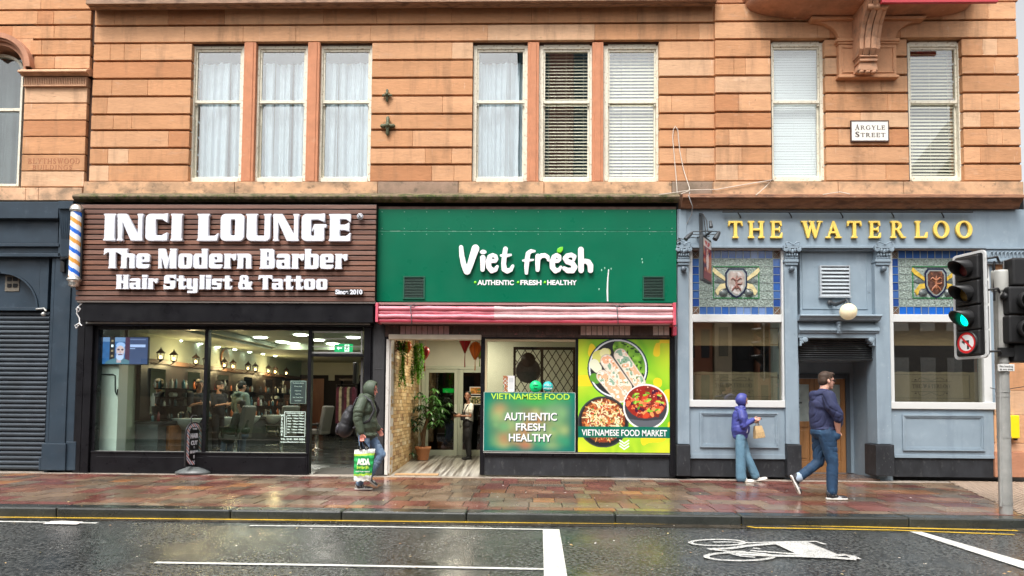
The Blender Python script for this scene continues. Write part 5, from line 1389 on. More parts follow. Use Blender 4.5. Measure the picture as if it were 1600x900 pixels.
# brick wall
m = MB(); r_ = random.Random(8); zz = -.02; row = 0
while zz < 3.05:
 y = -.02 - (.11 if row % 2 else 0)
 while y < YR:
  w = r_.uniform(.20, .34); y1 = min(y + w, YR)
  if y1 > .02:
   t = r_.random(); c = (.48, .32, .155) if t < .55 else ((.58, .43, .24) if t < .82 else ((.33, .20, .10) if t < .93 else (.66, .54, .36))); k = r_.uniform(.85, 1.12)
   m.box(xL - .05, xL + r_.uniform(0, .012), max(y, .02) + .004, y1 - .004, zz + .004, zz + .071, 0, tuple(v * k for v in c))
  y = y1
 zz += .075; row += 1
m.box(xL - .06, xL - .012, .02, YR, -.02, 3.1, 0, (.28, .20, .11))
m.build('brick_slip_wall', M('tan_brick_slip', (1, 1, 1), .75, attr=True, var=(14, .2), bump=(40, .4, .006)), fs_)
m = MB(); CW = M('cream_recess_wall', (.60, .60, .50), .7, var=(2, .06))
m.box(xL - .05, xx1 + .9, .17, YR + .1, 3.02, 3.1)
m.box(xL, xx1 + .9, YR, YR + .12, 2.27, 3.02); m.build('recess_ceiling', CW, fs_)
xd0, zd0, xd1, zd1 = R(662, 577, 752, 712, YR)
m = MB(); xw0 = X(648, 640, YR)
m.box(xL, xd0 - .0, YR, YR + .12, zr - .1, 2.27); m.build('end_wall', CW, fs_)
m = MB(); xs_ = X(772, 640, YR)
m.box(xs_ + .05, xx1 + .9, YR, YR + .12, zr - .1, 2.27); m.build('inner_wall', CW, fs_)
m = MB(); m.box(xx1 + .9, xx1 + 1.0, .17, YR + .1, 0, 3.1); m.build('far_side_wall', CW, fs_)
FRM = M('pale_green_door_frame', (.46, .50, .40), .4)
def gdoor(a, b, lab, grip_right=True):
 x0, z0, x1, z1 = R(a, 577, b, 712, YR)
 d_ = bpy.data.objects.new('glazed_door', None); COL.objects.link(d_); d_.parent = fs_; d_.location = Vector(((x0 + x1) / 2, YR, z0)) - wloc(fs_)
 m = MB(); f_ = .085
 m.box(x0, x0 + f_, YR - .03, YR + .03, z0, z1); m.box(x1 - f_, x1, YR - .03, YR + .03, z0, z1); m.box(x0 + f_, x1 - f_, YR - .03, YR + .03, z1 - f_, z1); m.box(x0 + f_, x1 - f_, YR - .03, YR + .03, z0, z0 + .14)
 m.build('frame', FRM, d_, bevel=.006)
 m = MB(); m.box(x0 + f_, x1 - f_, YR - .004, YR + .004, z0 + .14, z1 - f_); m.build('pane', glass('door_glass', (.45, .5, .45), 1, 1.7), d_)
 m = MB(); xg = x1 - .075 if grip_right else x0 + .01
 m.box(xg, xg + .06, YR - .06, YR - .03, z0 + .95, z0 + 1.25) if grip_right else m.tube([(x0 + .04, YR - .03, z0 + .7), (x0 + .04, YR - .09, z0 + .75), (x0 + .04, YR - .09, z0 + 1.2), (x0 + .04, YR - .03, z0 + 1.25)], .012)
 m.build('handle', M('pale_handle', (.6, .62, .55), .4), d_)
 return x0, z0, x1, z1
q1 = gdoor(664, 715, 'l'); q2 = gdoor(718, 772, 'r', False)
m = MB(); m.box(q1[0] - .09, q1[0] - .003, YR - .05, YR + .1, zr - .02, q1[3] + .08); m.box(q1[0] - .09, q2[2] + .09, YR - .05, YR + .1, q1[3] + .003, q1[3] + .08); m.box(q2[2] + .003, q2[2] + .09, YR - .05, YR + .1, zr - .02, q1[3])
m.box(q1[2] + .003, q2[0] - .003, YR - .01, YR + .06, zr, q1[3]); m.build('door_surround', FRM, fs_, bevel=.006)
m = MB(); x0, z0, x1, z1 = R(622, 735, 704, 740, .0)
m.box(X(616, 738, 0), X(684, 738, 0), .03, .22, .008, .035); o = m.build('door_mat', M('tan_mat', (.42, .26, .13), .95, bump=(90, .5, .006)), None, bevel=.006); tag(o, 'narrow tan door mat on the striped tiles at the mouth of the recess', 'door mat')
# room behind the doors
m = MB(); m.quad((xL, YR + 3, 0), (xx1 + 1, YR + 3, 0), (xx1 + 1, YR + 3, 3), (xL, YR + 3, 3)); m.quad((xL, YR + .1, .14), (xx1 + 1, YR + .1, .14), (xx1 + 1, YR + 3, .14), (xL, YR + 3, .14)); m.quad((xL, YR + .1, 2.6), (xx1 + 1, YR + .1, 2.6), (xx1 + 1, YR + 3, 2.6), (xL, YR + 3, 2.6))
m.quad((xL, YR + .1, 0), (xL, YR + 3, 0), (xL, YR + 3, 3), (xL, YR + .1, 3)); m.quad((xx1 + 1, YR + .1, 0), (xx1 + 1, YR + 3, 0), (xx1 + 1, YR + 3, 3), (xx1 + 1, YR + .1, 3))
m.build('back_room', M('dim_shop_room', (.10, .085, .065), .8, var=(2, .3)), fs_)
x0, z0, x1, z1 = R(692, 607, 709, 613.5, YR + .3)
m = MB(); m.box(x0, x1, YR + .3, YR + .33, z0, z1); o = m.build('green_lit_sign', M('green_lit', (.0, .3, .04), .5, emit=((.0, .55, .06), 1.0)), None); tag(o, 'small glowing green sign behind the left glazed door of the recess', 'lit sign')
for i, (b0, b1) in enumerate(((604.5, 616.5), (619, 632))):
 x0, z0, x1, z1 = R(734, b0, 753, b1, YR - .04)
 t = thing('food_photo_board', ['orange food photo board on the right glazed door, the upper one', 'dark food photo board on the right glazed door, the lower one'][i], 'menu board', ((x0 + x1) / 2, YR - .05, z0))
 m = MB(); m.box(x0, x1, YR - .05, YR - .035, z0, z1); m.build('frame', WHITE, t)
 def fp(u, v, i=i):
  im = np.zeros(u.shape + (3,)); im[:] = (.35, .12, .02) if i == 0 else (.04, .05, .02)
  n = vnoise(u, v, 9, 5, i + 60); im[n > .6] = (.6, .28, .05) if i == 0 else (.5, .4, .2); im[n < .25] = (.1, .15, .03); return im
 canvas('print', VCOL, t, x0 + .015, z0 + .015, x1 - .015, z1 - .015, YR - .052, 40, 24, fp)
l = bpy.data.lights.new('recess_light', 'AREA'); l.energy = 40; l.size = .6; l.color = (1, .92, .72)
o = bpy.data.objects.new('recess_light', l); COL.objects.link(o); o.location = (xL + 1.3, 1.6, 2.97)
m = MB(); m.lathe([(0, 0), (.1, 0), (.1, .03)], (xL + 1.3, 1.6, 2.988), seg=16); o = m.build('recess_ceiling_light', M('recess_lamp', (1, .9, .7), .5, emit=((1, .9, .7), 6)), None); tag(o, 'round ceiling light fixed inside the tiled entrance recess', 'ceiling light')
# lattice screen in the window, round picture
xs0, zs0_, xs1, zs1 = R(802, 543, 899, 625, 1.0)
t = thing('lattice_screen', 'dark wooden screen with diamond lattice behind the food shop window', 'screen', ((xs0 + xs1) / 2, 1.0, .1))
WD = M('dark_lattice_wood', (.045, .028, .018), .5)
m = MB(); xm_ = (xs0 + xs1) / 2 - .05
for q in ((xs0, xs0 + .05), (xs1 - .05, xs1), (xm_ - .03, xm_ + .03)): m.box(q[0], q[1], .98, 1.02, .1, zs1)
m.box(xs0, xs1, .979, 1.021, zs1 - .05, zs1 + .01)
m.build('frame', WD, t)
m = MB(); n = 12; zb0_ = 1.1
for i in range(-9, 14):
 for s in (1, -1):
  a = xs0 + (xs1 - xs0) * i / 8.0; pts = []
  x_, z_ = a, zb0_; L_ = (zs1 - zb0_); dx = s * L_ * .62
  p0, p1 = (a, zb0_), (a + dx, zs1)
  if s < 0: p0, p1 = (a, zb0_), (a + dx, zs1)
  # clip to frame
  def cl(p0, p1):
   t0, t1 = 0, 1
   d = p1[0] - p0[0]
   for lo, hi in ((xs0, xs1),):
    ta, tb = (lo - p0[0]) / d, (hi - p0[0]) / d
    if ta > tb: ta, tb = tb, ta
    t0, t1 = max(t0, ta), min(t1, tb)
   return (t0, t1)
  t0, t1 = cl(p0, p1)
  if t1 - t0 > .02:
   A = (p0[0] + (p1[0] - p0[0]) * t0, 1.0 + .006 * s, p0[1] + (p1[1] - p0[1]) * t0); B = (p0[0] + (p1[0] - p0[0]) * t1, 1.0 + .006 * s, p0[1] + (p1[1] - p0[1]) * t1)
   m.tube([A, B], .009, 4)
m.build('lattice', WD, t)
c = P(825, 573, .95)
m = MB(); m.lathe([(0, 0), (.24, 0), (.26, .02), (.24, .04), (0, .04)], (c.x, .93, c.z - .08), (0, -1, 0), 28); m.lathe([(0, .041), (.0, .041), (.15, .06), (0, .09)], (c.x, .93, c.z + .14), (0, -1, 0), 20)
o = m.build('conical_hat_picture', M('dark_round_board', (.07, .055, .045), .6, var=(6, .4)), None); tag(o, 'dark round plaque with a conical hat hanging on the lattice screen', 'wall plaque')
m = MB(); x0, z0, x1, z1 = R(700, 532, 905, 622, 1.2); m.quad((x0 + .6, 2.6, 0), (x1 + .5, 2.6, 0), (x1 + .5, 2.6, 3.02), (x0 + .6, 2.6, 3.02)); m.build('window_back_wall', CW, fs_)
# stickers and small menu
for i, (px, col, s1, s2, lab) in enumerate(((837, (.0, .62, .20), 'Uber', 'Eats', 'round green delivery sticker on the food shop window, the left of two'), (856, (.02, .50, .50), 'FOOD', 'HYGIENE', 'round turquoise sticker on the food shop window, the right of two'))):
 c = P(px, 604, .02); t = thing('window_sticker', lab, 'sticker', (c.x, .02, c.z))
 m = MB(); m.lathe([(0, .004), (.118 if i == 0 else .10, .004), (.118 if i == 0 else .10, 0)], (c.x, .024, c.z), (0, -1, 0), 28); m.build('disc', M('sticker_%d' % i, col, .4), t)
 text(s1, 'lettering', BLACKM if i == 0 else WHITE, t, c.x, c.z + .01, .018, height=.035, depth=.002, bold=.02); text(s2, 'lettering', BLACKM if i == 0 else WHITE, t, c.x, c.z - .05, .018, height=.03, depth=.002, bold=.02)
x0, z0, x1, z1 = R(786, 587, 804, 612, .02)
def mn(u, v):
 im = np.ones(u.shape + (3,)) * .75; k = (u < .42)
 n = vnoise(u, v, 5, 9, 77); im[k & (n > .4)] = (.35, .14, .06); im[k & (n < .25)] = (.08, .2, .06)
 im[(u > .5) & (u < .92) & (((v * 14) % 1) < .35) & (v > .12) & (v < .8)] = (.35, .4, .42); return im
o = canvas('menu_card', VCOL, None, x0, z0, x1, z1, .02, 40, 56, mn); tag(o, 'white menu card with small food pictures taped inside the food shop window', 'menu card')
# ---- posters
def swirl(u, v, a, b, c, seed, s=5):
 n = vnoise(u, v, s, s, seed); n2 = vnoise(u, v, s * 2.2, s * 2.2, seed + 1)
 t = np.clip((np.sin((n * 5 + n2 * 1.6) * 3.1) + 1) / 2, 0, 1)[..., None]
 t2 = np.clip((vnoise(u, v, 3, 3, seed + 2) - .35) * 2.2, 0, 1)[..., None]
 im = np.array(a) * (1 - t) + np.array(b) * t
 return im * (1 - t2) + np.array(c) * t2
def poster2(u, v):
 X_ = 312 + u * 540; Y_ = 112 + v * 663
 im = swirl(u, v, srgb(150, 205, 45), srgb(120, 190, 40), srgb(205, 215, 50), 41, 4)
 n = vnoise(u, v, 7, 8, 90); im[n > .72] = srgb(235, 205, 40)
 def disc(cx, cy, r, c): im[(X_ - cx) ** 2 + (Y_ - cy) ** 2 < r * r] = c
 def paint(mask, c): im[mask] = c
 def cap(pts, c): paint(sd_caps(X_, Y_, pts) < 0, c)
 rg = np.random.default_rng(5)
 disc(545, 285, 179, srgb(20, 52, 66)); disc(545, 285, 171, srgb(225, 230, 235)); disc(545, 285, 162, srgb(38, 42, 44))
 inside = (X_ - 545) ** 2 + (Y_ - 285) ** 2 < 160 ** 2
 n1 = vnoise(u, v, 26, 30, 7); n3 = vnoise(u, v, 50, 60, 8)
 leaf = inside & (sd_caps(X_, Y_, [(560, 160, 45), (640, 215, 70), (668, 290, 40)]) < 0)
 im[leaf] = (np.array(srgb(62, 118, 28)) * (1 - n1[leaf][:, None]) + np.array(srgb(150, 205, 70)) * n1[leaf][:, None])
 im[leaf & (n3 > .72)] = srgb(30, 70, 18)
 cap([(430, 215, 36), (480, 190, 24)], srgb(215, 215, 110)); cap([(468, 195, 30)], srgb(235, 232, 170)); cap([(405, 260, 30), (425, 285, 26)], srgb(230, 232, 205)); cap([(405, 340, 26), (420, 355, 20)], srgb(90, 150, 50))
 for (a, b, r) in (((560, 205), (670, 365), 36), ((480, 240), (590, 395), 36), ((455, 330), (560, 450), 34)):
  cap([(a[0], a[1], r + 3), (b[0], b[1], r + 3)], srgb(190, 175, 160)); cap([(a[0], a[1], r), (b[0], b[1], r)], srgb(232, 222, 205))
  rl = sd_caps(X_, Y_, [(a[0], a[1], r), (b[0], b[1], r)]) < -4
  im[rl & (n1 > .55)] = srgb(240, 178, 140); im[rl & (n1 < .28)] = srgb(140, 175, 150); im[rl & (n3 > .78)] = srgb(250, 240, 228); im[rl & (n3 < .14)] = srgb(90, 130, 60)
 disc(460, 598, 150, srgb(60, 66, 66)); disc(460, 598, 142, srgb(34, 38, 40)); disc(460, 590, 128, srgb(120, 62, 34))
 ins = (X_ - 460) ** 2 + (Y_ - 590) ** 2 < 124 ** 2
 for k in range(330):
  a = rg.uniform(0, 6.28); r = 118 * math.sqrt(rg.random()); cx, cy = 460 + r * math.cos(a), 590 + r * math.sin(a); t = rg.uniform(0, 3.14); L_ = rg.uniform(8, 22)
  c = [srgb(232, 196, 130), srgb(214, 150, 84), srgb(240, 220, 170), srgb(196, 96, 48), srgb(150, 60, 36), srgb(245, 230, 195)][rg.integers(6)]
  cap([(cx - L_ * math.cos(t), cy - L_ * math.sin(t), 3), (cx + L_ * .3, cy, 3.4), (cx + L_ * math.cos(t), cy + L_ * math.sin(t), 3)], c)
 for k in range(40):
  a = rg.uniform(0, 6.28); r = 112 * math.sqrt(rg.random()); cap([(460 + r * math.cos(a), 590 + r * math.sin(a), rg.uniform(3, 6))], [srgb(90, 150, 40), srgb(60, 110, 30), srgb(205, 60, 40)][rg.integers(3)])
 disc(710, 508, 134, srgb(236, 236, 230)); disc(710, 508, 124, srgb(58, 60, 66))
 paint(((X_ - 710) ** 2 + (Y_ - 508) ** 2 < 124 ** 2) & (Y_ > 590 - (np.abs(X_ - 710) * .1)), srgb(92, 96, 104))
 paint(sd_ell(X_, Y_, 710, 480, 118, 96) < 0, srgb(150, 40, 30))
 for k in range(150):
  a = rg.uniform(0, 6.28); r = math.sqrt(rg.random()); cx, cy = 710 + 106 * r * math.cos(a), 482 + 84 * r * math.sin(a)
  c = [srgb(200, 70, 40), srgb(228, 110, 70), srgb(150, 34, 26), srgb(236, 150, 90), srgb(70, 20, 50), srgb(120, 40, 30)][rg.integers(6)]; q = rg.uniform(5, 17); t = rg.uniform(0, 3.14)
  cap([(cx, cy, q), (cx + q * math.cos(t), cy + q * math.sin(t), q * .7)], c)
  if rg.random() < .5: cap([(cx - q * .3, cy - q * .4, q * .25)], srgb(250, 200, 170))
 for k in range(22):
  a = rg.uniform(0, 6.28); r = math.sqrt(rg.random()); cx, cy = 710 + 100 * r * math.cos(a), 470 + 78 * r * math.sin(a); t = rg.uniform(0, 3.14)
  cap([(cx, cy, 4), (cx + 18 * math.cos(t), cy + 12 * math.sin(t), 6)], [srgb(130, 190, 50), srgb(90, 150, 40), srgb(170, 210, 80)][rg.integers(3)])
 paint((Y_ > 625) & (Y_ < 690), srgb(0, 104, 84))
 for k in range(3):
  for dx in (-1, 1): cap([(583, 722 + k * 17, 3.5), (583 + dx * 26, 704 + k * 17, 3.5)], srgb(235, 245, 235))
 return im
x0, z0, x1, z1 = R(903.5, 530, 1047, 707, -.035)
p2 = thing('bowls_poster', 'lime green window poster with three bowls of food reading VIETNAMESE FOOD MARKET', 'poster', ((x0 + x1) / 2, -.03, z0))
m = MB(); m.box(x0, x1, -.033, -.022, z0, z1); m.build('backing_sheet', M('poster_edge', (.2, .5, .03), .5), p2)
canvas('print', VCOL, p2, x0, z0, x1, z1, -.036, 300, 370, poster2)
xa, za, xb, zb3 = R(909, 671, 1042, 681, -.04)
text('VIETNAMESE FOOD MARKET', 'lettering', WHITE, p2, (xa + xb) / 2, za, -.0375, width=xb - xa, height=zb3 - za, depth=.003, bold=.018)
def poster1(u, v):
 n = vnoise(u, v, 5, 4, 11); n2 = vnoise(u, v, 9, 7, 12)
 A, B = np.array(srgb(0, 96, 92)), np.array(srgb(10, 140, 100)); im = A * (1 - n[..., None]) + B * n[..., None]
 d = np.exp(-(((u - .52) / .33) ** 2 + ((v - .55) / .30) ** 2))[..., None]
 C_ = np.array(srgb(150, 140, 70)) * n2[..., None] + np.array(srgb(190, 105, 75)) * (1 - n2[..., None])
 im = im * (1 - d * .75) + C_ * d * .75
 g = np.exp(-(((u - .8) / .14) ** 2 + ((v - .3) / .16) ** 2))[..., None]; im = im * (1 - g * .6) + np.array(srgb(120, 130, 120)) * g * .6
 g = np.exp(-(((u - .6) / .3) ** 2 + ((v - .13) / .12) ** 2))[..., None]; im = im * (1 - g * .5) + np.array(srgb(60, 190, 60)) * g * .5
 rg = np.random.default_rng(9)
 for k in range(46):
  cx, cy, r = rg.uniform(.12, .92), rg.uniform(.3, .98), rg.uniform(.03, .09); g = np.exp(-((((u - cx)) ** 2 + ((v - cy) * .65) ** 2) / r ** 2))[..., None]
  c = np.array([srgb(180, 190, 120), srgb(200, 110, 80), srgb(120, 170, 110), srgb(40, 150, 110)][rg.integers(4)]); im = im * (1 - g * .5) + c * g * .5
 e = np.clip((.07 - np.minimum(np.minimum(u, 1 - u), np.minimum(v, 1 - v) * .65)) / .07, 0, 1)[..., None]
 return im * (1 - e * .8) + np.array(srgb(0, 108, 100)) * e * .8
x0, z0, x1, z1 = R(755.5, 613, 899, 705.5, -.035)
p1 = thing('green_poster', 'teal green window poster reading VIETNAMESE FOOD AUTHENTIC FRESH HEALTHY, left of the lime poster', 'poster', ((x0 + x1) / 2, -.03, z0))
m = MB(); m.box(x0, x1, -.033, -.022, z0, z1); m.build('backing_sheet', M('poster_edge_teal', (.5, .55, .5), .5), p1)
canvas('print', VCOL, p1, x0 + .01, z0 + .01, x1 - .01, z1 - .005, -.036, 200, 130, poster1)
LIMET = M('lime_print', srgb(185, 225, 70), .5); SHD = M('print_shadow_ink', srgb(10, 70, 60), .6)
def ptext(s, a, b, top, base, mat, bold=.04, shadow=True):
 xa, za, xb, zb4 = R(a, top, b, base, -.04)
 if shadow: text(s, 'lettering', SHD, p1, (xa + xb) / 2 + .016, za - .016, -.0372, width=xb - xa, height=zb4 - za, depth=.002, bold=bold)
 text(s, 'lettering', mat, p1, (xa + xb) / 2, za, -.040, width=xb - xa, height=zb4 - za, depth=.003, bold=bold)
ptext('VIETNAMESE FOOD', 767, 890, 614.5, 624, LIMET, .012, False)
ptext('AUTHENTIC', 788, 870, 644.5, 656.5, WHITE, .022); ptext('FRESH', 806, 852, 661, 672.5, WHITE, .022); ptext('HEALTHY', 795, 862, 677.5, 689.5, WHITE, .022)
# ---- silk lanterns
def silk(px, py, w, h, Y, col, lab, tassel=10, topcut=False, shape='drop'):
 c = P(px, py, Y); t = thing('silk_lantern', lab, 'paper lantern', (c.x, Y, c.z)); s = 1100 / (DIST + Y)
 R_ = w / 2 / s; H_ = h / s
 pr_ = [(.02, H_ / 2), (.3 * R_, H_ / 2), (.75 * R_, H_ * .40), (R_, H_ * .18), (.92 * R_, H_ * .0), (.55 * R_, -H_ * .28), (.2 * R_, -H_ * .46), (.03, -H_ / 2)] if shape == 'drop' else [(.0, H_ / 2), (R_, H_ * .5), (R_ * .95, H_ * .40), (.5 * R_, -.05 * H_), (.1 * R_, -.48 * H_), (.02, -H_ / 2)]
 m = MB(); m.lathe(pr_, (c.x, Y, c.z), seg=16); m.build('shade', M('silk_' + lab.split()[0] + str(int(px)), col, .45, sss=.0, trans=.3), t)
 m = MB()
 for k in range(8):
  a = k * math.pi / 4; m.tube([(c.x + r * 1.02 * math.cos(a), Y + r * 1.02 * math.sin(a), c.z + hh) for r, hh in pr_], .004, 4)
 m.tube([(c.x, Y, c.z + H_ / 2), (c.x, Y, 3.02)], .004, 4); m.build('ribs', M('lantern_rib', tuple(v * .35 for v in col), .5), t)
 m = MB(); m.tube([(c.x, Y, c.z - H_ / 2), (c.x, Y, c.z - H_ / 2 - tassel / s)], [.006, .014], 6); m.build('tassel', M('tassel_' + lab.split()[0], tuple(v * .7 for v in col), .8), t)
silk(636.5, 543, 14, 19, 1.0, (.62, .13, .02), 'orange drop shaped silk lantern by the hanging greenery', 18)
silk(664, 552, 14.5, 21, 1.2, (.33, .01, .015), 'small dark red silk lantern left of the glazed doors', 18)
silk(726.5, 542, 18, 20, .5, (.42, .01, .02), 'flat topped crimson silk lantern hanging left of the amber one', 22, shape='cone')
silk(742.5, 548, 18, 28, .5, (.66, .22, .03), 'large amber silk lantern hanging right of the crimson one', 17)
silk(749.5, 551, 9, 20, .8, (.20, .42, .04), 'green silk lantern half hidden behind the amber one', 12)
# ---- hanging greenery: strings of leaves
def leaf_string(mb, x, y, z0, z1, r_, col, n):
 for k in range(n):
  t = k / n; zz = z0 + (z1 - z0) * t; a = r_.uniform(0, 6.28); e = r_.uniform(.02, .07)
  p = Vector((x + .03 * math.sin(zz * 6 + x * 50), y + .02 * math.cos(zz * 5), zz)); d = Vector((math.cos(a), math.sin(a), r_.uniform(-.9, .1))) * e
  s = Vector((-math.sin(a), math.cos(a), 0)) * .012; kk = r_.uniform(.6, 1.4)
  mb.quad(p, p + d * .5 + s, p + d, p + d * .5 - s, 0, tuple(v * kk for v in col))
LEAF = M('trailing_leaf', (1, 1, 1), .5, attr=True, trans=.25)
r_ = random.Random(12)
for j, (pa, pb, z0p, z1p, Y, c, lab) in enumerate(((625, 634, 534, 610, .45, (.13, .36, .02), 'long bright green artificial vine hanging by the brick wall, nearest the street edge'), (643, 648, 540, 606, .6, (.10, .30, .02), 'narrow green artificial vine hanging between the two others'), (650, 660, 536, 602, .7, (.20, .50, .03), 'lime green artificial vine hanging beside the small red lantern'))):
 m = MB(); c0 = P((pa + pb) / 2, z0p, Y)
 for k in range(int((pb - pa) * 2.2)):
  px = r_.uniform(pa, pb); zt = Z(px, z0p, Y); zb_ = Z(px, z1p - r_.uniform(0, 22), Y)
  leaf_string(m, X(px, 560, Y), Y + r_.uniform(-.06, .06), zt, zb_, r_, c, 80)
 m.tube([(c0.x, Y, c0.z), (c0.x, Y, 3.02)], .006, 4, 0, (.05, .08, .02))
 o = m.build('hanging_vine', LEAF); tag(o, lab, 'hanging plant')
m = MB()
for k in range(60):
 c = P(r_.uniform(619, 633), r_.uniform(533, 548), .5); a = r_.uniform(0, 6.28); s = .035; u_ = Vector((math.cos(a), r_.uniform(-1, 1), math.sin(a))) * s; w_ = Vector((-math.sin(a), 0, math.cos(a))) * s * .5
 m.quad(c - u_, c - w_, c + u_, c + w_, 0, r_.choice([(.02, .05, .02), (.20, .03, .02), (.04, .09, .03)]))
o = m.build('flower_garland', LEAF); tag(o, 'dark garland of leaves and red flowers at the top of the brick wall', 'garland')
# ---- potted plant
g = P(661, 718, 2.4); zp = .11; px_, py_ = X(661, 700, 2.5), 2.5
pt = thing('potted_plant', 'leafy money tree in a terracotta pot in front of the glazed doors', 'potted plant', (px_, py_, zp))
m = MB(); m.lathe([(0, .0), (.115, .0), (.125, .02), (.165, .25), (.185, .25), (.185, .31), (.16, .31), (.15, .26), (0, .26)], (px_, py_, zp), seg=26); m.build('pot', M('terracotta', (.56, .24, .11), .7, var=(6, .1)), pt)
m = MB(); tops = []
for k in range(4):
 a = k * 1.57; m.tube([(px_ + .03 * math.cos(a), py_ + .03 * math.sin(a), zp + .25), (px_ + .04 * math.cos(a + 2), py_ + .04 * math.sin(a + 2), zp + .6), (px_ + .1 + .03 * math.cos(a + 4), py_ + .03 * math.sin(a + 4), zp + .95), (px_ + .16 + .12 * math.cos(a), py_ + .12 * math.sin(a), zp + 1.15)], [.028, .024, .02, .012], 8)
m.build('stem', M('plant_stem', (.12, .07, .035), .8), pt)
m = MB(); r_ = random.Random(21)
for k in range(58):
 if k < 40: c0 = Vector((px_ + .22 + r_.gauss(0, .17), py_ + r_.gauss(0, .18), zp + 1.2 + r_.gauss(0, .22))); base = (.05, .15, .03)
 else: c0 = Vector((px_ - .22 + r_.gauss(0, .1), py_ + r_.gauss(0, .12), zp + 1.05 + r_.gauss(0, .28))); base = (.02, .06, .02)
 m.tube([Vector((px_ + .08, py_, zp + .95)), (Vector((px_ + .08, py_, zp + .95)) + c0) / 2 + Vector((0, 0, .05)), c0], .004, 4, 0, (.06, .10, .03))
 ax_ = r_.uniform(0, 6.28)
 for j in range(6):
  a = ax_ + j * 1.05; L_ = r_.uniform(.12, .19); d = Vector((math.cos(a), math.sin(a), -.55 + r_.uniform(-.3, .2))).normalized(); s = Vector((-math.sin(a), math.cos(a), 0)) * .028; kk = r_.uniform(.6, 1.5)
  p0 = c0; p1 = c0 + d * L_ * .5; p2_ = c0 + d * L_ + Vector((0, 0, -.03)); col = tuple(v * kk for v in base)
  m.add([p0, p1 + s, p2_, p1 - s, p1 + Vector((0, 0, .008))], [(0, 1, 4), (1, 2, 4), (2, 3, 4), (3, 0, 4)], 0, col)
m.build('foliage', M('plant_leaf', (1, 1, 1), .38, attr=True, trans=.2), pt)
# ------------------------------------------------------------------ the pub
pub = thing('pub_shopfront', 'blue grey painted pub frontage with white window frames, moulded panels and a recessed doorway', 'shopfront', (X(1310, 742, 0), 0, 0))
m = MB()
m.pr(1058, 327, 1606, 386, -.10, .5)                         # fascia
m.pr(1058, 383.5, 1545, 387.5, -.135, -.1)
m.pr(1060, 327, 1073, 386, -.125, -.1)
m.build('fascia', BLUE, pub, bevel=.005)
m = MB(); m.pr(1129, 329.5, 1521, 332, -.22, -.19)
for px in (1152, 1232, 1312, 1392, 1470): m.tube([P(px, 331, -.20), P(px + 4, 337, -.16), P(px + 5, 340, -.10)], .012, 6)
m.build('strip_light', BLACKPL, pub, bevel=.008)
# gold letters
bn_ = bpy.data.objects.new('pub_name', None); COL.objects.link(bn_); bn_.parent = pub; bn_.location = Vector((X(1330, 360, -.15), -.12, Z(1330, 372, -.15))) - wloc(pub)
GL4 = [('T', 1138, 1161), ('H', 1169, 1195), ('E', 1204, 1223), ('W', 1252, 1286), ('A', 1290, 1316), ('T', 1324, 1347), ('E', 1358, 1377), ('R', 1392, 1416), ('L', 1430, 1450), ('O', 1459, 1484), ('O', 1494, 1520)]
for i, (c, a, b) in enumerate(GL4):
 x0, z0, x1, z1 = R(a, 345.5, b, 371.5, -.16)
 adv, ops = SERIF[c]
 me = glyph(SERIF, c, 1 / 60, .02, .16).copy(); co = [v.co.x for v in me.vertices]; lo, hi = min(co), max(co)
 place_mesh(me, 'letter', GOLD, bn_, (x0 - lo * (x1 - x0) / (hi - lo), -.16, z0), ((x1 - x0) / (hi - lo), z1 - z0, z1 - z0))
# pilasters
def pilaster(a, b, pa, pb, Yp=-.10):
 m = MB(); m.pr(a, 412, b, 694, Yp, .3); m.pr(a, 408, b, 414, Yp - .03, .3)
 m.build('pilaster', BLUE, pub, bevel=.008)
 m = MB(); m.pr(pa, 695, pb, 744, Yp - .06, .3); m.build('plinth_block', PLINTH, pub, bevel=.012)
 m = MB()
 m.pr(a, 388, b, 412, Yp - .02, .2); m.pr(a - 1, 405, b + 1, 409, Yp - .05, .2); m.pr(a - 2, 383, b + 2, 388, Yp - .09, .2)
 x0, z0, x1, z1 = R(a, 388, b, 405, Yp - .03)
 n = 5
 for k in range(n):
  cx_ = x0 + (x1 - x0) * (k + .5) / n; lift = abs(k - (n - 1) / 2) * .02
  m.ball((cx_, Yp - .05, z1 - .06 + lift), (.032, .045, .055), 10); m.ball((cx_, Yp - .045, z1 - .13), (.018, .03, .03), 8)
 for s in (0, 1):
  cc = x0 if s == 0 else x1
  m.lathe([(.0, .03), (.045, .03), (.05, 0), (.045, -.03), (0, -.03)], (cc, Yp - .06, z1 - .03), (0, 1, 0), 14)
  m.tube([(cc, Yp - .09, z1 + .05), (cc + (.02 if s else -.02), Yp - .10, z1 + .09), (cc + (-.03 if s else .03), Yp - .1, z1 + .11), ((x0 + x1) / 2, Yp - .1, z1 + .06)], .012, 6)
 for k in range(9): m.ball((x0 + (x1 - x0) * (k + .5) / 9, Yp - .05, Z((a + b) / 2, 403.5, Yp)), (.011, .015, .011), 6)
 m.build('capital', BLUE, pub, bevel=.004)
 m = MB(); c = P((a + b) / 2, 420.5, Yp - .05); m.lathe([(0, .05), (.045, .045), (.055, .02), (.05, -.03), (.03, -.05)], c, (0, -1, 0), 14); m.build('boss', M('dark_boss', (.10, .13, .16), .5), pub)
pilaster(1059, 1077, 1057.5, 1079); pilaster(1227, 1247, 1230.5, 1253); pilaster(1369, 1391.5, 1369, 1398)
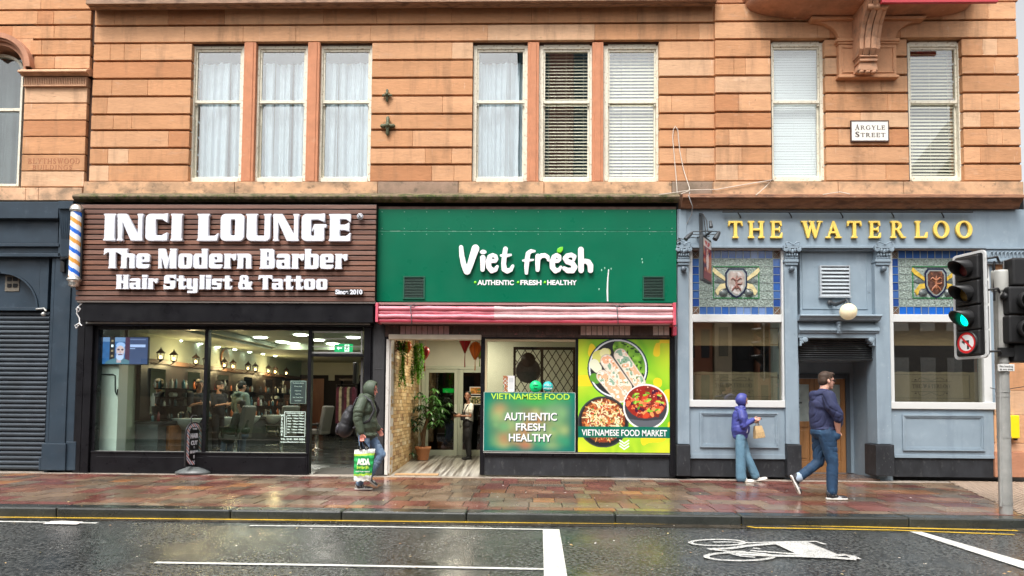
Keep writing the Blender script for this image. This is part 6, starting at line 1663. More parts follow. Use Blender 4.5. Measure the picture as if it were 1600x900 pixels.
# walls round the windows
m = MB()
for grp in (((1077, 386, 1228, 389.5), (1077, 634, 1228, 714), (1222.5, 389, 1228, 634), (1077, 389, 1079, 634)), ((1391.5, 386, 1545, 389.5), (1391, 634, 1553, 714), (1542, 389, 1553, 634), (1391, 389, 1393, 634))):
 m = MB()
 for (a, b, c, d_) in grp: m.pr(a, b, c, d_, -.02, .3)
 m.build('wall_panel', BLUE, pub, bevel=.004)
m = MB(); m.pr(1079, 716, 1231, 745, .0, .3); m.build('plinth', PLINTH, pub)
m = MB(); m.pr(1398, 712, 1554, 745.5, .0, .3); m.build('plinth', PLINTH, pub)
def mould(a, t, b, bt, Y=-.02, w=.075):
 x0, z0, x1, z1 = R(a, t, b, bt, Y)
 for (k0, k1, d_) in ((0, .028, .035), (.028, .055, .022), (.055, .075, .010)):
  for q in ((x0 + k0, x1 - k0, z1 - k1, z1 - k0), (x0 + k0, x1 - k0, z0 + k0, z0 + k1), (x0 + k0, x0 + k1, z0 + k1, z1 - k1), (x1 - k1, x1 - k0, z0 + k1, z1 - k1)):
   m.box(q[0], q[1], Y - d_, Y + .0, q[2], q[3])
for (q, t, u) in (((1079, 710, 1231, 717), (1093, 644.5, 1216, 699.5), 0), ((1398, 711, 1554, 716), (1409.5, 648, 1537.5, 704.5), 0)):
 m = MB(); m.pr(q[0], q[1], q[2], q[3], -.035, .02); mould(*t); m.build('moulding', BLUE, pub, bevel=.003)
# window frames (white) and glass
COB = [M('blue_glass_%d' % i, c, .12, coat=.4) for i, c in enumerate(((.018, .06, .24), (.03, .10, .33), (.05, .12, .32), (.012, .11, .46), (.14, .22, .42)))]
TEX = M('hammered_glass', (.23, .29, .26), .14, var=(26, .55), bump=[(42, 1.0, .03)], coat=.5, mask=(30, .58, .66, (.42, .48, .42), .8))
YEL = M('yellow_glass', (.55, .38, .06), .2, var=(14, .3), coat=.4); YEP = M('pale_yellow_glass', (.60, .52, .28), .2, var=(14, .2), coat=.4)
LEAD = M('lead_came', (.30, .34, .33), .4, metal=.5); GRC = M('green_border_glass', (.03, .17, .06), .25); NAVY = M('navy_glass', (.012, .016, .045), .2)
BRN = M('brown_corner_glass', (.13, .075, .05), .3, var=(20, .3)); CREST = M('crest_glass', (.085, .04, .03), .2, var=(18, .6), mask=(12, .56, .64, (.33, .13, .06), .8)); CREST2 = M('pale_crest_glass', (.36, .30, .27), .15, var=(9, .3), mask=(5, .52, .6, (.62, .64, .64), .8)); GREYG = M('grey_roundel', (.10, .12, .12), .2, var=(20, .4)); CRY = M('light_red_motif', (.30, .11, .05), .4)
def pubwin(a, b, bot, right):
 Yf = -.005
 w = bpy.data.objects.new('window', None); COL.objects.link(w); w.parent = pub
 x0, z0, x1, z1 = R(a, 388.5, b, bot, Yf); w.location = Vector(((x0 + x1) / 2, Yf, z0)) - wloc(pub)
 zt, zb_ = Z((a + b) / 2, 491.5, Yf), Z((a + b) / 2, 503.5, Yf)
 m = MB(); f_ = .055 if not right else .05; fr = .055 if not right else .13
 m.box(x0 - .02, x0 + f_, Yf - .03, .15, z0, z1); m.box(x1 - fr, x1 + .02, Yf - .03, .15, z0, z1)
 m.box(x0 + f_, x1 - fr, Yf - .025, .15, z1 - .03, z1 + .02)
 m.box(x0 + f_, x1 - fr, Yf - .028, .15, zb_, zt)
 m.box(x0 - .05, x1 + .06, Yf - .06, .15, z0 - .09, z0 + .045)
 m.build('frame', WHITEP, w, bevel=.008)
 xa, xb = x0 + f_, x1 - fr
 sg_ = bpy.data.objects.new('stained_glass', None); COL.objects.link(sg_); sg_.parent = w
 # stained glass light
 Ys = .03; za, zc2 = zt, z1 - .03; Wd, Hd = xb - xa, zc2 - za
 nx, nz_ = 12, 8; cw, ch = Wd / nx * 1.0, Hd / nz_ * 1.0
 r_ = random.Random(2 if right else 1)
 m = MB(); mats = COB + [BRN, TEX]
 for i in range(nx):
  for j in range(nz_):
   ed = i in (0, nx - 1) or j in (0, nz_ - 1)
   if not ed: continue
   cn = i in (0, nx - 1) and j in (0, nz_ - 1)
   if cn: mi = 5
   else:
    lighter = (j == nz_ - 1 and i > 1 and not right) or (j == 0 and not right)
    mi = r_.choice([2, 2, 4, 1]) if lighter else (r_.choice([3, 3, 1]) if (right and j == 0) else r_.choice([0, 1, 0, 2]))
    if right and j > 0: mi = r_.choice([0, 1, 2, 1])
   t = r_.uniform(-.003, .003)
   m.box(xa + i * cw + .004, xa + (i + 1) * cw - .004, Ys + t, Ys + .01, za + j * ch + .004, za + (j + 1) * ch - .004, mi)
 m.build('border_glass', mats, sg_, bevel=0)
 m = MB(); m.box(xa + cw + .004, xb - cw - .004, Ys + .001, Ys + .012, za + ch + .004, zc2 - ch - .004); m.build('hammered_pane', TEX, sg_)
 m = MB()
 for i in range(1, nx):
  xx_ = xa + i * cw;
  m.box(xx_ - .005, xx_ + .005, Ys - .009, Ys + .004, za, za + ch); m.box(xx_ - .005, xx_ + .005, Ys - .009, Ys + .004, zc2 - ch, zc2)
 for j in range(1, nz_):
  zz = za + j * ch
  m.box(xa, xa + cw, Ys - .0085, Ys + .004, zz - .005, zz + .005); m.box(xb - cw, xb, Ys - .0085, Ys + .004, zz - .005, zz + .005)
 for i in (1, nx - 1): m.box(xa + i * cw - .0052, xa + i * cw + .0052, Ys - .0078, Ys + .003, za + ch, zc2 - ch)
 for j in (1, nz_ - 1): m.box(xa + cw, xb - cw, Ys - .0072, Ys + .003, za + j * ch - .0052, za + j * ch + .0052)
 for i in range(2, nx - 1, 1):
  m.box(xa + i * cw - .0025, xa + i * cw + .0025, Ys - .006, Ys + .003, zc2 - 2 * ch, zc2 - ch); m.box(xa + i * cw - .0025, xa + i * cw + .0025, Ys - .006, Ys + .003, za + ch, za + 2 * ch)
 for j in range(2, nz_ - 1): m.box(xa + cw, xa + 3 * cw, Ys - .0055, Ys + .003, za + j * ch - .0025, za + j * ch + .0025); m.box(xb - 3 * cw, xb - cw, Ys - .0055, Ys + .003, za + j * ch - .0025, za + j * ch + .0025)
 for (i, j) in ((0, 0), (nx - 1, 0), (0, nz_ - 1), (nx - 1, nz_ - 1)):
  cx_, cz_ = xa + i * cw, za + j * ch
  m.tube([(cx_, Ys - .004, cz_), (cx_ + cw, Ys - .004, cz_ + ch)], .004, 4); m.tube([(cx_ + cw, Ys - .003, cz_), (cx_, Ys - .003, cz_ + ch)], .004, 4)
 m.build('lead_lines', LEAD, sg_)
 # green inner frame
 gx0, gx1, gz0, gz1 = xa + 2.85 * cw, xb - 2.85 * cw, za + 2.05 * ch, zc2 - 2.0 * ch
 m = MB()
 for q in ((gx0, gx1, gz1 - .012, gz1 + .006), (gx0, gx1, gz0 - .006, gz0 + .012), (gx0, gx0 + .02, gz0 + .012, gz1 - .012), (gx1 - .02, gx1, gz0 + .012, gz1 - .012)):
  m.box(q[0], q[1], Ys - .012, Ys, q[2], q[3])
 m.build('green_border', GRC, sg_)
 cx_, cz_ = (gx0 + gx1) / 2, (gz0 + gz1) / 2; H_ = (gz1 - gz0)
 def S_(pts, mat, y, nm, dd=.006):
  mm = MB(); mm.prism([(cx_ + a_ * H_, cz_ + b_ * H_) for a_, b_ in pts], y, y + dd); return mm.build(nm, mat, sg_)
 ym = YEL if right else YEP
 for s in (-1, 1):
  f2 = lambda pts: [(s * a_, b_) for a_, b_ in (pts if s > 0 else pts[::-1])]
  S_(f2([(.28, .0), (.30, .12), (.70, .47), (.74, .36), (.66, .26)]), ym, Ys - .014, 'ribbon')
  S_(f2([(.28, -.02), (.50, -.06), (.66, -.28), (.58, -.42), (.50, -.30), (.28, -.14)]), ym, Ys - .014, 'ribbon')
  S_(f2([(.30, .0), (.56, .12), (.70, .02), (.56, -.02)]), GREYG, Ys - .010, 'grey_ribbon')
  mm = MB(); c3 = (cx_ + s * .40 * H_, Ys - .014, cz_ - .33 * H_); mm.lathe([(0, .0), (.11 * H_, .0), (.11 * H_, -.006)], c3, (0, -1, 0), 18); mm.lathe([(.11 * H_, .003), (.13 * H_, .003), (.13 * H_, -.006), (.11 * H_, -.006)], c3, (0, -1, 0), 18); mm.build('roundel', GREYG, sg_)
 sh = [(-.24, .44), (-.34, .30), (-.34, -.12), (-.26, -.30), (-.10, -.46), (0, -.5), (.10, -.46), (.26, -.30), (.34, -.12), (.34, .30), (.24, .44)]
 S_([(a_ * 1.0, b_) for a_, b_ in sh], NAVY, Ys - .018, 'shield_border', .010)
 S_([(a_ * .86, b_ * .88) for a_, b_ in sh], LEAD, Ys - .021, 'shield_lead', .010)
 S_([(a_ * .74, b_ * .79) for a_, b_ in sh], CREST if right else CREST2, Ys - .024, 'shield', .010)
 mm = MB()
 cr_ = CRY if right else M('brown_motif', (.22, .10, .08), .4)
 for pts in ([(0, -.2), (0, .1), (.02, .2)], [(0, .05), (-.12, .14), (-.16, .08)], [(0, .05), (.12, .14), (.16, .1)], [(0, -.1), (-.1, -.2), (-.14, -.28)], [(0, -.1), (.1, -.2), (.14, -.28)], [(0, -.05), (.14, -.06), (.17, .0)]):
  mm.tube([(cx_ + a_ * H_, Ys - .026, cz_ + b_ * H_) for a_, b_ in pts], [.035 * H_ * 2 / 2, .03 * H_, .018 * H_][:len(pts)], 6)
 mm.build('motif', cr_, sg_)
 # lower pane, blind and curtain screen
 m = MB(); m.box(xa, xb, .03, .036, z0 + .04, zb_); m.build('pane', GLASS_PUB, w)
 zb2 = Z((a + b) / 2, 540, .2); zc3 = Z((a + b) / 2, 581, .2)
 m = MB(); m.box(xa - .1, xb + .1, .22, .23, zb2, zb_ + .1); m.build('roller_blind', M('beige_blind', (.42, .32, .19), .7, var=(1, .08)), w)
 m = MB(); wavy(m, xa - .1, xb + .1, z0 - .1, zc3, .28, .004, 9, 4); m.build('half_screen', M('taupe_screen', (.25, .22, .155), .7), w)
 m = MB(); SC_ = M('screen_line', (.055, .05, .04), .7)
 zs0_2, zs1_2 = z0 + .12, zc3 - .06
 for q in ((xa + .1, xb - .1, zs1_2, zs1_2 + .008), (xa + .1, xb - .1, zs0_2, zs0_2 + .008), (xa + .1, xa + .108, zs0_2, zs1_2), (xb - .108, xb - .1, zs0_2, zs1_2)): m.box(q[0], q[1], .245, .248, q[2], q[3])
 m.build('screen_border', SC_, w)
 xm = (xa + xb) / 2; zm = (zs0_2 + zs1_2) / 2
 c2 = bpy.data.objects.new('etched_name', None); COL.objects.link(c2); c2.parent = w
 set_word(SERIF, 'THE WATERLOO', SC_, c2, xm - .36, xm + .36, zm - .03, zm + .045, .244, gap=.15, depth=.03, bevel=0, h=1 / 24)
 m = MB()
 for s in (-1, 1):
  m.tube([(xm - .38, .243, zm + s * .10), (xm + .38, .243, zm + s * .10)], .004, 4)
  m.tube([(xm + .25 * math.cos(t), .243, zm + s * (.11 + .06 * abs(math.sin(t * 2)))) for t in np.linspace(0, math.pi, 25)], .004, 4)
  for k in (-1, 1): m.ball((xm + k * .3, .243, zm + s * .13), (.02, .003, .014), 6)
 m.build('scroll_lines', SC_, w)
 m = MB(); m.box(xa - .3, xb + .3, 1.4, 1.45, z0 - .5, z1); m.build('dark_interior', ROOMD, w)
pubwin(1077.5, 1225.5, 629, False)
pubwin(1391, 1545, 632, True)
# pub doorway
x0, z0, x1, z1 = R(1250, 391, 1369, 491, .03)
m = MB(); m.box(x0, x1, .03, .3, z0, z1); m.pr(1247, 387, 1369, 391, -.08, .3)
for q in ((1254, 392, 1355, 393.2), (1254, 481.5, 1355, 483)): m.pr(q[0], q[1], q[2], q[3], .015, .04)
m.pr(1253.5, 392, 1255, 483, .015, .04); m.pr(1354, 392, 1355.5, 483, .015, .04)
m.build('overdoor_panel', BLUE, pub, bevel=.004)
lv = bpy.data.objects.new('louvre_vent', None); COL.objects.link(lv); lv.parent = pub
x0, z0, x1, z1 = R(1281, 415, 1328, 463.5, -.03)
m = MB(); PG = M('pale_grey_vent', (.36, .40, .43), .45, var=(6, .08))
m.box(x0, x0 + .03, -.05, .03, z0, z1); m.box(x1 - .02, x1, -.05, .03, z0, z1); m.box(x0 + .03, x1 - .02, -.05, .03, z1 - .02, z1); m.box(x0 - .01, x1 + .02, -.055, .03, z0 - .02, z0)
m.build('frame', PG, lv, bevel=.003)
m = MB()
for i in range(8):
 zz = z0 + (z1 - z0 - .02) * i / 8; h = (z1 - z0) / 8
 m.extr([(-.055, zz + .005), (-.05, zz + .02), (-.01, zz + h * .92), (.0, zz + h * .92), (.0, zz + .005)], x0 + .03, x1 - .02)
m.build('louvres', PG, lv)
# entablature over the door
m = MB()
cxa, cxb = X(1247, 500, -.15), X(1374, 500, -.15)
def pz(py, Y): return Z(1310, py, Y)
m.extr([(.1, pz(491, -.2)), (-.26, pz(491.5, -.2)), (-.27, pz(494, -.2)), (-.22, pz(497, -.2)), (-.20, pz(500, -.2)), (-.12, pz(501, -.2)), (.1, pz(501, -.2))], cxa, cxb)
xk0, xk1 = X(1248, 510, -.1), X(1373, 510, -.1)
m.extr([(.1, pz(501, -.1)), (-.04, pz(501, -.1)), (-.06, pz(505, -.1)), (-.14, pz(514, -.1)), (-.15, pz(517, -.1)), (.1, pz(517, -.1))], xk0, xk1)
m.extr([(.1, pz(517, -.1)), (-.12, pz(517, -.1)), (-.12, pz(520, -.1)), (-.08, pz(521, -.1)), (-.08, pz(528, -.1)), (.1, pz(528, -.1))], xk0, xk1)
m.pr(1309, 502, 1315, 521, -.17, 0)
for k in range(6): m.ball(P(1312, 504.5 + k * 2.6, -.17), (.03, .02, .02), 8)
m.build('door_entablature', BLUE, pub, bevel=.006)
for s, px in ((1, 1250), (-1, 1367)):
 m = MB()
 for (k, w_) in ((0, 9), (1, 6), (2, 3)):
  m.pr(px, 528.5 + k * 4, px + s * w_, 532.5 + k * 4, -.10, .1)
 m.lathe([(0, .05), (.05, .05), (.05, -.05), (0, -.05)], P(px + s * 7, 531, -.06), (0, 1, 0), 12)
 m.build('door_corbel', BLUE, pub, bevel=.008)
m = MB(); n = 9; x0, z0, x1, z1 = R(1249, 529, 1368, 560, .05)
for i in range(n):
 za = z0 + (z1 - z0) * i / n; h = (z1 - z0) / n
 m.extr([(.10, za), (.06, za + h * .2), (.05, za + h * .5), (.06, za + h * .85), (.12, za + h), (.15, za + h), (.15, za)], x0, x1)
m.box(x0, x1, .03, .09, z0 - .03, z0)
m.build('rolled_shutter', M('dark_shutter', (.022, .024, .026), .35, metal=.3, var=(8, .3), mask=(10, .6, .7, (.18, .2, .2), .5)), pub)
YD = 1.05
m = MB()
xq0, xq1 = X(1249, 640, .1), X(1369, 640, .1)
zc_d = Z(1310, 560, .1)
m.box(xq0 - .3, xq0, .1, YD + .2, 0, zc_d + .3); m.box(xq1, xq1 + .3, .1, YD + .2, 0, zc_d + .3)
m.box(xq0, xq1, .16, YD + .2, zc_d - .02, zc_d + .2)
m.box(xq0, xq1, YD, YD + .2, 2.08, zc_d)
xr0 = X(1327.5, 640, YD)
m.box(xr0, xq1, YD, YD + .2, .05, 2.08)
m.build('recess_wall', BLUE, pub)
m = MB(); m.box(xq0, xq1, -.02, YD + .2, -.02, .04); m.build('door_step', M('wet_step_stone', (.10, .065, .05), .25, var=(4, .3), rvar=(3, .1, .4)), pub, bevel=.01)
m = MB(); DG_ = M('dark_grey_door_frame', (.07, .085, .10), .4)
m.box(xr0 - .085, xr0, YD - .03, YD + .1, .05, 2.08); m.box(xq0, xr0 - .085, YD - .03, YD + .1, 1.985, 2.08); m.box(xq0, xq0 + .04, YD - .03, YD + .1, .05, 1.985)
m.build('door_frame', DG_, pub, bevel=.005)
WDD = M('varnished_oak', (.30, .145, .055), .35, var=[(3, .18), (20, .12)], stretch=(4, 4, .35), rvar=(4, .25, .45))
xa, xb = xq0 + .04, xr0 - .085; xmid = xa + (xb - xa) * .5
for k, (a_, b_) in enumerate(((xa, xmid - .003), (xmid + .003, xb))):
 dd = bpy.data.objects.new('pub_door', None); COL.objects.link(dd); dd.parent = pub; dd.location = Vector(((a_ + b_) / 2, YD, .05)) - wloc(pub)
 m = MB(); s_ = .10
 m.box(a_, a_ + s_, YD, YD + .05, .05, 1.98); m.box(b_ - s_, b_, YD, YD + .05, .05, 1.98); m.box(a_ + s_, b_ - s_, YD, YD + .05, .05, .28); m.box(a_ + s_, b_ - s_, YD, YD + .05, .98, 1.10); m.box(a_ + s_, b_ - s_, YD, YD + .05, 1.86, 1.98)
 m.box(a_ + s_, b_ - s_, YD + .02, YD + .04, .28, .98); m.box(a_ + s_ + .05, b_ - s_ - .05, YD + .008, YD + .03, .34, .92)
 m.build('leaf', WDD, dd, bevel=.008)
 m = MB(); m.box(a_ + s_, b_ - s_, YD + .02, YD + .03, 1.10, 1.86); m.build('glazing', M('etched_pane', (.36, .42, .40), .25, var=(5, .2)), dd)
 m = MB(); cxk = (a_ + b_) / 2
 for (dx, dz_, s3) in ((0, 0, .045), (.0, .09, .03), (0, -.09, .03), (.05, 0, .025), (-.05, 0, .025)):
  m.lathe([(0, 0), (s3, 0)], (cxk + dx, YD + .018, 1.48 + dz_), (0, -1, 0), 4)
 m.build('etched_motif', M('etch_motif', (.04, .05, .05), .5), dd)
 m = MB(); m.tube([((b_ if k == 0 else a_) + (-.05 if k == 0 else .05), YD - .02, 1.02), ((b_ if k == 0 else a_) + (-.05 if k == 0 else .05), YD - .05, 1.05), ((b_ if k == 0 else a_) + (-.05 if k == 0 else .05), YD - .05, 1.25), ((b_ if k == 0 else a_) + (-.05 if k == 0 else .05), YD, 1.28)], .011, 8); m.build('handle', CHROME, dd)
# globe lamp
c = P(1325.5, 487, -.42)
gl = thing('globe_lamp', 'cream globe lamp on a twisted iron arm over the pub door', 'wall lamp', (c.x, c.y, c.z))
m = MB(); m.ball(c, .155, 28); m.build('globe', M('cream_globe', (.80, .70, .48), .3, sss=.2, emit=((.9, .75, .45), .12)), gl)
m = MB(); a0 = P(1297, 473, .0); m.lathe([(.0, .02), (.05, .018), (.06, 0)], a0, (0, -1, 0), 12)
m.tube([P(1299, 473, -.02), P(1306, 476, -.15), P(1316, 472, -.3), P(1323, 468, -.40), P(1325, 472, -.42)], [.03, .04, .03, .02, .02], 8)
m.tube([P(1302, 477, -.05), P(1311, 474, -.2), P(1319, 473, -.33)], .018, 6)
m.lathe([(.045, 0), (.04, .03), (.015, .05), (0, .05)], c + Vector((0, 0, .145)), (0, 0, 1), 14); m.build('iron_arm', M('iron_bracket', (.06, .065, .07), .5, metal=.4), gl)
# right-hand end of the pub and the stone corner beyond it
m = MB(); m.pr(1541, 386, 1606, 412, -.12, .3); m.pr(1541, 405, 1606, 409, -.15, .3); m.pr(1541, 386, 1606, 389, -.15, .3)
x0, z0, x1, z1 = R(1545, 390, 1600, 404, -.12)
for k in range(9):
 cx_ = x0 + (x1 - x0) * (k + .5) / 9
 m.tube([(cx_ - .03, -.125, z0 + .03), (cx_ - .02, -.14, z0 + .11), (cx_ + .02, -.14, z0 + .14), (cx_ + .035, -.13, z0 + .08)], .012, 6)
m.build('end_capital', BLUE, pub, bevel=.004)
cs = thing('corner_pier', 'smooth orange sandstone corner pier at the right end of the pub', 'stone pier', (X(1580, 745, 0), 0, 0))
m = MB()
CY2 = [410, 455, 505, 557, 610, 648, 692]
for a_, b_ in zip(CY2, CY2[1:]): m.pr(1553.5, a_ + .4, 1612, b_, .0, .6, 0, stone_col())
m.build('pier', STONE, cs, bevel=.004)
m = MB(); m.pr(1555, 706, 1612, 746, -.05, .6, 0, (.42, .20, .12)); m.pr(1554, 693, 1612, 706, -.02, .6, 0, (.58, .33, .2)); m.build('base_stone', STONE, cs, bevel=.012)
# dark core so that nothing shows through between fronts
m = MB(); m.pr(120, 304, 1600, 330, .05, .5); m.pr(585, 466, 607, 742, .17, .5); m.box(X(1055, 600, .2), X(1083, 600, .2), .17, 3, 0, 3.9); m.box(X(1055, 600, .5), X(1240, 600, .5), 1.46, 1.5, 0, 4.3); m.box(X(1375, 600, .5), 12.5, 1.46, 1.5, 0, 4.3)
m.build('floor_structure', BLACKM, bld)
# ---- hanging sign with spot lamps
IR = M('iron_dark', (.05, .055, .06), .5, metal=.4, mask=(12, .6, .7, (.2, .18, .15), .5))
hsn = thing('hanging_pub_sign', 'narrow framed picture sign on an iron bracket with spot lamps, left end of the pub', 'hanging sign', (X(1103, 440, -.6), -.6, Z(1103, 440, -.6)))
xw = X(1096, 370, -.15)
m = MB()
m.box(xw - .03, xw + .03, -.14, -.10, Z(1095, 374, -.12), Z(1095, 333, -.12))
m.tube([P(1094, 336, -.14), P(1099, 335, -.35), P(1104, 345, -.60), P(1106, 362, -.80)], .012, 6); m.tube([P(1099, 336, -.14), P(1101, 350, -.4), P(1103, 366, -.7)], .010, 6)
m.tube([P(1090, 371, -.12), P(1100, 370, -.5), P(1111, 362, -.95)], .02, 6); m.tube([P(1096, 372, -.12), P(1108, 369, -.9)], .012, 6)
m.tube([P(1082, 362, -.5), P(1104, 361, -.55), P(1124, 362, -.5)], .011, 6); m.tube([P(1080, 366, -.5), P(1104, 367, -.55), P(1120, 366, -.5)], .008, 6)
m.tube([P(1060, 372, -.12), P(1070, 374, -.2), P(1080, 371, -.2), P(1092, 372, -.14)], .010, 6); m.ball(P(1060, 378, -.14), (.05, .03, .05), 10)
m.build('bracket', IR, hsn)
def spot(p0, p1, r0=.045):
 m = MB(); a_, b_ = P(*p0), P(*p1); m.tube([a_, a_ + (b_ - a_) * .1, a_ + (b_ - a_) * .6, b_], [r0 * .4, r0 * .7, r0 * .9, r0], 12); m.build('spot_lamp', IR, hsn)
spot((1082, 363, -.5), (1071, 374, -.55), .04); spot((1124, 362, -.5), (1117, 374, -.55), .05); spot((1110, 345, -.7), (1111, 355, -.75), .035); spot((1124, 363, -.5), (1120, 371, -.5), .04)
# panel: plane perpendicular to the wall, slightly turned to the camera
px0 = X(1104, 410, -.45)
pf, pbk = -.95, -.32
pd = bpy.data.objects.new('sign_board', None); COL.objects.link(pd); pd.parent = hsn
zt2, zb2 = Z(1104, 372, -.6), Z(1104, 441, -.6)
A_ = Vector((X(1095.5, 410, -.85), -.85, 0)); B_ = Vector((X(1109, 410, -.35), -.35, 0)); dv = (B_ - A_); Lw = dv.length; dn = dv.normalized(); nn = Vector((dn.y, -dn.x, 0))
m = MB(); rot = Matrix((dn, nn, Vector((0, 0, 1)))).transposed()
mid = (A_ + B_) / 2
m.obox((mid.x, mid.y, (zt2 + zb2) / 2), Lw / 2, .035, (zt2 - zb2) / 2, rot); m.build('frame', IR, pd, bevel=.008)
def hsp(u, v):
 im = np.zeros(u.shape + (3,)); im[:] = srgb(150, 60, 60); n = vnoise(u, v, 5, 9, 33)
 im[n > .55] = srgb(190, 120, 90); im[n < .3] = srgb(70, 30, 70)
 im[v < .2] = srgb(225, 215, 210); im[(v < .17) & (v > .05) & (vnoise(u, v, 8, 14, 4) > .5) & (u > .15) & (u < .85)] = srgb(200, 60, 50)
 im[((u - .5) / .16) ** 2 + ((v - .5) / .26) ** 2 < 1] = srgb(225, 205, 200); im[((u - .5) / .09) ** 2 + ((v - .33) / .06) ** 2 < 1] = srgb(190, 140, 120)
 im[(v > .8)] = srgb(120, 40, 60); return im
o3 = A_ + dn * .03 - nn * 0
for sgn_ in (-1,):
 canvas('picture', VCOL, pd, 0, 0, Lw - .06, (zt2 - zb2) - .08, 0, 30, 70, hsp, axis=(dn, Vector((0, 0, 1))))
pc = [c_ for c_ in pd.children if c_.name.startswith('picture')][0]
off = (A_ + dn * .03) + nn * (.038 if (nn.y < 0) else -.038); pc.location = Vector((off.x, off.y, zb2 + .04)) - wloc(pd) + wloc(pd)
pc.location = Vector((off.x, off.y, zb2 + .04))
# ------------------------------------------------------------------ street surfaces
ZR = -.125
YK = -4.46
WETF = dict(spec=.5)
# pavement slabs
m = MB(); r_ = random.Random(44)
rows = [0.0 - .22]
y = -.22; yk_in = YK + .30
hs_ = [.40, .46, .38, .52, .42, .56, .46, .50, .46]
i = 0
while y > yk_in + .05:
 h = hs_[i % len(hs_)]; y1 = max(y - h, yk_in)
 if y1 - yk_in < .2: y1 = yk_in
 x = -13.0 + r_.uniform(0, .5)
 while x < 13:
  w = r_.choice([.26, .34, .42, .5, .6]) * r_.uniform(.92, 1.08)
  t = r_.random()
  c = (.160, .058, .046) if t < .32 else ((.175, .120, .080) if t < .64 else ((.190, .092, .058) if t < .84 else ((.130, .100, .075) if t < .97 else (.27, .12, .05))))
  k = r_.uniform(.75, 1.25); z_ = r_.uniform(-.003, .001)
  j = .008; m.add([(x + j, y1 + j, z_), (x + w - j, y1 + j, z_ + r_.uniform(-.0015, .0015)), (x + w - j, y - j, z_ + r_.uniform(-.001, .001)), (x + j, y - j, z_),
    (x + j, y1 + j, -.04), (x + w - j, y1 + j, -.04), (x + w - j, y - j, -.04), (x + j, y - j, -.04)], [(0, 1, 2, 3), (4, 5, 1, 0), (5, 6, 2, 1), (6, 7, 3, 2), (7, 4, 0, 3)], 0, tuple(v * k for v in c))
  x += w
 y = y1; i += 1
PAV = M('wet_paving', (1, 1, 1), .2, attr=True, var=[(2.2, .12), (20, .15)], mask=[(30, .7, .74, (.3, .27, .22), .5)], rvar=(1.1, .13, .34), bump=[(3.2, .14, .02), (30, .16, .004)], spec=.6)
pv = m.build('pavement', PAV); kind(pv, 'structure')
m = MB(); m.box(-60, 60, -.22, 30, -.05, -.012); m.box(-60, 60, YK + .3, -.22, -.05, -.014); pb_ = m.build('pavement_bed', M('mortar_bed', (.035, .028, .022), .5)); kind(pb_, 'structure')
m = MB(); m.box(-13, 13, -.22, -.0, -.03, .003); m.box(-13, 9.0, -.0, .16, -.03, .004)
ps = m.build('pavement_edge_strip', M('pale_concrete_strip', (.36, .31, .26), .45, var=(5, .2), mask=(7, .55, .7, (.12, .09, .07), .7), rvar=(3, .2, .6))); kind(ps, 'structure')
# kerb stones
m = MB(); x = -60; r_ = random.Random(2)
ptsK = []
def yk(x): return YK if x < 8.0 else YK - 0.0
while x < 60:
 w = r_.uniform(1.4, 2.4); k = r_.uniform(.8, 1.2)
 m.box(x + .004, x + w - .004, YK, YK + .296, ZR - .05, .0 + r_.uniform(-.003, .002), 0, (.030 * k, .033 * k, .030 * k)); x += w
kb = m.build('kerb', M('wet_granite_kerb', (1, 1, 1), .2, attr=True, var=[(3, .3), (60, .25)], mask=[(2, .5, .7, (.02, .024, .018), .7), (16, .70, .76, (.16, .14, .10), .5)], rvar=(2, .08, .35), bump=[(50, .3, .006)], spec=.7), bevel=.022); kind(kb, 'structure')
# road
RM = bpy.data.materials.new('wet_asphalt'); RM.use_nodes = True
N = RM.node_tree.nodes; L = RM.node_tree.links; b = N['Principled BSDF']
tc = N.new('ShaderNodeTexCoord')
def nse(scale, det=4, ty='ShaderNodeTexNoise'):
 n = N.new(ty); n.inputs['Scale'].default_value = scale
 if ty == 'ShaderNodeTexNoise': n.inputs['Detail'].default_value = det
 L.new(tc.outputs['Object'], n.inputs['Vector']); return n.outputs[0]
def mr(src, a, b_, c, d_):
 n = N.new('ShaderNodeMapRange'); L.new(src, n.inputs[0])
 for i, v in enumerate((a, b_, c, d_)): n.inputs[i + 1].default_value = v
 return n.outputs[0]
def mth(op, a, b_):
 n = N.new('ShaderNodeMath'); n.operation = op
 for i, v in enumerate((a, b_)):
  if isinstance(v, (int, float)): n.inputs[i].default_value = v
  else: L.new(v, n.inputs[i])
 return n.outputs[0]
gr = nse(60, 2, 'ShaderNodeTexVoronoi'); g2 = nse(30, 6); pud = nse(.8, 3)
wet = mr(pud, .40, .64, 0, 1)
cr = N.new('ShaderNodeValToRGB'); cr.color_ramp.elements[0].position = .40; cr.color_ramp.elements[0].color = (.010, .011, .010, 1); cr.color_ramp.elements[1].position = .62; cr.color_ramp.elements[1].color = (.105, .110, .106, 1)
L.new(g2, cr.inputs[0])
mixn = N.new('ShaderNodeMix'); mixn.data_type = 'RGBA'; mixn.blend_type = 'MULTIPLY'; mixn.inputs[0].default_value = .9
L.new(cr.outputs[0], mixn.inputs[6]); tt = mr(gr, .0, .9, 1.5, .5); cmb = N.new('ShaderNodeCombineColor'); [L.new(tt, cmb.inputs[i]) for i in range(3)]; L.new(cmb.outputs[0], mixn.inputs[7])
L.new(mixn.outputs[2], b.inputs['Base Color'])
rg_ = mth('SUBTRACT', mr(g2, .3, .7, .20, .34), mth('MULTIPLY', wet, .14)); L.new(rg_, b.inputs['Roughness'])
b.inputs['Specular IOR Level'].default_value = .7
bp = N.new('ShaderNodeBump'); bp.inputs['Distance'].default_value = .008; L.new(gr, bp.inputs['Height']); L.new(mr(wet, 0, 1, .42, .16), bp.inputs['Strength'])
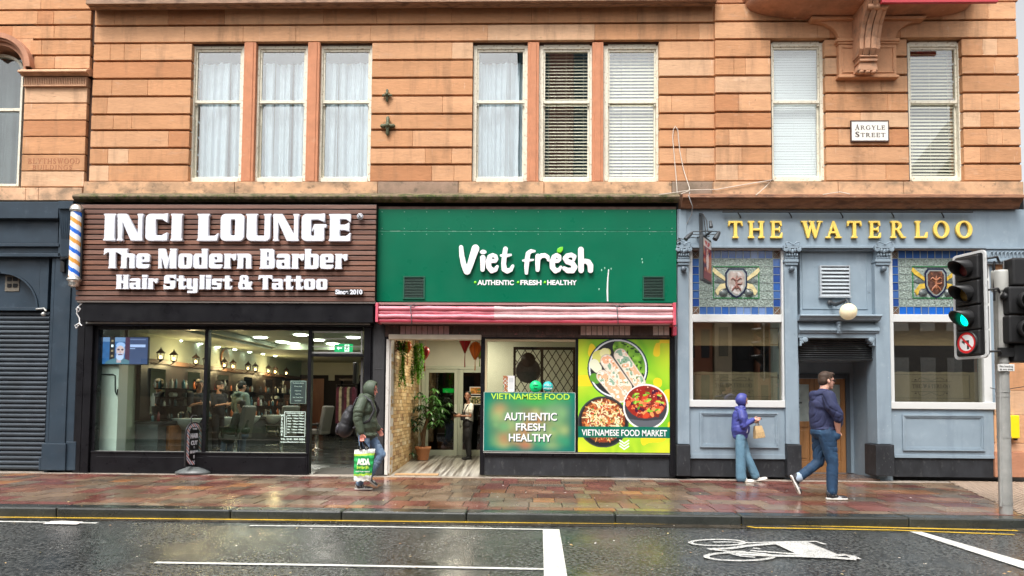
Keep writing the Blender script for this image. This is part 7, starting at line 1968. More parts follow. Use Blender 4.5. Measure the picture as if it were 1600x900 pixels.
bp2 = N.new('ShaderNodeBump'); bp2.inputs['Distance'].default_value = .02; bp2.inputs['Strength'].default_value = .25; L.new(nse(5, 3), bp2.inputs['Height']); L.new(bp.outputs[0], bp2.inputs['Normal']); L.new(bp2.outputs[0], b.inputs['Normal'])
m = MB(); m.quad((-80, -60, ZR), (80, -60, ZR), (80, YK + .02, ZR), (-80, YK + .02, ZR)); rd = m.build('road', RM); kind(rd, 'structure')
m = MB(); m.quad((-12.5, YK - .24, ZR + .004), (12.5, YK - .24, ZR + .004), (12.5, YK, ZR + .004), (-12.5, YK, ZR + .004)); gt = m.build('gutter', M('gutter_sett', (.05, .042, .032), .12, var=(4, .4), mask=(6, .55, .7, (.13, .09, .05), .6), rvar=(2, .04, .35), bump=(30, .3, .006), spec=.7)); kind(gt, 'structure')
# painted markings
def paintm(name, col, wear=.60):
 return M(name, col, .4, var=(8, .1), mask=[(55, wear, wear + .04, (.07, .07, .065), .9), (4, .64, .72, (.2, .2, .18), .7)], rvar=(3, .2, .5), bump=(60, .4, .004))
WM = paintm('white_road_paint', (.66, .66, .62), .60); YM_ = paintm('yellow_road_paint', (.66, .42, .03), .60)
lev = [0]
def gz():
 lev[0] += 1; return ZR + .005 + lev[0] * .0006
def gpoly(name, pts, mat, label=None):
 z = gz(); m = MB(); v = [G(a, b_, ZR) for a, b_ in pts]; m.add([(p.x, p.y, z) for p in v], [tuple(range(len(v)))])
 o = m.build(name, mat); kind(o, 'structure'); return o
def gline(mb, pts, w, z):
 C_ = [G(a, b_, ZR) for a, b_ in pts]; P_ = []
 for i in range(len(C_)):
  a_ = C_[max(i - 1, 0)]; b_ = C_[min(i + 1, len(C_) - 1)]; d = (b_ - a_).normalized(); n_ = Vector((-d.y, d.x, 0)) * w / 2
  P_.append((C_[i] - n_, C_[i] + n_))
 for (a0, a1), (b0, b1) in zip(P_, P_[1:]):
  mb.quad((a0.x, a0.y, z), (b0.x, b0.y, z), (b1.x, b1.y, z), (a1.x, a1.y, z))
def gl_obj(name, strokes, mat):
 m = MB()
 for pts, w in strokes: gline(m, pts, w, gz())
 o = m.build(name, mat); kind(o, 'structure'); return o
gl_obj('yellow_line', [([(-300, 806), (0, 808.5), (400, 812.5), (800, 817), (1180, 820), (1590, 829.5)], .07)], YM_)
gl_obj('yellow_line', [([(1168, 823), (1180, 825), (1400, 829), (1585, 836)], .06)], YM_)
gl_obj('bay_line', [([(-260, 812), (0, 815.5), (152, 818)], .07)], WM)
gl_obj('bay_line', [([(390, 822), (600, 824), (850, 828)], .06)], WM)
gl_obj('bay_line', [([(242, 880), (500, 884), (700, 887.5), (860, 890.5)], .07)], WM)
gpoly('stop_marking', [(848, 827.5), (874, 828), (887, 905), (850, 905)], WM)
gpoly('diagonal_line', [(1421, 831.5), (1440, 832), (1640, 890), (1640, 903)], WM)
# cycle symbol
def ell(cx, cy, rx, ry, n=30, t0=0, t1=6.2832): return [(cx + rx * math.cos(t), cy + ry * math.sin(t)) for t in np.linspace(t0, t1, n)]
def cz(p): return (1060 + p[0] / 5.333, 820 + p[1] / 5.333)
st_ = []
st_.append((ell(*cz((325, 154)), 42, 4.8), .055)); st_.append((ell(*cz((510, 272)), 52, 6.4), .06))
for pts, w in (([(290, 152), (400, 150), (600, 158)], .05), ([(250, 212), (430, 205), (560, 185), (920, 152)], .09), ([(280, 214), (430, 232), (560, 232)], .06), ([(560, 160), (900, 150), (1145, 147), (1225, 172)], .055), ([(930, 155), (1200, 274)], .42),
    ([(600, 225), (900, 248), (1200, 270)], .06), ([(440, 250), (520, 272), (640, 282)], .05), ([(480, 255), (760, 268), (1000, 272), (1250, 282), (1480, 300)], .10), ([(620, 205), (680, 212)], .06), ([(1320, 268), (1380, 262), (1440, 272), (1490, 298)], .09)):
 st_.append(([cz(p) for p in pts], w))
gl_obj('cycle_symbol', st_, paintm('worn_white_road_paint', (.60, .60, .57), .54))
# litter and fallen leaves
m = MB(); r_ = random.Random(77)
for k in range(620):
 onr = r_.random() < .55
 if onr: x, y, z = r_.uniform(-10, 10), r_.uniform(-8.5, YK - .03), ZR + .012
 else: x, y, z = r_.uniform(-11, 11), r_.uniform(YK + .05, -.05), .006
 s = r_.uniform(.006, .022); a = r_.uniform(0, 6.28); u_ = Vector((math.cos(a), math.sin(a), r_.uniform(-.15, .15))) * s; w_ = Vector((-math.sin(a), math.cos(a), r_.uniform(-.15, .15))) * s * .6
 c = Vector((x, y, z)); col = r_.choice([(.55, .5, .42), (.45, .30, .12), (.5, .42, .2), (.6, .58, .55), (.35, .2, .1)])
 m.quad(c - u_, c - w_, c + u_, c + w_ + Vector((0, 0, .003)), 0, col)
for k in range(70):
 x = r_.uniform(-10, -8.2) if k < 50 else r_.uniform(8.8, 9.8); y = YK - .12 + r_.gauss(0, .05) - (.35 if k < 50 else 0); c = Vector((x, y, ZR + .014)); s = r_.uniform(.015, .04); a = r_.uniform(0, 6.28)
 u_ = Vector((math.cos(a), math.sin(a), .1)) * s; w_ = Vector((-math.sin(a), math.cos(a), .1)) * s * .6; m.quad(c - u_, c - w_, c + u_, c + w_, 0, r_.choice([(.55, .42, .25), (.3, .16, .07), (.65, .6, .5)]))
lf_ = m.build('fallen_leaves', M('leaf_litter', (1, 1, 1), .5, attr=True)); kind(lf_, 'stuff')
m = MB(); c = G(98, 820, ZR); m.add([(c.x - .22, c.y - .05, ZR + .02), (c.x + .2, c.y - .04, ZR + .015), (c.x + .22, c.y + .06, ZR + .03), (c.x - .18, c.y + .05, ZR + .035), (c.x, c.y, ZR + .05)], [(0, 1, 4), (1, 2, 4), (2, 3, 4), (3, 0, 4)])
o = m.build('crumpled_paper', M('litter_paper', (.6, .55, .52), .6)); tag(o, 'crumpled pale paper lying in the gutter at the left', 'litter')
# tactile paving at the corner
m = MB()
tp = [G(1478, 751, 0), G(1640, 753, 0), G(1640, 812, 0), G(1602, 806, 0)]
z = .004
m.add([(p.x, p.y, z) for p in tp], [(0, 3, 2, 1)], 0)
xs = [p.x for p in tp]; ys = [p.y for p in tp]
for i in range(int((max(xs) - min(xs)) / .09)):
 for j in range(int((max(ys) - min(ys)) / .09)):
  x, y = min(xs) + i * .09, min(ys) + j * .09
  # inside convex quad
  ok = True; q = tp
  for k in range(4):
   a_, b_ = q[k], q[(k + 1) % 4]
   if (b_.x - a_.x) * (y - a_.y) - (b_.y - a_.y) * (x - a_.x) > -.02: ok = False
  if ok: m.lathe([(.034, 0), (.026, .008), (0, .008)], (x, y, z), seg=8, mi=1, smooth=False)
tpv = m.build('tactile_paving', [M('tactile_slab', (.070, .046, .032), .6, var=(6, .25)), M('tactile_blister', (.30, .22, .16), .5, var=(9, .2))]); kind(tpv, 'structure')
# ------------------------------------------------------------------ traffic signals
gp = G(1572, 803, 0); YP = gp.y; PXc = gp.x
pole = thing('traffic_light', 'grey pole carrying a three lamp signal with green lit and a red road sign', 'traffic light', (PXc, YP, 0))
topz = Z(1563, 423, YP)
xt = X(1562, 440, YP);
m = MB(); r_p = .078
m.tube([(PXc, YP, 0), (PXc + (xt - PXc) * .5, YP, topz * .5), (xt, YP, topz - .25)], r_p, 20); m.tube([(PXc - .075, YP - .02, .1), (PXc - .055 + (xt - PXc) * .5, YP - .04, topz * .5), (xt - .045, YP - .04, topz - .3)], .022, 8)
for z_ in (.12, 1.0, 1.62, 2.0): m.lathe([(r_p + .004, 0), (r_p + .006, .03)], (PXc + (xt - PXc) * z_ / topz, YP, z_), seg=20)
m.build('pole', STEEL, pole)
m = MB(); m.lathe([(.0, .0), (.095, 0), (.10, -.03), (.10, -.26), (.095, -.28)], (xt, YP, topz), seg=22); m.build('pole_cap', M('pale_cap', (.46, .46, .43), .45), pole)
# head
HYAW = math.radians(-74)      # head turned to face left of the camera
hc = P(1522, 478, YP - .05)
mpx = 1100 / (DIST + YP)
Rz_ = Matrix.Rotation(HYAW, 3, 'Z')
def H(a, b_, c): return hc + Rz_ @ Vector((a, b_, c))
hh_ = .71; hw2 = .205
m = MB()
# backing board with rounded corners and pale border
def rrect(w, h, r, n=6):
 o = []
 for cx_, cz_, a0 in ((w - r, h - r, 0), (-w + r, h - r, 1.5708), (-w + r, -h + r, 3.1416), (w - r, -h + r, 4.7124)):
  o += [(cx_ + r * math.cos(a0 + t), cz_ + r * math.sin(a0 + t)) for t in np.linspace(0, 1.5708, n)]
 return o
def plate(mb, w, h, r, y0, y1, w2=None):
 o = rrect(w, h, r); n = len(o)
 if w2 is None:
  mb.add([H(a, y0, c) for a, c in o] + [H(a, y1, c) for a, c in o], [tuple(range(n)), tuple(range(2 * n - 1, n - 1, -1))] + [(i, i + n, (i + 1) % n + n, (i + 1) % n) for i in range(n)])
 else:
  q = rrect(w - w2, h - w2, r * .6)
  mb.add([H(a, y0, c) for a, c in o] + [H(a, y0, c) for a, c in q] + [H(a, y1, c) for a, c in o] + [H(a, y1, c) for a, c in q],
    [(i, (i + 1) % n, (i + 1) % n + n, i + n) for i in range(n)] + [(i + 2 * n, i + 3 * n, (i + 1) % n + 3 * n, (i + 1) % n + 2 * n) for i in range(n)] + [(i, i + 2 * n, (i + 1) % n + 2 * n, (i + 1) % n) for i in range(n)] + [(i + n, (i + 1) % n + n, (i + 1) % n + 3 * n, i + 3 * n) for i in range(n)])
plate(m, .25, hh_, .06, -.07, -.06); m.build('backing_board', BLACKPL, pole)
m = MB(); plate(m, .252, hh_ + .002, .06, -.08, -.05, .036); m.build('board_border', M('pale_border', (.55, .56, .56), .4, mask=(10, .55, .7, (.3, .3, .28), .6)), pole, bevel=.004)
zs_l = (.50, .165, -.17)
for k, zz in enumerate(zs_l):
 lm = bpy.data.objects.new('signal_lamp', None); COL.objects.link(lm); lm.parent = pole
 m = MB(); m.obox(H(0, -.03, zz), .175, .09, .16, Rz_); m.build('housing', BLACKPL, lm, bevel=.02, seg=3)
 m = MB(); ax = Rz_ @ Vector((0, -1, 0)); c0 = H(0, -.12, zz)
 # hood: open tube longer on top
 nseg = 24; v = [];
 q_ = rotm(ax)
 for j in range(2):
  for s in range(nseg + 1):
   t = 2 * math.pi * s / nseg; cx_, cz_ = math.cos(t), math.sin(t)
   ln = (.04 + .105 * (1 + cz_)) if j else 0
   rr2 = .115 + (.0 if j == 0 else .004)
   v.append(c0 + Rz_ @ Vector((cx_ * rr2, -ln, cz_ * rr2 - (ln * .12))))
 for j in range(2):
  for s in range(nseg + 1):
   t = 2 * math.pi * s / nseg; cx_, cz_ = math.cos(t), math.sin(t); ln = (.04 + .105 * (1 + cz_)) if j else 0; rr2 = .108
   v.append(c0 + Rz_ @ Vector((cx_ * rr2, -ln, cz_ * rr2 - (ln * .12))))
 n1 = nseg + 1
 f = [(s, s + 1, n1 + s + 1, n1 + s) for s in range(nseg)] + [(2 * n1 + s, 3 * n1 + s, 3 * n1 + s + 1, 2 * n1 + s + 1) for s in range(nseg)] + [(n1 + s, n1 + s + 1, 3 * n1 + s + 1, 3 * n1 + s) for s in range(nseg)]
 m.add(v, f, 0, None, True)
 hood_m = BLACKPL if k < 2 else M('green_lit_hood', (.0, .05, .035), .35)
 m.build('hood', BLACKPL, lm)
 col = ((.10, .012, .012), (.12, .07, .01), (.0, .35, .22))[k]
 m = MB(); m.lathe([(0, .03), (.05, .027), (.085, .017), (.105, .0)], c0 + Rz_ @ Vector((0, .0, 0)), ax, 22)
 m.build('lens', M('lens_%d' % k, col, .3, emit=((.0, 1.0, .55), 1.5) if k == 2 else None), lm)
sp_ = bpy.data.objects.new('sign_lamp', None); COL.objects.link(sp_); sp_.parent = pole
m = MB(); zz = -.50; m.obox(H(0, -.03, zz), .175, .09, .165, Rz_); m.build('housing', BLACKPL, sp_, bevel=.02, seg=3)
ax = Rz_ @ Vector((0, -1, 0)); c0 = H(0, -.12, zz)
m = MB(); m.lathe([(.142, 0), (.142, .03), (.155, .03), (.155, 0)], c0, ax, 28); m.build('rim', BLACKPL, sp_)
def rs_(u, v):
 x, y = (u - .5) * 2, (.5 - v) * 2; r = np.hypot(x, y); im = np.ones(u.shape + (3,)) * .72
 im[(r > .76)] = (.62, .015, .02)
 blk = ((np.abs(x - .15) < .11) & (y < .15) & (y > -.6)) | ((np.abs(y - .12) < .12) & (x > -.25) & (x < .26)) | (sd_poly(x, y, [(-.55, .12), (-.2, .42), (-.2, -.18)]) < 0)
 im[blk & (r < .74)] = (.02, .02, .02)
 im[(np.abs(x + y) < .14) & (r < .8)] = (.62, .015, .02); return im
q3 = canvas('roundel', VCOL, sp_, 0, 0, .286, .286, 0, 70, 70, rs_, axis=(Rz_ @ Vector((1, 0, 0)), Vector((0, 0, 1))))
oo = c0 + Rz_ @ Vector((-.143, -.02, -.143)); q3.location = oo
bmq = bmesh.new(); bmq.from_mesh(q3.data); cen = Rz_ @ Vector((.143, 0, .143))
bmesh.ops.delete(bmq, geom=[f for f in bmq.faces if (f.calc_center_median() + wloc(sp_) - cen).length > .143], context='FACES'); bmq.to_mesh(q3.data); bmq.free()
# brackets to the pole
for zz in (.62, .20, -.62):
 m = MB(); m.tube([H(.1, .08, zz), H(.25, .12, zz), (xt, YP, hc.z + zz - .02)], .016, 6); m.build('bracket', BLACKPL, pole)
m = MB(); m.tube([P(1553.5, 408, YP - .02), P(1553.5, 470, YP - .02)], .014, 6); m.build('bracket', BLACKPL, pole)
m = MB(); m.tube([P(1569, 470, YP), P(1568, 408, YP), P(1580, 408, YP)], .014, 6); m.build('bracket', BLACKPL, pole)
m = MB(); m.box(xt - .10, xt + .12, YP - .1, YP - .07, Z(1563, 558, YP), Z(1563, 544, YP)); m.build('clamp', BLACKPL, pole)
m = MB(); m.ball(P(1569, 463, YP - .12), (.04, .06, .05), 12); m.tube([P(1569, 463, YP - .12), P(1571, 455, YP - .1), P(1572, 446, YP - .02)], .018, 8); m.build('push_sensor', BLACKPL, pole)
# second head at the frame edge, seen from behind
h2 = thing('traffic_light', 'second black signal head cut by the right edge of the picture', 'traffic light', (X(1600, 480, YP), YP, Z(1600, 480, YP)))
m = MB()
for (a, t, b_, bt, y0, y1) in ((1577, 447, 1640, 491, -.2, .05), (1577, 492, 1640, 536, -.2, .05), (1583, 402, 1640, 446, -.15, .08), (1586, 537, 1640, 566, -.12, .08)):
 m.pr(a, t, b_, bt, YP + y0, YP + y1)
m.build('housing', BLACKPL, h2, bevel=.03, seg=3)
m = MB()
for py in (469, 513):
 c = P(1604, py, YP - .22); m.lathe([(.0, .0), (.115, 0), (.12, .02), (.12, .16), (.11, .16), (.11, .02)], c, (-.25, -1, -.1), 22)
m.build('hood', BLACKPL, h2)
m = MB(); m.tube([P(1566, 455, YP), P(1580, 450, YP), P(1600, 450, YP), P(1600, 536, YP), P(1586, 536, YP), P(1566, 540, YP)], .012, 6); m.build('bracket', BLACKPL, h2)
# loading notice
x0, z0, x1, z1 = R(1559, 569, 1585, 580, YP - .1)
nl = thing('loading_notice', 'small white plate reading No loading at any time strapped to the grey pole', 'sign plate', ((x0 + x1) / 2, YP - .1, z0))
m = MB(); m.box(x0, x1, YP - .105, YP - .09, z0, z1); m.build('plate', M('white_plate', (.72, .72, .70), .4), nl, bevel=.004)
text('No loading', 'lettering', BLACKM, nl, (x0 + x1) / 2, z0 + (z1 - z0) * .55, YP - .106, width=(x1 - x0) * .78, height=.028, depth=.002)
text('at any time', 'lettering', BLACKM, nl, (x0 + x1) / 2, z0 + (z1 - z0) * .15, YP - .106, width=(x1 - x0) * .78, height=.028, depth=.002)
m = MB()
for py in (566, 583, 612, 619): c = P(1566, py, YP); m.lathe([(r_p + .008, -.008), (r_p + .008, .008)], (PXc + (xt - PXc) * c.z / topz, YP, c.z), seg=18)
m.build('strap', STEEL, nl)
# yellow box on the wall
x0, z0, x1, z1 = R(1576, 649, 1593, 685, -.15)
yb2 = thing('yellow_box', 'yellow metal box fixed to the sandstone corner behind the pole', 'wall box', ((x0 + x1) / 2, -.1, z0))
m = MB(); m.box(x0, x1, -.16, .0, z0, z1); m.build('case', M('yellow_enamel', (.80, .62, .01), .4, mask=(9, .62, .72, (.5, .4, .2), .6)), yb2, bevel=.012)
m = MB(); m.box(x0 + .02, x0 + .06, -.12, -.06, z0 - .04, z0); m.box(x1 - .06, x1 - .02, -.12, -.06, z0 - .04, z0); m.build('foot', BLACKPL, yb2)
cable('sagging_cable', [(1547, 606, -.1), (1560, 609, -.2), (1575, 608, -.2), (1600, 604, -.2)], .008, 'thin dark cable sagging between pub corner and grey pole', BLACKPL)
# ------------------------------------------------------------------ people
def prim(kind_, *a, seg=14):
 m = MB()
 if kind_ == 'ball': m.ball(a[0], a[1], seg, rot=a[2] if len(a) > 2 else None)
 elif kind_ == 'limb':
  pts, rs = a[0], a[1]
  m.tube(pts, rs, 12, smooth=False)
  for p, r in zip(pts, rs): m.ball(p, r, 12)
 elif kind_ == 'box': m.obox(*a)
 return m
def blob(name, prims, mat, parent, M4, voxel=.012, smooth=6, fold=None, fac=.5):
 """closed primitives fused into one continuous surface; M4 places local coordinates in the street"""
 o = MB()
 for p in prims: o.add(p.v, p.f)
 me = bpy.data.meshes.new(name); me.from_pydata(o.v, [], o.f)
 ob = bpy.data.objects.new(name, me); COL.objects.link(ob)
 r = ob.modifiers.new('r', 'REMESH'); r.mode = 'VOXEL'; r.voxel_size = voxel; r.use_smooth_shade = True
 if smooth: s_ = ob.modifiers.new('s', 'SMOOTH'); s_.factor = fac; s_.iterations = smooth
 me2 = bake_ob(ob, name); bpy.data.meshes.remove(me)
 n = len(me2.vertices); a = np.empty(n * 3); me2.vertices.foreach_get('co', a); a = a.reshape(-1, 3)
 if fold:
  nr = np.empty(n * 3); me2.vertices.foreach_get('normal', nr); nr = nr.reshape(-1, 3)
  a = a + nr * fold(a)[:, None]
 R3 = np.array(M4.to_3x3()); t = np.array(M4.translation) - np.array(wloc(parent))
 a = a @ R3.T + t
 me2.vertices.foreach_set('co', a.ravel()); me2.update()
 me2.materials.append(mat)
 ob = bpy.data.objects.new(name, me2); COL.objects.link(ob); ob.parent = parent
 return ob
def folds(amp, f1=26, f2=17, seed=0, zf=1.0):
 def g(a):
  x, y, z = a[:, 0], a[:, 1], a[:, 2]
  w = np.sin(f1 * (z * zf + .5 * x) + 2.6 * np.sin(11 * y + 7 * z + seed) + seed); v = np.sin(f2 * (z * zf - .8 * x + .4 * y) + 2.2 * np.sin(12 * x + 9 * z + seed * 2))
  m = .5 + .5 * np.sin(8 * z + 5 * x + seed); amp_ = amp * np.clip(.35 + np.sin(9 * z + 13 * x + seed) * np.cos(7 * z - 15 * y + 2 * seed), 0, 1)
  return -amp_ * (m * np.exp(-(w / .35) ** 2) + (1 - m) * np.exp(-(v / .35) ** 2)) + .001
 return g
SKIN = M('skin', (.56, .30, .21), .5, sss=.12, var=(9, .06))
SKIN2 = M('skin_tan', (.34, .165, .10), .5, sss=.1, var=(9, .06))
V = Vector
def hand_prims(w, d, up, curl=.6, s=1.0):
 """w wrist, d direction of the fingers, up = thumb side; four unequal bent fingers and a thumb"""
 d = V(d).normalized(); up = V(up); up = (up - d * up.dot(d)).normalized(); n = d.cross(up).normalized(); w = V(w)
 out = [prim('limb', [w - d * .02 * s, w + d * .03 * s], [.026 * s, .030 * s])]
 Rm = Matrix((up, n, d)).transposed()
 out.append(prim('ball', w + d * .055 * s, (.042 * s, .018 * s, .05 * s), Rm))
 for k, (o_, L_) in enumerate(((.030, .070), (.010, .080), (-.010, .074), (-.029, .058))):
  b0 = w + d * .085 * s + up * o_ * s
  a1 = curl * .5; a2 = curl * 1.2; a3 = curl * 1.8
  p1 = b0 + (d * math.cos(a1) + n * math.sin(a1)) * L_ * .45 * s; p2_ = p1 + (d * math.cos(a2) + n * math.sin(a2)) * L_ * .32 * s; p3 = p2_ + (d * math.cos(a3) + n * math.sin(a3)) * L_ * .25 * s
  out.append(prim('limb', [b0 - d * .02 * s, p1, p2_, p3], [.0095 * s, .009 * s, .0085 * s, .007 * s]))
 t0 = w + d * .025 * s + up * .03 * s; t1 = t0 + (up * .75 + d * .55 + n * .25) * .035 * s; t2 = t1 + (d * .8 + up * .25 + n * .5) * .032 * s
 out.append(prim('limb', [t0, t1, t2], [.013 * s, .0105 * s, .009 * s]))
 return out
def head_prims(hc, f, s=1.0):
 """hc head centre, f facing; returns prims of skull, face, nose, ears, neck root separately"""
 f = V(f).normalized(); up = V((0, 0, 1)); up = (up - f * up.dot(f)).normalized(); sd = up.cross(f)
 Rm = Matrix((f, sd, up)).transposed(); P_ = lambda a, b, c: hc + (f * a + sd * b + up * c) * s
 o = [prim('ball', P_(-.012, 0, .025), (.098 * s, .076 * s, .095 * s), Rm, seg=20), prim('ball', P_(.022, 0, -.035), (.070 * s, .060 * s, .078 * s), Rm, seg=18),
   prim('limb', [P_(.082, 0, .008), P_(.104, 0, -.024)], [.010 * s, .015 * s]), prim('ball', P_(.070, 0, -.098), (.026 * s, .028 * s, .020 * s), Rm),
   prim('ball', P_(.086, 0, -.058), (.014 * s, .026 * s, .007 * s), Rm), prim('ball', P_(.086, 0, -.070), (.013 * s, .022 * s, .007 * s), Rm),
   prim('limb', [P_(.078, .02, .026), P_(.074, .045, .022)], [.010 * s, .009 * s]), prim('limb', [P_(.078, -.02, .026), P_(.074, -.045, .022)], [.010 * s, .009 * s])]
 for q in (1, -1): o.append(prim('ball', P_(-.005, q * .078, -.012), (.020 * s, .009 * s, .032 * s), Rm))
 return o, P_, Rm
def face_parts(par, P_, M4, brow=(.03, .02, .015), s=1.0):
 m = MB(); off = wloc(par)
 EY = M('eye', (.02, .015, .012), .2); LIP = M('lip', (.33, .10, .08), .5); BR = M('brow_%d' % int(brow[0] * 1000), brow, .8)
 for q in (1, -1):
  m = MB(); m.ball(M4 @ P_(.078, q * .030, .004), (.009 * s, .012 * s, .007 * s), 8); m.build('eye', EY, par)
  m = MB(); m.tube([M4 @ P_(.088, q * .014, .030), M4 @ P_(.086, q * .034, .034), M4 @ P_(.074, q * .05, .028)], .0045 * s, 6); m.build('eyebrow', BR, par)
 m = MB(); m.tube([M4 @ P_(.092, -.022, -.064), M4 @ P_(.099, 0, -.064), M4 @ P_(.092, .022, -.064)], .004 * s, 6); m.build('mouth', LIP, par)
def foot(pt, f, par, M4, name, upper, sole, s=1.0, pitch=0.0, L_=.27):
 """shoe: ankle point pt, direction f (unit, local)"""
 f = V(f).normalized(); side = V((0, 0, 1)).cross(f); side = side.normalized(); up = f.cross(side).normalized()
 q = lambda a, b, c: V(pt) + f * a * s + side * b * s + up * c * s
 sh = bpy.data.objects.new(name, None); COL.objects.link(sh); sh.parent = par
 Rm = Matrix((f, side, up)).transposed()
 pr_ = [prim('limb', [q(-.035, 0, -.005), q(.03, 0, -.03)], [.048 * s, .045 * s]), prim('ball', q(.125, 0, -.052), (.085 * s, .046 * s, .030 * s), Rm), prim('ball', q(.0, 0, -.045), (.075 * s, .04 * s, .038 * s), Rm)]
 blob('upper', pr_, upper, sh, M4, .008, 4)
 m = MB(); o_ = [(-.075, .030), (-.085, 0), (-.075, -.030), (.02, -.036), (.12, -.048), (.19, -.036), (.212, 0), (.19, .036), (.12, .048), (.02, .036)]
 v = [M4 @ q(a, b, -.078) for a, b in o_] + [M4 @ q(a, b, -.055) for a, b in o_]; n = len(o_)
 m.add(v, [tuple(range(n)), tuple(range(2 * n - 1, n - 1, -1))] + [(i, i + n, (i + 1) % n + n, (i + 1) % n) for i in range(n)]); m.build('sole', sole, sh, bevel=.004)
 return sh
def local(loc, rot, H=1.75): return Matrix.Translation(loc) @ Matrix.Rotation(rot, 4, 'Z') @ Matrix.Scale(H / 1.75, 4)
# ---- man in a green parka
def parka_man():
 g = G(563, 766, 0); H_ = 1.76; loc = V((g.x + .05, g.y + .10, 0))
 t = thing('person', 'man in a hooded olive parka and jeans walking past with a rucksack on his back', 'person', loc)
 M4 = local(loc, .0, H_); L = -1
 nearF, farF = V((-.03, -.10, .08)), V((.06, .10, .22))
 hc = V((.075, 0, 1.615)); f = V((1, -.08, -.22))
 hp, P_, Rm = head_prims(hc, f)
 sk = hp + [prim('limb', [V((.02, 0, 1.42)), V((.05, 0, 1.54))], [.06, .056]), prim('limb', [V((0, 0, .95)), V((-.01, 0, 1.2)), V((0, 0, 1.27))], [.11, .12, .13])]
 wr = V((-.01, -.25, .905)); el = V((-.075, -.27, 1.13)); shn = V((-.02, -.20, 1.42))
 wr2 = V((.14, .24, .98)); el2 = V((-.02, .27, 1.14)); sh2 = V((-.02, .20, 1.42))
 for s_, e_, w_ in ((shn, el, wr), (sh2, el2, wr2)): sk.append(prim('limb', [s_, e_, w_], [.045, .038, .028]))
 sk += hand_prims(wr, (.12, .1, -1), (.9, -.1, .1), 1.25) + hand_prims(wr2, (.5, 0, -.8), (.7, 0, .5), .5)
 hipn, kn, an = V((-.02, -.09, .93)), V((.03, -.10, .50)), V((-.06, -.10, .09))
 hipf, kf, af = V((.0, .09, .93)), V((.24, .10, .56)), V((.05, .10, .22))
 for h_, k_, a_ in ((hipn, kn, an), (hipf, kf, af)): sk.append(prim('limb', [h_, k_, a_], [.07, .05, .036]))
 blob('body', sk, M('ruddy_skin', (.62, .25, .19), .5, sss=.12), t, M4, .006, 3)
 face_parts(t, P_, M4, (.2, .18, .16))
 JK = M('olive_parka_cloth', (.062, .085, .055), .6, var=[(6, .15), (40, .08)], mask=(5, .6, .72, (.12, .14, .10), .4), bump=[(60, .25, .003)])
 pr_ = [prim('limb', [V((0, 0, .93)), V((-.01, 0, 1.1)), V((-.01, 0, 1.25)), V((-.01, 0, 1.38))], [.165, .17, .175, .15]), prim('ball', V((0, 0, 1.05)), (.19, .22, .22)), prim('ball', V((-.01, 0, 1.30)), (.165, .225, .17)), prim('ball', V((.02, 0, .88)), (.17, .20, .07)),
   prim('limb', [shn, V((-.06, -.27, 1.28)), el, wr + V((-.01, 0, .03))], [.085, .086, .075, .058]), prim('limb', [sh2, V((-.04, .27, 1.28)), el2, wr2], [.085, .086, .075, .058]),
   prim('limb', [V((.01, 0, 1.43)), V((.04, 0, 1.5))], [.105, .10])]
 blob('parka', pr_, JK, t, M4, .010, 5, folds(.013, 40, 30, 1))
 # hood with an opening for the face
 hd = MB()
 q = lambda a, b, c: hc + (f.normalized() * a + V((0, 1, 0)) * b + V((0, 0, 1)) * c)
 rings = []
 for i, (a, ry_, rz2, cz_) in enumerate(((-.135, .03, .05, .0), (-.125, .075, .09, .005), (-.08, .108, .128, .01), (-.02, .118, .142, .012), (.025, .112, .138, .012), (.055, .104, .130, .012), (.07, .096, .122, .014))):
  rings.append([q(a + (.03 * max(math.sin(tt), 0)), ry_ * math.cos(tt), cz_ + rz2 * math.sin(tt)) for tt in np.linspace(0, 2 * math.pi, 25)[:-1]])
 v = [M4 @ p for r in rings for p in r]; n = 24; fs = [(i * n + k, i * n + (k + 1) % n, (i + 1) * n + (k + 1) % n, (i + 1) * n + k) for i in range(len(rings) - 1) for k in range(n)]
 fs.append(tuple(range(n - 1, -1, -1)))
 hd.add(v, fs, 0, None, True); ho = hd.build('hood', JK, t); so_ = ho.modifiers.new('s', 'SOLIDIFY'); so_.thickness = .012
 blob('hood_collar', [prim('limb', [V((-.05, -.07, 1.46)), V((-.07, 0, 1.49)), V((-.05, .07, 1.46))], [.06, .065, .06]), prim('limb', [V((.06, -.05, 1.47)), V((.09, 0, 1.455)), V((.06, .05, 1.47))], [.045, .045, .045])], JK, t, M4, .01, 4)
 blob('beard', [prim('ball', P_(.055, 0, -.088), (.045, .048, .036), Rm), prim('ball', P_(.05, 0, -.115), (.035, .038, .03), Rm)], M('grey_beard', (.30, .27, .25), .9, bump=(90, .6, .004)), t, M4, .008, 2)
 JN = M('light_wash_jeans', (.15, .24, .38), .75, var=[(7, .25), (50, .1)], mask=(6, .5, .66, (.36, .45, .55), .5), bump=(80, .3, .002))
 pr_ = [prim('ball', V((0, 0, .94)), (.14, .16, .11)), prim('limb', [hipn, (hipn + kn) / 2, kn, (kn + an) / 2, an + V((0, 0, .02))], [.098, .088, .072, .068, .062]), prim('limb', [hipf, (hipf + kf) / 2, kf, (kf + af) / 2, af], [.098, .088, .073, .066, .06])]
 blob('jeans', pr_, JN, t, M4, .009, 4, folds(.012, 44, 30, 4))
 SHU = M('dark_trainer', (.03, .03, .035), .5, mask=(26, .55, .58, (.55, .55, .52), .9)); SOL = M('pale_sole', (.62, .60, .56), .5)
 foot(an, (1, 0, 0), t, M4, 'shoe', SHU, SOL); foot(af, (.8, 0, -.6), t, M4, 'shoe', SHU, SOL)
 # rucksack, worn on his back
 b0 = loc + V((-.28, 0, 1.03))
 rk = thing('rucksack', 'dark grey rucksack hanging low on the back of the man in the olive parka', 'rucksack', b0)
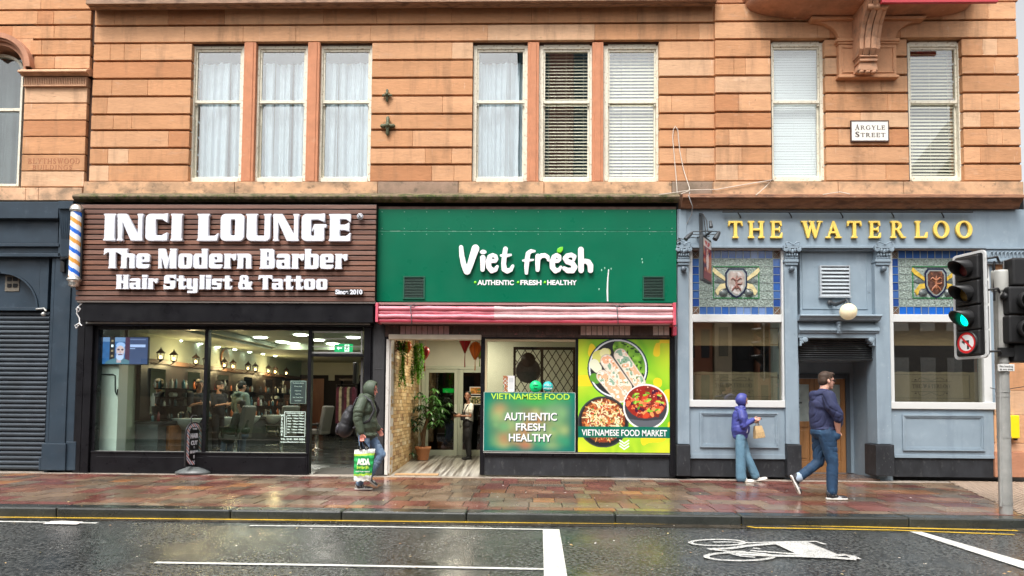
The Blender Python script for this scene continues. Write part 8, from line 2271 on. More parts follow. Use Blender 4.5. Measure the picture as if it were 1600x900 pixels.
 RK = M('rucksack_cloth', (.016, .016, .019), .6, var=(10, .3), mask=(9, .6, .68, (.10, .10, .12), .6), bump=(50, .3, .004))
 Rk = Matrix.Rotation(.22, 3, 'Y')
 blob('bag', [prim('ball', V((-.29, -.02, 1.12)), (.115, .17, .20), Rk), prim('ball', V((-.33, -.02, .99)), (.13, .18, .16), Rk), prim('ball', V((-.25, -.02, 1.24)), (.09, .14, .13), Rk)], RK, rk, M4, .012, 6, folds(.006, 25, 30, 7))
 blob('pocket', [prim('ball', V((-.43, -.03, .98)), (.05, .12, .11), Rk)], M('rucksack_pocket', (.03, .028, .038), .5, var=(20, .3)), rk, M4, .01, 3)
 for s_ in (-1, 1):
  m = MB(); m.tube([M4 @ p for p in (V((-.20, .11 * s_, 1.30)), V((-.12, .13 * s_, 1.47)), V((.0, .14 * s_, 1.50)), V((.11, .145 * s_, 1.42)), V((.165, .16 * s_, 1.28)), V((.10, .21 * s_, 1.12)), V((-.16, .18 * s_, .99)))], .021, 8); m.build('strap', RK, rk)
 # carrier bag
 hx = M4 @ (wr + V((.012, .0, -.10)))
 cb = thing('carrier_bag', 'white and green supermarket carrier bag hanging from the man\'s hand', 'carrier bag', (hx.x, hx.y, hx.z - .55))
 BGM = M('bag_film', (1, 1, 1), .3, attr=True, var=(12, .08), bump=[(9, .35, .03), (26, .3, .01)])
 m = MB(); nx, nz_ = 28, 30; wtop, wbot, hb = .125, .165, .50
 ztop = hx.z - .14
 # taper: wider top like in the photograph, tilted
 def bp_(u, v, s):
  wv = .165 + (.135 - .165) * (1 - v); th = (.055 * math.sin(math.pi * min(max(u, .02), .98)) ** .5 + .008) * (.4 + .6 * math.sin(math.pi * (.2 + .7 * (1 - v))))
  x = (u - .5) * 2 * wv + .03 * (v - .5) + .035; z = ztop - (1 - v) * hb
  wr_ = .006 * math.sin(u * 23 + v * 7) + .005 * math.sin(v * 31 + u * 5)
  return V((hx.x + x, hx.y - .02 + s * (th + wr_), z + .02 * (u - .5) + .008 * math.sin(u * 19) * (1 - v)))
 def bcol(u, v):
  if v > .86: return (.72, .74, .72)
  if v > .80: return (.42, .68, .08)
  if v > .24:
   return (.02, .36, .09)
  if v > .17: return (.42, .68, .08)
  return (.70, .72, .70)
 for s_ in (-1, 1):
  for i in range(nx):
   for j in range(nz_):
    u0, u1, v0, v1 = i / nx, (i + 1) / nx, j / nz_, (j + 1) / nz_
    m.add([bp_(u0, v0, s_), bp_(u1, v0, s_), bp_(u1, v1, s_), bp_(u0, v1, s_)], [(0, 1, 2, 3)], 0, bcol((u0 + u1) / 2, (v0 + v1) / 2), True)
 m.build('bag', BGM, cb)
 for s_ in (-1, 1):
  m = MB(); m.tube([bp_(.34, 1, s_), V((hx.x - .02, hx.y - .01, hx.z - .02)), V((hx.x + .02, hx.y - .01, hx.z - .02)), bp_(.62, 1, s_)], [.028, .014, .014, .028], 8); m.build('handle', BGM, cb)
 wm = M('bag_white_print', (.78, .80, .76), .5); ly = M('bag_lime_print', (.42, .66, .06), .5)
 cz_ = hx.x + .035
 text('ASDA', 'lettering', wm, cb, cz_ + .012, ztop - .235, hx.y - .088, width=.21, height=.088, depth=.003, bold=.08)
 text('bag for life', 'lettering', ly, cb, cz_ + .005, ztop - .305, hx.y - .088, width=.19, height=.05, depth=.003, bold=.05)
 text('made from recycled', 'lettering', wm, cb, cz_, ztop - .355, hx.y - .088, width=.22, height=.022, depth=.003, bold=.03)
parka_man()
# ---- person in a blue hooded jacket leaning on the pub
def blue_person():
 loc = V((X(1158, 700, -.36), -.34, 0)); H_ = 1.62
 t = thing('person', 'person in a blue hooded jacket and wide jeans leaning against the pub wall', 'person', loc)
 M4 = local(loc, -.10, H_)
 hc = V((.045, 0, 1.625)); f = V((1, -.05, -.35)); hp, P_, Rm = head_prims(hc, f, .97)
 sh, el, wr = V((-.02, -.17, 1.39)), V((.02, -.21, 1.13)), V((.235, -.12, 1.24))
 sh2, el2, wr2 = V((-.02, .17, 1.39)), V((.04, .20, 1.12)), V((.25, .05, 1.20))
 sk = hp + [prim('limb', [V((0, 0, 1.38)), V((.03, 0, 1.53))], [.055, .05]), prim('limb', [V((0, 0, .95)), V((0, 0, 1.27))], [.11, .12])]
 for a in ((sh, el, wr), (sh2, el2, wr2)): sk.append(prim('limb', list(a), [.04, .034, .025]))
 sk += hand_prims(wr, (1, .15, .15), (0, .3, 1), .8, .92) + hand_prims(wr2, (1, -.15, .1), (0, -.2, 1), 1.1, .92)
 hn, kn, an = V((-.02, -.08, .92)), V((-.02, -.09, .49)), V((-.015, -.09, .08)); hf, kf, af = V((.02, .08, .92)), V((.12, .07, .50)), V((.31, .06, .085))
 for a in ((hn, kn, an), (hf, kf, af)): sk.append(prim('limb', list(a), [.065, .045, .034]))
 blob('body', sk, M('skin_pink', (.60, .33, .24), .5, sss=.12), t, M4, .006, 3)
 face_parts(t, P_, M4, (.04, .03, .025), .97)
 BJ = M('royal_blue_shell', (.050, .060, .27), .5, var=[(7, .16), (30, .07)], mask=(5, .58, .7, (.10, .115, .42), .4), bump=(60, .2, .003))
 pr_ = [prim('limb', [V((-.01, 0, .96)), V((-.01, 0, 1.15)), V((-.01, 0, 1.32))], [.165, .17, .155]), prim('ball', V((0, 0, 1.05)), (.19, .21, .18)), prim('ball', V((-.015, 0, 1.28)), (.15, .20, .14)),
   prim('limb', [sh, V((.0, -.215, 1.27)), el, wr + V((-.02, 0, 0))], [.078, .08, .074, .05]), prim('limb', [sh2, V((.0, .21, 1.27)), el2, wr2 + V((-.02, 0, 0))], [.078, .08, .074, .05]), prim('limb', [V((0, 0, 1.38)), V((.02, 0, 1.47))], [.10, .09])]
 blob('jacket', pr_, BJ, t, M4, .010, 5, folds(.013, 42, 32, 2))
 m = MB(); m.tube([M4 @ V((.10, -.175, 1.06)), M4 @ V((.085, -.185, .98))], .006, 5); m.build('zip_pocket', M('pale_zip', (.6, .6, .65), .4), t)
 rings = []
 for i, (a, ry_, rz2, cz_) in enumerate(((-.13, .03, .05, .0), (-.12, .075, .09, .005), (-.075, .102, .124, .008), (-.02, .112, .136, .01), (.02, .106, .134, .012), (.042, .100, .126, .012), (.055, .094, .118, .016))):
  rings.append([hc + V((a - .012 + .035 * max(math.sin(tt), 0), ry_ * math.cos(tt), cz_ + rz2 * math.sin(tt) - a * .28)) for tt in np.linspace(0, 2 * math.pi, 25)[:-1]])
 v = [M4 @ p for r in rings for p in r]; n = 24; fs = [(i * n + k, i * n + (k + 1) % n, (i + 1) * n + (k + 1) % n, (i + 1) * n + k) for i in range(len(rings) - 1) for k in range(n)]; fs.append(tuple(range(n - 1, -1, -1)))
 hd = MB(); hd.add(v, fs, 0, None, True); ho = hd.build('hood', BJ, t); so_ = ho.modifiers.new('s', 'SOLIDIFY'); so_.thickness = .01
 blob('hood_collar', [prim('limb', [V((-.05, -.06, 1.44)), V((-.06, 0, 1.46)), V((-.05, .06, 1.44))], [.055, .06, .055]), prim('limb', [V((.05, -.05, 1.45)), V((.075, 0, 1.44)), V((.05, .05, 1.45))], [.04, .04, .04])], BJ, t, M4, .01, 4)
 JN = M('pale_blue_denim', (.10, .205, .29), .75, var=[(6, .2), (50, .08)], mask=(5, .5, .66, (.22, .36, .46), .5), bump=(80, .3, .002))
 pr_ = [prim('ball', V((0, 0, .94)), (.135, .15, .10)), prim('limb', [hn, (hn + kn) / 2, kn, (kn + an) / 2, an + V((.0, 0, .0))], [.095, .10, .098, .10, .105]), prim('limb', [hf, (hf + kf) / 2, kf, (kf + af) / 2, af + V((-.02, 0, .03))], [.095, .096, .092, .09, .088])]
 blob('jeans', pr_, JN, t, M4, .009, 4, folds(.016, 30, 40, 5, .45))
 SHU = M('cream_shoe', (.72, .68, .62), .5, var=(9, .06)); foot(an + V((.05, 0, 0)), (1, -.05, 0), t, M4, 'shoe', SHU, SHU); foot(af, (1, 0, .22), t, M4, 'shoe', SHU, SHU)
 wp = M4 @ V((.30, -.05, 1.20))
 pb3 = thing('paper_bag', 'small brown paper bag held by the person in the blue jacket', 'paper bag', (wp.x, wp.y, wp.z - .3))
 PBM = M('kraft_paper', (.52, .36, .18), .7, var=(10, .2), mask=(9, .58, .64, (.22, .13, .06), .6), bump=(30, .4, .005))
 m = MB(); rz_ = Matrix.Rotation(-.13, 3, 'Y') @ Matrix.Rotation(.25, 3, 'Z'); q = lambda a, b, c: V((wp.x + .035, wp.y, wp.z - .19)) + rz_ @ V((a, b, c))
 b_ = [q(-.10, -.05, -.11), q(.10, -.05, -.11), q(.10, .05, -.11), q(-.10, .05, -.11)]; tq = [q(-.07, -.028, .12), q(.07, -.028, .115), q(.07, .028, .115), q(-.07, .028, .12)]; md = [q(-.088, -.055, .0), q(.088, -.052, .0), q(.088, .045, .0), q(-.088, .045, .0)]
 m.add(b_ + md + tq, [(3, 2, 1, 0)] + [(i, (i + 1) % 4, (i + 1) % 4 + 4, i + 4) for i in range(4)] + [(i + 4, (i + 1) % 4 + 4, (i + 1) % 4 + 8, i + 8) for i in range(4)]); m.build('bag', PBM, pb3, bevel=.006)
 for s_ in (-1, 1): m = MB(); m.tube([q(-.035, .026 * s_, .115), q(-.02, .01 * s_, .17), q(.0, 0, .19), q(.02, .01 * s_, .17), q(.035, .026 * s_, .115)], .005, 6); m.build('handle', PBM, pb3)
 m = MB(); c = M4 @ V((.335, -.05, 1.245)); m.obox(c, .06, .035, .008, Matrix.Rotation(-.3, 3, 'Y')); o = m.build('phone', BLACKPL, None, bevel=.004); tag(o, 'small dark phone in the hands of the person in the blue jacket', 'phone')
blue_person()
# ---- man in a navy hoodie striding past the pub door
def navy_man():
 g = G(1300, 781, 0); H_ = 1.93; loc = V((X(1288, 700, g.y + .1), g.y + .10, 0))
 t = thing('person', 'tall man in a navy hooded sweatshirt and dark jeans striding past the pub door', 'person', loc)
 M4 = local(loc, 0, H_)
 hc = V((.045, 0, 1.635)); f = V((1, .12, -.08)); hp, P_, Rm = head_prims(hc, f)
 sh, el, wr = V((-.02, -.22, 1.41)), V((.065, -.27, 1.14)), V((.105, -.20, .945))
 sh2, el2, wr2 = V((-.01, .20, 1.41)), V((.03, .26, 1.13)), V((.17, .20, .98))
 sk = hp + [prim('limb', [V((-.02, 0, 1.38)), V((.015, 0, 1.55))], [.064, .060]), prim('limb', [V((0, 0, .95)), V((0, 0, 1.27))], [.12, .13])]
 for a in ((sh, el, wr), (sh2, el2, wr2)): sk.append(prim('limb', [a[0], a[1], (a[1] + a[2]) / 2, a[2]], [.05, .046, .042, .030]))
 sk += hand_prims(wr, (-.1, .25, -1), (1, -.1, .2), .3, .8) + hand_prims(wr2, (.5, 0, -.9), (.8, 0, .4), .6)
 hn, kn, an = V((.0, -.09, .91)), V((.065, -.10, .50)), V((.055, -.10, .085)); hf, kf, af = V((-.01, .09, .91)), V((-.045, .09, .50)), V((-.34, .08, .265))
 for a in ((hn, kn, an), (hf, kf, af)): sk.append(prim('limb', list(a), [.075, .052, .038]))
 blob('body', sk, M('skin_fair', (.66, .36, .27), .5, sss=.12, var=(9, .05)), t, M4, .006, 3)
 face_parts(t, P_, M4, (.06, .035, .02))
 HD = M('navy_sweatshirt', (.020, .026, .075), .8, var=[(5, .15), (40, .08)], mask=(4, .58, .72, (.06, .065, .15), .5), bump=(90, .3, .002))
 pr_ = [prim('limb', [V((0, 0, 1.0)), V((-.005, 0, 1.18)), V((-.02, 0, 1.34))], [.185, .195, .165]), prim('ball', V((.06, 0, 1.07)), (.19, .21, .17)), prim('ball', V((-.02, 0, 1.30)), (.17, .235, .15)), prim('ball', V((.01, 0, .965)), (.19, .21, .05)),
   prim('limb', [sh, V((-.0, -.255, 1.28)), el + V((.01, 0, .02))], [.088, .090, .076]), prim('limb', [el + V((0, 0, .02)), el + V((.02, .005, -.03))], [.072, .066]), prim('limb', [sh2, V((.0, .25, 1.28)), el2, wr2], [.088, .088, .074, .05]), prim('limb', [V((-.02, 0, 1.40)), V((.0, 0, 1.455))], [.11, .09])]
 blob('sweatshirt', pr_, HD, t, M4, .010, 5, folds(.011, 34, 26, 3))
 blob('folded_hood', [prim('limb', [V((.05, -.07, 1.455)), V((-.05, -.105, 1.46)), V((-.13, -.05, 1.445)), V((-.15, 0, 1.43)), V((-.13, .05, 1.445)), V((-.05, .105, 1.46)), V((.05, .07, 1.455))], [.028, .042, .05, .055, .05, .042, .028]), prim('ball', V((-.14, 0, 1.39)), (.05, .09, .07))], HD, t, M4, .009, 4)
 HR = M('dark_brown_hair', (.045, .024, .014), .7, var=(30, .35), stretch=(1, 1, 1), bump=(90, .6, .004))
 blob('hair', [prim('ball', P_(-.020, 0, .050), (.103, .084, .082), Rm), prim('ball', P_(-.055, 0, .0), (.066, .080, .085), Rm), prim('ball', P_(.05, 0, .094), (.052, .06, .030), Rm), prim('limb', [P_(.0, .08, .02), P_(.005, .078, -.01)], [.012, .010]), prim('limb', [P_(.0, -.08, .02), P_(.005, -.078, -.01)], [.012, .010])], HR, t, M4, .007, 2)
 m = MB(); GLM = M('spectacle_frame', (.02, .02, .02), .4)
 for q_ in (1, -1):
  m.tube([M4 @ P_(.098 + .002 * math.cos(tt), q_ * (.032 + .022 * math.cos(tt)), .004 + .016 * math.sin(tt)) for tt in np.linspace(0, 6.28, 13)], .0025, 5)
  m.tube([M4 @ P_(.095, q_ * .054, .008), M4 @ P_(.0, q_ * .082, .006)], .0028, 5)
 m.build('glasses', GLM, t)
 JN = M('dark_blue_jeans', (.011, .042, .095), .75, var=[(7, .25), (50, .1)], mask=(5, .52, .68, (.05, .13, .24), .6), bump=(80, .3, .002))
 pr_ = [prim('ball', V((-.01, 0, .92)), (.175, .19, .11)), prim('ball', V((.10, -.165, .885)), (.05, .055, .075)), prim('limb', [hn, (hn + kn) / 2, kn, (kn + an) / 2, an + V((0, 0, .035))], [.125, .102, .078, .076, .070]), prim('limb', [hf, (hf + kf) / 2, kf, (kf + af) / 2, af + V((.02, 0, .02))], [.125, .102, .080, .070, .062])]
 blob('jeans', pr_, JN, t, M4, .009, 4, folds(.012, 44, 30, 6))
 CF = M('turned_up_cuff', (.32, .40, .50), .8)
 blob('cuff', [prim('limb', [an + V((0, 0, .055)), an + V((0, 0, .035))], [.070, .070])], CF, t, M4, .008, 2); blob('cuff', [prim('limb', [af + V((.028, 0, .03)), af + V((.008, 0, .012))], [.066, .066])], CF, t, M4, .008, 2)
 SHU = M('black_canvas_shoe', (.02, .02, .025), .6, mask=(30, .60, .62, (.5, .5, .5), .9)); SOL = M('white_rubber_sole', (.74, .72, .68), .5)
 foot(an, (1, -.03, 0), t, M4, 'shoe', SHU, SOL); foot(af, (.42, 0, -.91), t, M4, 'shoe', SHU, SOL)
navy_man()
# ---- waitress at the recess doors
def waitress():
 Yw = 2.75; loc = V((X(731.5, 690, Yw), Yw, .118)); H_ = 1.58
 t = thing('person', 'waitress in a white t-shirt and black apron holding a tablet at the glazed doors', 'person', loc)
 M4 = local(loc, math.radians(205), H_)
 hc = V((.03, 0, 1.63)); f = V((.55, .85, -.05)); hp, P_, Rm = head_prims(hc, f, .97)
 sh, el, wr = V((-.01, .165, 1.38)), V((.03, .215, 1.11)), V((.25, .11, 1.12)); sh2, el2, wr2 = V((-.01, -.165, 1.38)), V((.03, -.20, 1.11)), V((.24, -.08, 1.10))
 sk = hp + [prim('limb', [V((0, 0, 1.27)), V((.015, 0, 1.54))], [.052, .048]), prim('limb', [V((0, 0, .95)), V((0, 0, 1.26))], [.10, .10])]
 for a in ((sh, el, wr), (sh2, el2, wr2)): sk.append(prim('limb', list(a), [.042, .036, .026]))
 sk += hand_prims(wr, (1, -.2, .2), (0, -.2, 1), .6, .92) + hand_prims(wr2, (1, .2, .2), (0, .2, 1), .6, .92)
 hn, kn, an = V((0, .08, .91)), V((.02, .085, .49)), V((.0, .09, .075)); hf, kf, af = V((0, -.08, .91)), V((0, -.085, .49)), V((-.05, -.09, .075))
 for a in ((hn, kn, an), (hf, kf, af)): sk.append(prim('limb', list(a), [.065, .046, .034]))
 blob('body', sk, SKIN2, t, M4, .006, 3); face_parts(t, P_, M4, (.015, .01, .008), .97)
 blob('hair', [prim('ball', P_(-.025, 0, .045), (.098, .083, .080), Rm), prim('ball', P_(-.06, 0, .0), (.06, .078, .085), Rm), prim('ball', P_(-.12, 0, .01), (.04, .04, .045), Rm)], M('black_hair', (.012, .010, .009), .5), t, M4, .008, 2)
 blob('shirt', [prim('limb', [V((0, 0, .98)), V((0, 0, 1.15)), V((0, 0, 1.32))], [.125, .125, .115]), prim('ball', V((.01, 0, 1.24)), (.125, .175, .14)), prim('limb', [sh, V((.01, .20, 1.27)), (sh + el) / 2 + V((0, .01, -.02))], [.068, .068, .062]), prim('limb', [sh2, V((.01, -.19, 1.27)), (sh2 + el2) / 2 + V((0, 0, -.02))], [.068, .068, .062])], M('white_tshirt', (.74, .72, .66), .8), t, M4, .010, 4, folds(.005, 28, 20, 1))
 blob('trousers', [prim('ball', V((0, 0, .93)), (.13, .155, .10)), prim('limb', [hn, kn, an + V((0, 0, .05))], [.092, .075, .062]), prim('limb', [hf, kf, af + V((0, 0, .05))], [.092, .075, .062])], M('black_trousers', (.012, .012, .014), .8), t, M4, .010, 4, folds(.004, 30, 20, 1))
 ap_ = [prim('ball', V((.055, .02, .90)), (.10, .165, .17)), prim('ball', V((.06, .03, .66)), (.085, .16, .26))]
 blob('apron', ap_, M('black_apron', (.014, .014, .016), .8), t, M4, .010, 4, folds(.004, 16, 26, 2, .3))
 m = MB();
 for s_ in (1, -1): m.tube([M4 @ V((.145, .06 * s_, 1.05)), M4 @ V((.13, .08 * s_, 1.25)), M4 @ V((.06, .085 * s_, 1.385)), M4 @ V((-.04, .05 * s_, 1.42))], .014, 6)
 m.tube([M4 @ V((.138, 0, 1.0)), M4 @ V((.138, 0, 1.16))], .07, 10)
 m.build('apron_bib', MATS['black_apron'], t)
 foot(an, (1, .1, 0), t, M4, 'shoe', BLACKPL, BLACKPL, .9); foot(af, (1, -.1, 0), t, M4, 'shoe', BLACKPL, BLACKPL, .9)
 c = M4 @ V((.34, .02, 1.16)); m = MB(); m.obox(c, .10, .07, .008, Matrix.Rotation(math.radians(205), 3, 'Z') @ Matrix.Rotation(-.5, 3, 'Y')); o = m.build('tablet', BLACKPL, None, bevel=.004); tag(o, 'black tablet held by the waitress in front of the glazed doors', 'tablet')
waitress()
# ---- barbers and customers behind the glass
def figure(loc, rot, H_, lab, top, legs, skin=SKIN, hair=(.012, .01, .009), pose='work', beard=False, hood=False, cap=False):
 t = thing('person', lab, 'person', loc); M4 = local(V(loc), rot, H_)
 dz_ = -.42 if pose == 'sit' else 0.0
 U = V((0, 0, dz_)); hc = V((.03, 0, 1.63)) + U; f = V((1, 0, -.15)); hp, P_, Rm = head_prims(hc, f)
 if pose == 'work': e1, w1, e2, w2 = V((.06, -.22, 1.15)), V((.30, -.12, 1.20)), V((.06, .22, 1.15)), V((.30, .10, 1.22))
 elif pose == 'sit': e1, w1, e2, w2 = V((.05, -.24, 1.12)) + U, V((.27, -.22, 1.08)) + U, V((.05, .24, 1.12)) + U, V((.27, .22, 1.08)) + U
 else: e1, w1, e2, w2 = V((.0, -.25, 1.12)), V((.06, -.24, .90)), V((.0, .25, 1.12)), V((.10, .22, .92))
 s1, s2 = V((-.01, -.19, 1.40)) + U, V((-.01, .19, 1.40)) + U
 sk = hp + [prim('limb', [V((0, 0, 1.38)) + U, V((.02, 0, 1.54)) + U], [.058, .055]), prim('limb', [V((0, 0, .95)) + U, V((0, 0, 1.27)) + U], [.11, .12]), prim('limb', [s1, e1, w1], [.045, .040, .028]), prim('limb', [s2, e2, w2], [.045, .040, .028])]
 sk += hand_prims(w1, (1, .2, 0), (0, .2, 1), .7) + hand_prims(w2, (1, -.2, 0), (0, -.2, 1), .7)
 if pose == 'sit': L1 = [V((-.02, -.09, .50)), V((.42, -.10, .52)), V((.44, -.10, .10))]; L2 = [V((-.02, .09, .50)), V((.42, .10, .52)), V((.44, .10, .10))]
 else: L1 = [V((0, -.09, .92)), V((.02, -.10, .49)), V((0, -.10, .08))]; L2 = [V((0, .09, .92)), V((.02, .10, .49)), V((-.02, .10, .08))]
 sk += [prim('limb', L1, [.07, .05, .036]), prim('limb', L2, [.07, .05, .036])]
 blob('body', sk, skin, t, M4, .009, 2); face_parts(t, P_, M4, hair)
 HM = M('hair_%d' % int(hair[0] * 1000), hair, .6)
 blob('hair', [prim('ball', P_(-.02, 0, .048), (.104, .085, .082), Rm), prim('ball', P_(-.055, 0, .0), (.066, .080, .085), Rm)], HM, t, M4, .01, 2)
 if beard: blob('beard', [prim('ball', P_(.05, 0, -.085), (.048, .056, .045), Rm)], HM, t, M4, .009, 2)
 full = hood or pose in ('sit', 'stand')
 pr_ = [prim('limb', [V((0, 0, .96)) + U, V((0, 0, 1.15)) + U, V((-.01, 0, 1.32)) + U], [.145, .15, .135]), prim('ball', V((-.01, 0, 1.28)) + U, (.145, .21, .14)), prim('ball', V((-.01, 0, 1.39)) + U, (.115, .17, .065))]
 for s_, e_, w_ in ((s1, e1, w1), (s2, e2, w2)): pr_.append(prim('limb', [s_, e_, w_], [.078, .070, .048]) if full else prim('limb', [s_, (s_ + e_) / 2, e_ + (s_ - e_) * .15], [.078, .074, .07]))
 if pose == 'sit': pr_ += [prim('ball', V((.16, 0, .62)), (.34, .30, .16)), prim('ball', V((.34, 0, .50)), (.20, .28, .20))]
 if hood: pr_ += [prim('limb', [V((.05, -.07, 1.45)), V((-.10, -.07, 1.46)), V((-.14, 0, 1.44)), V((-.10, .07, 1.46)), V((.05, .07, 1.45))], [.03, .045, .05, .045, .03])]
 blob('top', pr_, top, t, M4, .012, 4, folds(.006, 26, 20, len(lab)))
 blob('trousers', [prim('ball', (L1[0] + L2[0]) / 2, (.13, .16, .10)), prim('limb', L1, [.095, .07, .06]), prim('limb', L2, [.095, .07, .06])], legs, t, M4, .012, 3)
 for a in (L1[2], L2[2]): foot(a, (1, 0, 0), t, M4, 'shoe', BLACKPL, WHITE)
 return t
BLK_T = M('black_tshirt', (.012, .012, .016), .8); GREYH = M('sage_grey_hoodie', (.17, .22, .19), .85, var=(6, .12)); CAPE = M('dark_green_cape', (.035, .055, .045), .5, var=(5, .3)); DEN = M('faded_denim', (.10, .14, .20), .8)
def at(px, py, Y, zf_=.13): return (X(px, py, Y), Y, zf_)
figure(at(310, 640, 2.6), math.radians(-40), 1.80, 'barber in a black t-shirt bending his arms forward, left of the window mullion', BLK_T, BLK_T, SKIN, (.10, .09, .08))
figure(at(341, 640, 3.4), math.radians(-15), 1.78, 'black bearded barber in a black t-shirt working just right of the window mullion', BLK_T, BLK_T, SKIN, beard=True)
figure(at(277, 640, 4.2), math.radians(-70), 1.74, 'bearded man in black farther back among the mirrors of the barber shop', BLK_T, BLK_T, SKIN2, beard=True)
figure(at(376, 640, 3.0), math.radians(60), 1.78, 'person in a sage grey hooded top standing with his back to the window', GREYH, DEN, SKIN, pose='stand', hood=True)
figure(at(378, 640, 2.2, .16), math.radians(160), 1.70, 'customer seated in a barber chair under a dark green cape', CAPE, DEN, SKIN, pose='sit')
figure(at(216, 640, 3.0), math.radians(-20), 1.76, 'dark haired man in a grey green top standing by the mirrors at far left', GREYH, BLK_T, SKIN2, pose='stand')
# ------------------------------------------------------------------ other side of the street (seen only in glass and puddles)
def far_block(name, x0, x1, y0, z1, col, wcol, nx, nz_, lab, cat='building', mat=None, base=1.0):
 t = thing(name, lab, cat, ((x0 + x1) / 2, y0, 0))
 m = MB(); m.box(x0, x1, y0 - (8 if y0 > -30 else 1.9), y0, ZR, z1); m.build('wall', mat or M('opposite_' + name + str(int(x0)), col, .8, var=(1, .1)), t)
 cw = (x1 - x0) / nx; ch = (z1 - base) / nz_
 gm = M('opposite_window' + str(int(x0)), wcol, .15, metal=.3)
 for i in range(nx):
  for j in range(nz_):
   m = MB(); m.box(x0 + (i + .22) * cw, x0 + (i + .78) * cw, y0 - .05, y0 + .03, base + (j + .2) * ch, base + (j + .82) * ch); m.build('window', gm, t)
 m = MB(); m.box(x0 - .2, x1 + .2, y0 - 8, y0 + .35, z1, z1 + .5); m.build('parapet', M('opposite_trim' + str(int(x0)), tuple(c * .8 for c in col), .8), t)
 return t
far_block('stone_office_block', -27, -9.2, -25, 11.2, (.33, .24, .17), (.06, .07, .08), 7, 3, 'brown stone office block across the street at the far left')
far_block('brick_block', -9, 3.2, -26, 9.2, (.17, .075, .045), (.05, .055, .06), 6, 3, 'dark red brick block across the street, lower than its neighbours')
far_block('dark_glass_office', 3.5, 8.6, -27, 7.6, (.09, .085, .08), (.03, .035, .04), 5, 3, 'dark framed glass office block across the street')
far_block('brick_block', 8.8, 10.4, -25.2, 8.6, (.30, .12, .07), (.04, .04, .045), 2, 3, 'short red brick block across the street at the right')
far_block('stone_bay', 10.5, 11.4, -25, 8.8, (.50, .42, .30), (.2, .18, .14), 1, 3, 'narrow pale stone bay between brick blocks across the street')
far_block('black_glass_block', 11.5, 12.7, -25.4, 8.4, (.03, .03, .035), (.02, .02, .025), 1, 3, 'black glass frontage across the street')
far_block('brick_bay', 12.8, 13.5, -25, 8.6, (.34, .15, .09), (.05, .05, .05), 1, 4, 'narrow red brick bay across the street')
far_block('pale_glass_block', 13.6, 16.8, -25.3, 8.2, (.42, .55, .48), (.6, .7, .65), 8, 3, 'pale green glass block across the street')
far_block('glass_tower', -.6, 5.0, -38, 30, (.12, .22, .25), (.10, .20, .23), 5, 9, 'tall teal glass tower standing behind the brick block across the street')
far_block('brick_tower', 1.7, 3.4, -36, 30, (.42, .20, .15), (.35, .17, .13), 1, 8, 'narrow brick stair tower in front of the teal glass tower')
pbk = far_block('pale_block', 17, 34, -25, 8.6, (.16, .15, .14), (.5, .5, .48), 12, 2, 'grey rendered block with a steep gable across the street at the far right')
m = MB(); m.prism([(18.5, 8.8), (27.5, 8.8), (27.5, 20)], -32, -25.5); m.build('gable', M('gable_grey', (.12, .125, .13), .7), pbk)
# far pavement
m = MB(); m.box(-80, 80, -26, -12.2, ZR - .02, 0); fp_ = m.build('far_pavement', M('far_paving', (.11, .08, .06), .3, var=(3, .3))); kind(fp_, 'structure')
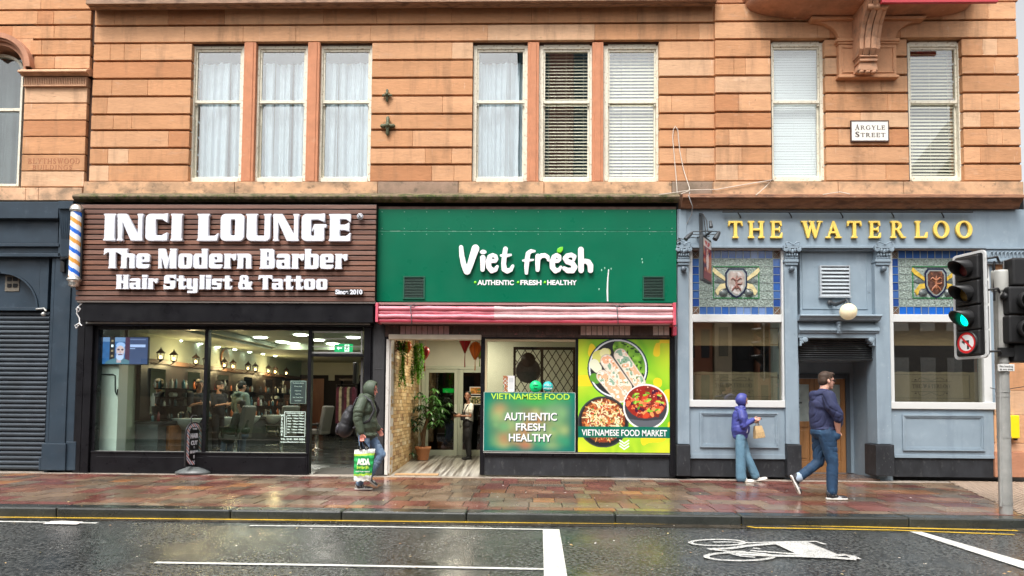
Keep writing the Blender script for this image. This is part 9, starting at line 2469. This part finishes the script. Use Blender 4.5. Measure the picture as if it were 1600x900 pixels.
# planter with rough grass, cycle hoops, one parked bicycle
def planter(x0, x1, y0, y1):
 m = MB()
 m.box(x0, x1, y0, y0 + .12, 0, .22); m.box(x0, x1, y1 - .12, y1, 0, .22); m.box(x0, x0 + .12, y0 + .12, y1 - .12, 0, .22); m.box(x1 - .12, x1, y0 + .12, y1 - .12, 0, .22)
 o = m.build('planter_kerb', M('planter_timber', (.22, .15, .09), .8)); tag(o, 'low timber edged planting bed across the street', 'planter')
 m = MB(); r_ = random.Random(6)
 for k in range(3600):
  x, y = r_.uniform(x0 + .15, x1 - .15), r_.uniform(y0 + .15, y1 - .15); h = r_.uniform(.22, .5); a = r_.uniform(0, 6.28); dx, dy = math.cos(a) * .012, math.sin(a) * .012; lx, ly = r_.uniform(-.1, .1), r_.uniform(-.1, .1); k2 = r_.uniform(.6, 1.5)
  m.add([(x - dx, y - dy, .1), (x + dx, y + dy, .1), (x + lx, y + ly, .1 + h)], [(0, 1, 2)], 0, (.15 * k2, .18 * k2, .05 * k2))
 o = m.build('rough_grass', M('rough_grass', (1, 1, 1), .7, attr=True)); kind(o, 'stuff')
planter(-12, -2.4, -14.9, -13.2)
for i, x in enumerate((-8.6, -6.2, -4.0, -2.6)):
 m = MB(); m.tube([(x, -15.3, 0), (x, -15.3, .65)] + [(x + .35 - .35 * math.cos(t), -15.3, .65 + .15 * math.sin(t)) for t in np.linspace(0, math.pi, 8)] + [(x + .7, -15.3, .65), (x + .7, -15.3, 0)], .028, 8)
 o = m.build('cycle_hoop', STEEL); tag(o, 'steel cycle parking hoop behind the planting bed across the street', 'cycle stand', 'cycle hoops across the street')
t = thing('bicycle', 'bicycle parked at a hoop behind the planting bed across the street', 'bicycle', (-5.2, -15.6, 0))
for x in (-5.75, -4.65):
 m = MB(); m.tube([(x + .33 * math.cos(a), -15.6, .34 + .33 * math.sin(a)) for a in np.linspace(0, 6.2832, 25)], .02, 6, cap=False); w_ = m.build('wheel', BLACKPL, t)
 m = MB(); [m.tube([(x, -15.6, .34), (x + .32 * math.cos(a), -15.6, .34 + .32 * math.sin(a))], .003, 3) for a in np.linspace(0, 6.28, 13)[:-1]]; m.build('spokes', CHROME, w_)
m = MB(); F_ = [(-5.75, .34), (-5.3, .32), (-5.42, .85), (-5.75, .34)]; m.tube([(a, -15.6, b_) for a, b_ in F_], .017, 6); m.tube([(-5.3, -15.6, .32), (-4.78, -15.6, .80), (-5.42, -15.6, .82)], .018, 6); m.tube([(-4.65, -15.6, .34), (-4.80, -15.6, .95)], .016, 6); m.build('frame', M('bicycle_paint', (.5, .5, .5), .3), t)
m = MB(); m.tube([(-4.80, -15.6, .95), (-4.83, -15.6, 1.02)], .014); m.tube([(-4.75, -15.35, 1.03), (-4.83, -15.45, 1.02), (-4.83, -15.75, 1.02), (-4.75, -15.85, 1.03)], .013, 6); m.build('handlebar', BLACKPL, t)
m = MB(); m.ball((-5.44, -15.6, .92), (.13, .07, .03), 12); m.tube([(-5.42, -15.6, .84), (-5.44, -15.6, .92)], .012); m.build('saddle', BLACKPL, t)
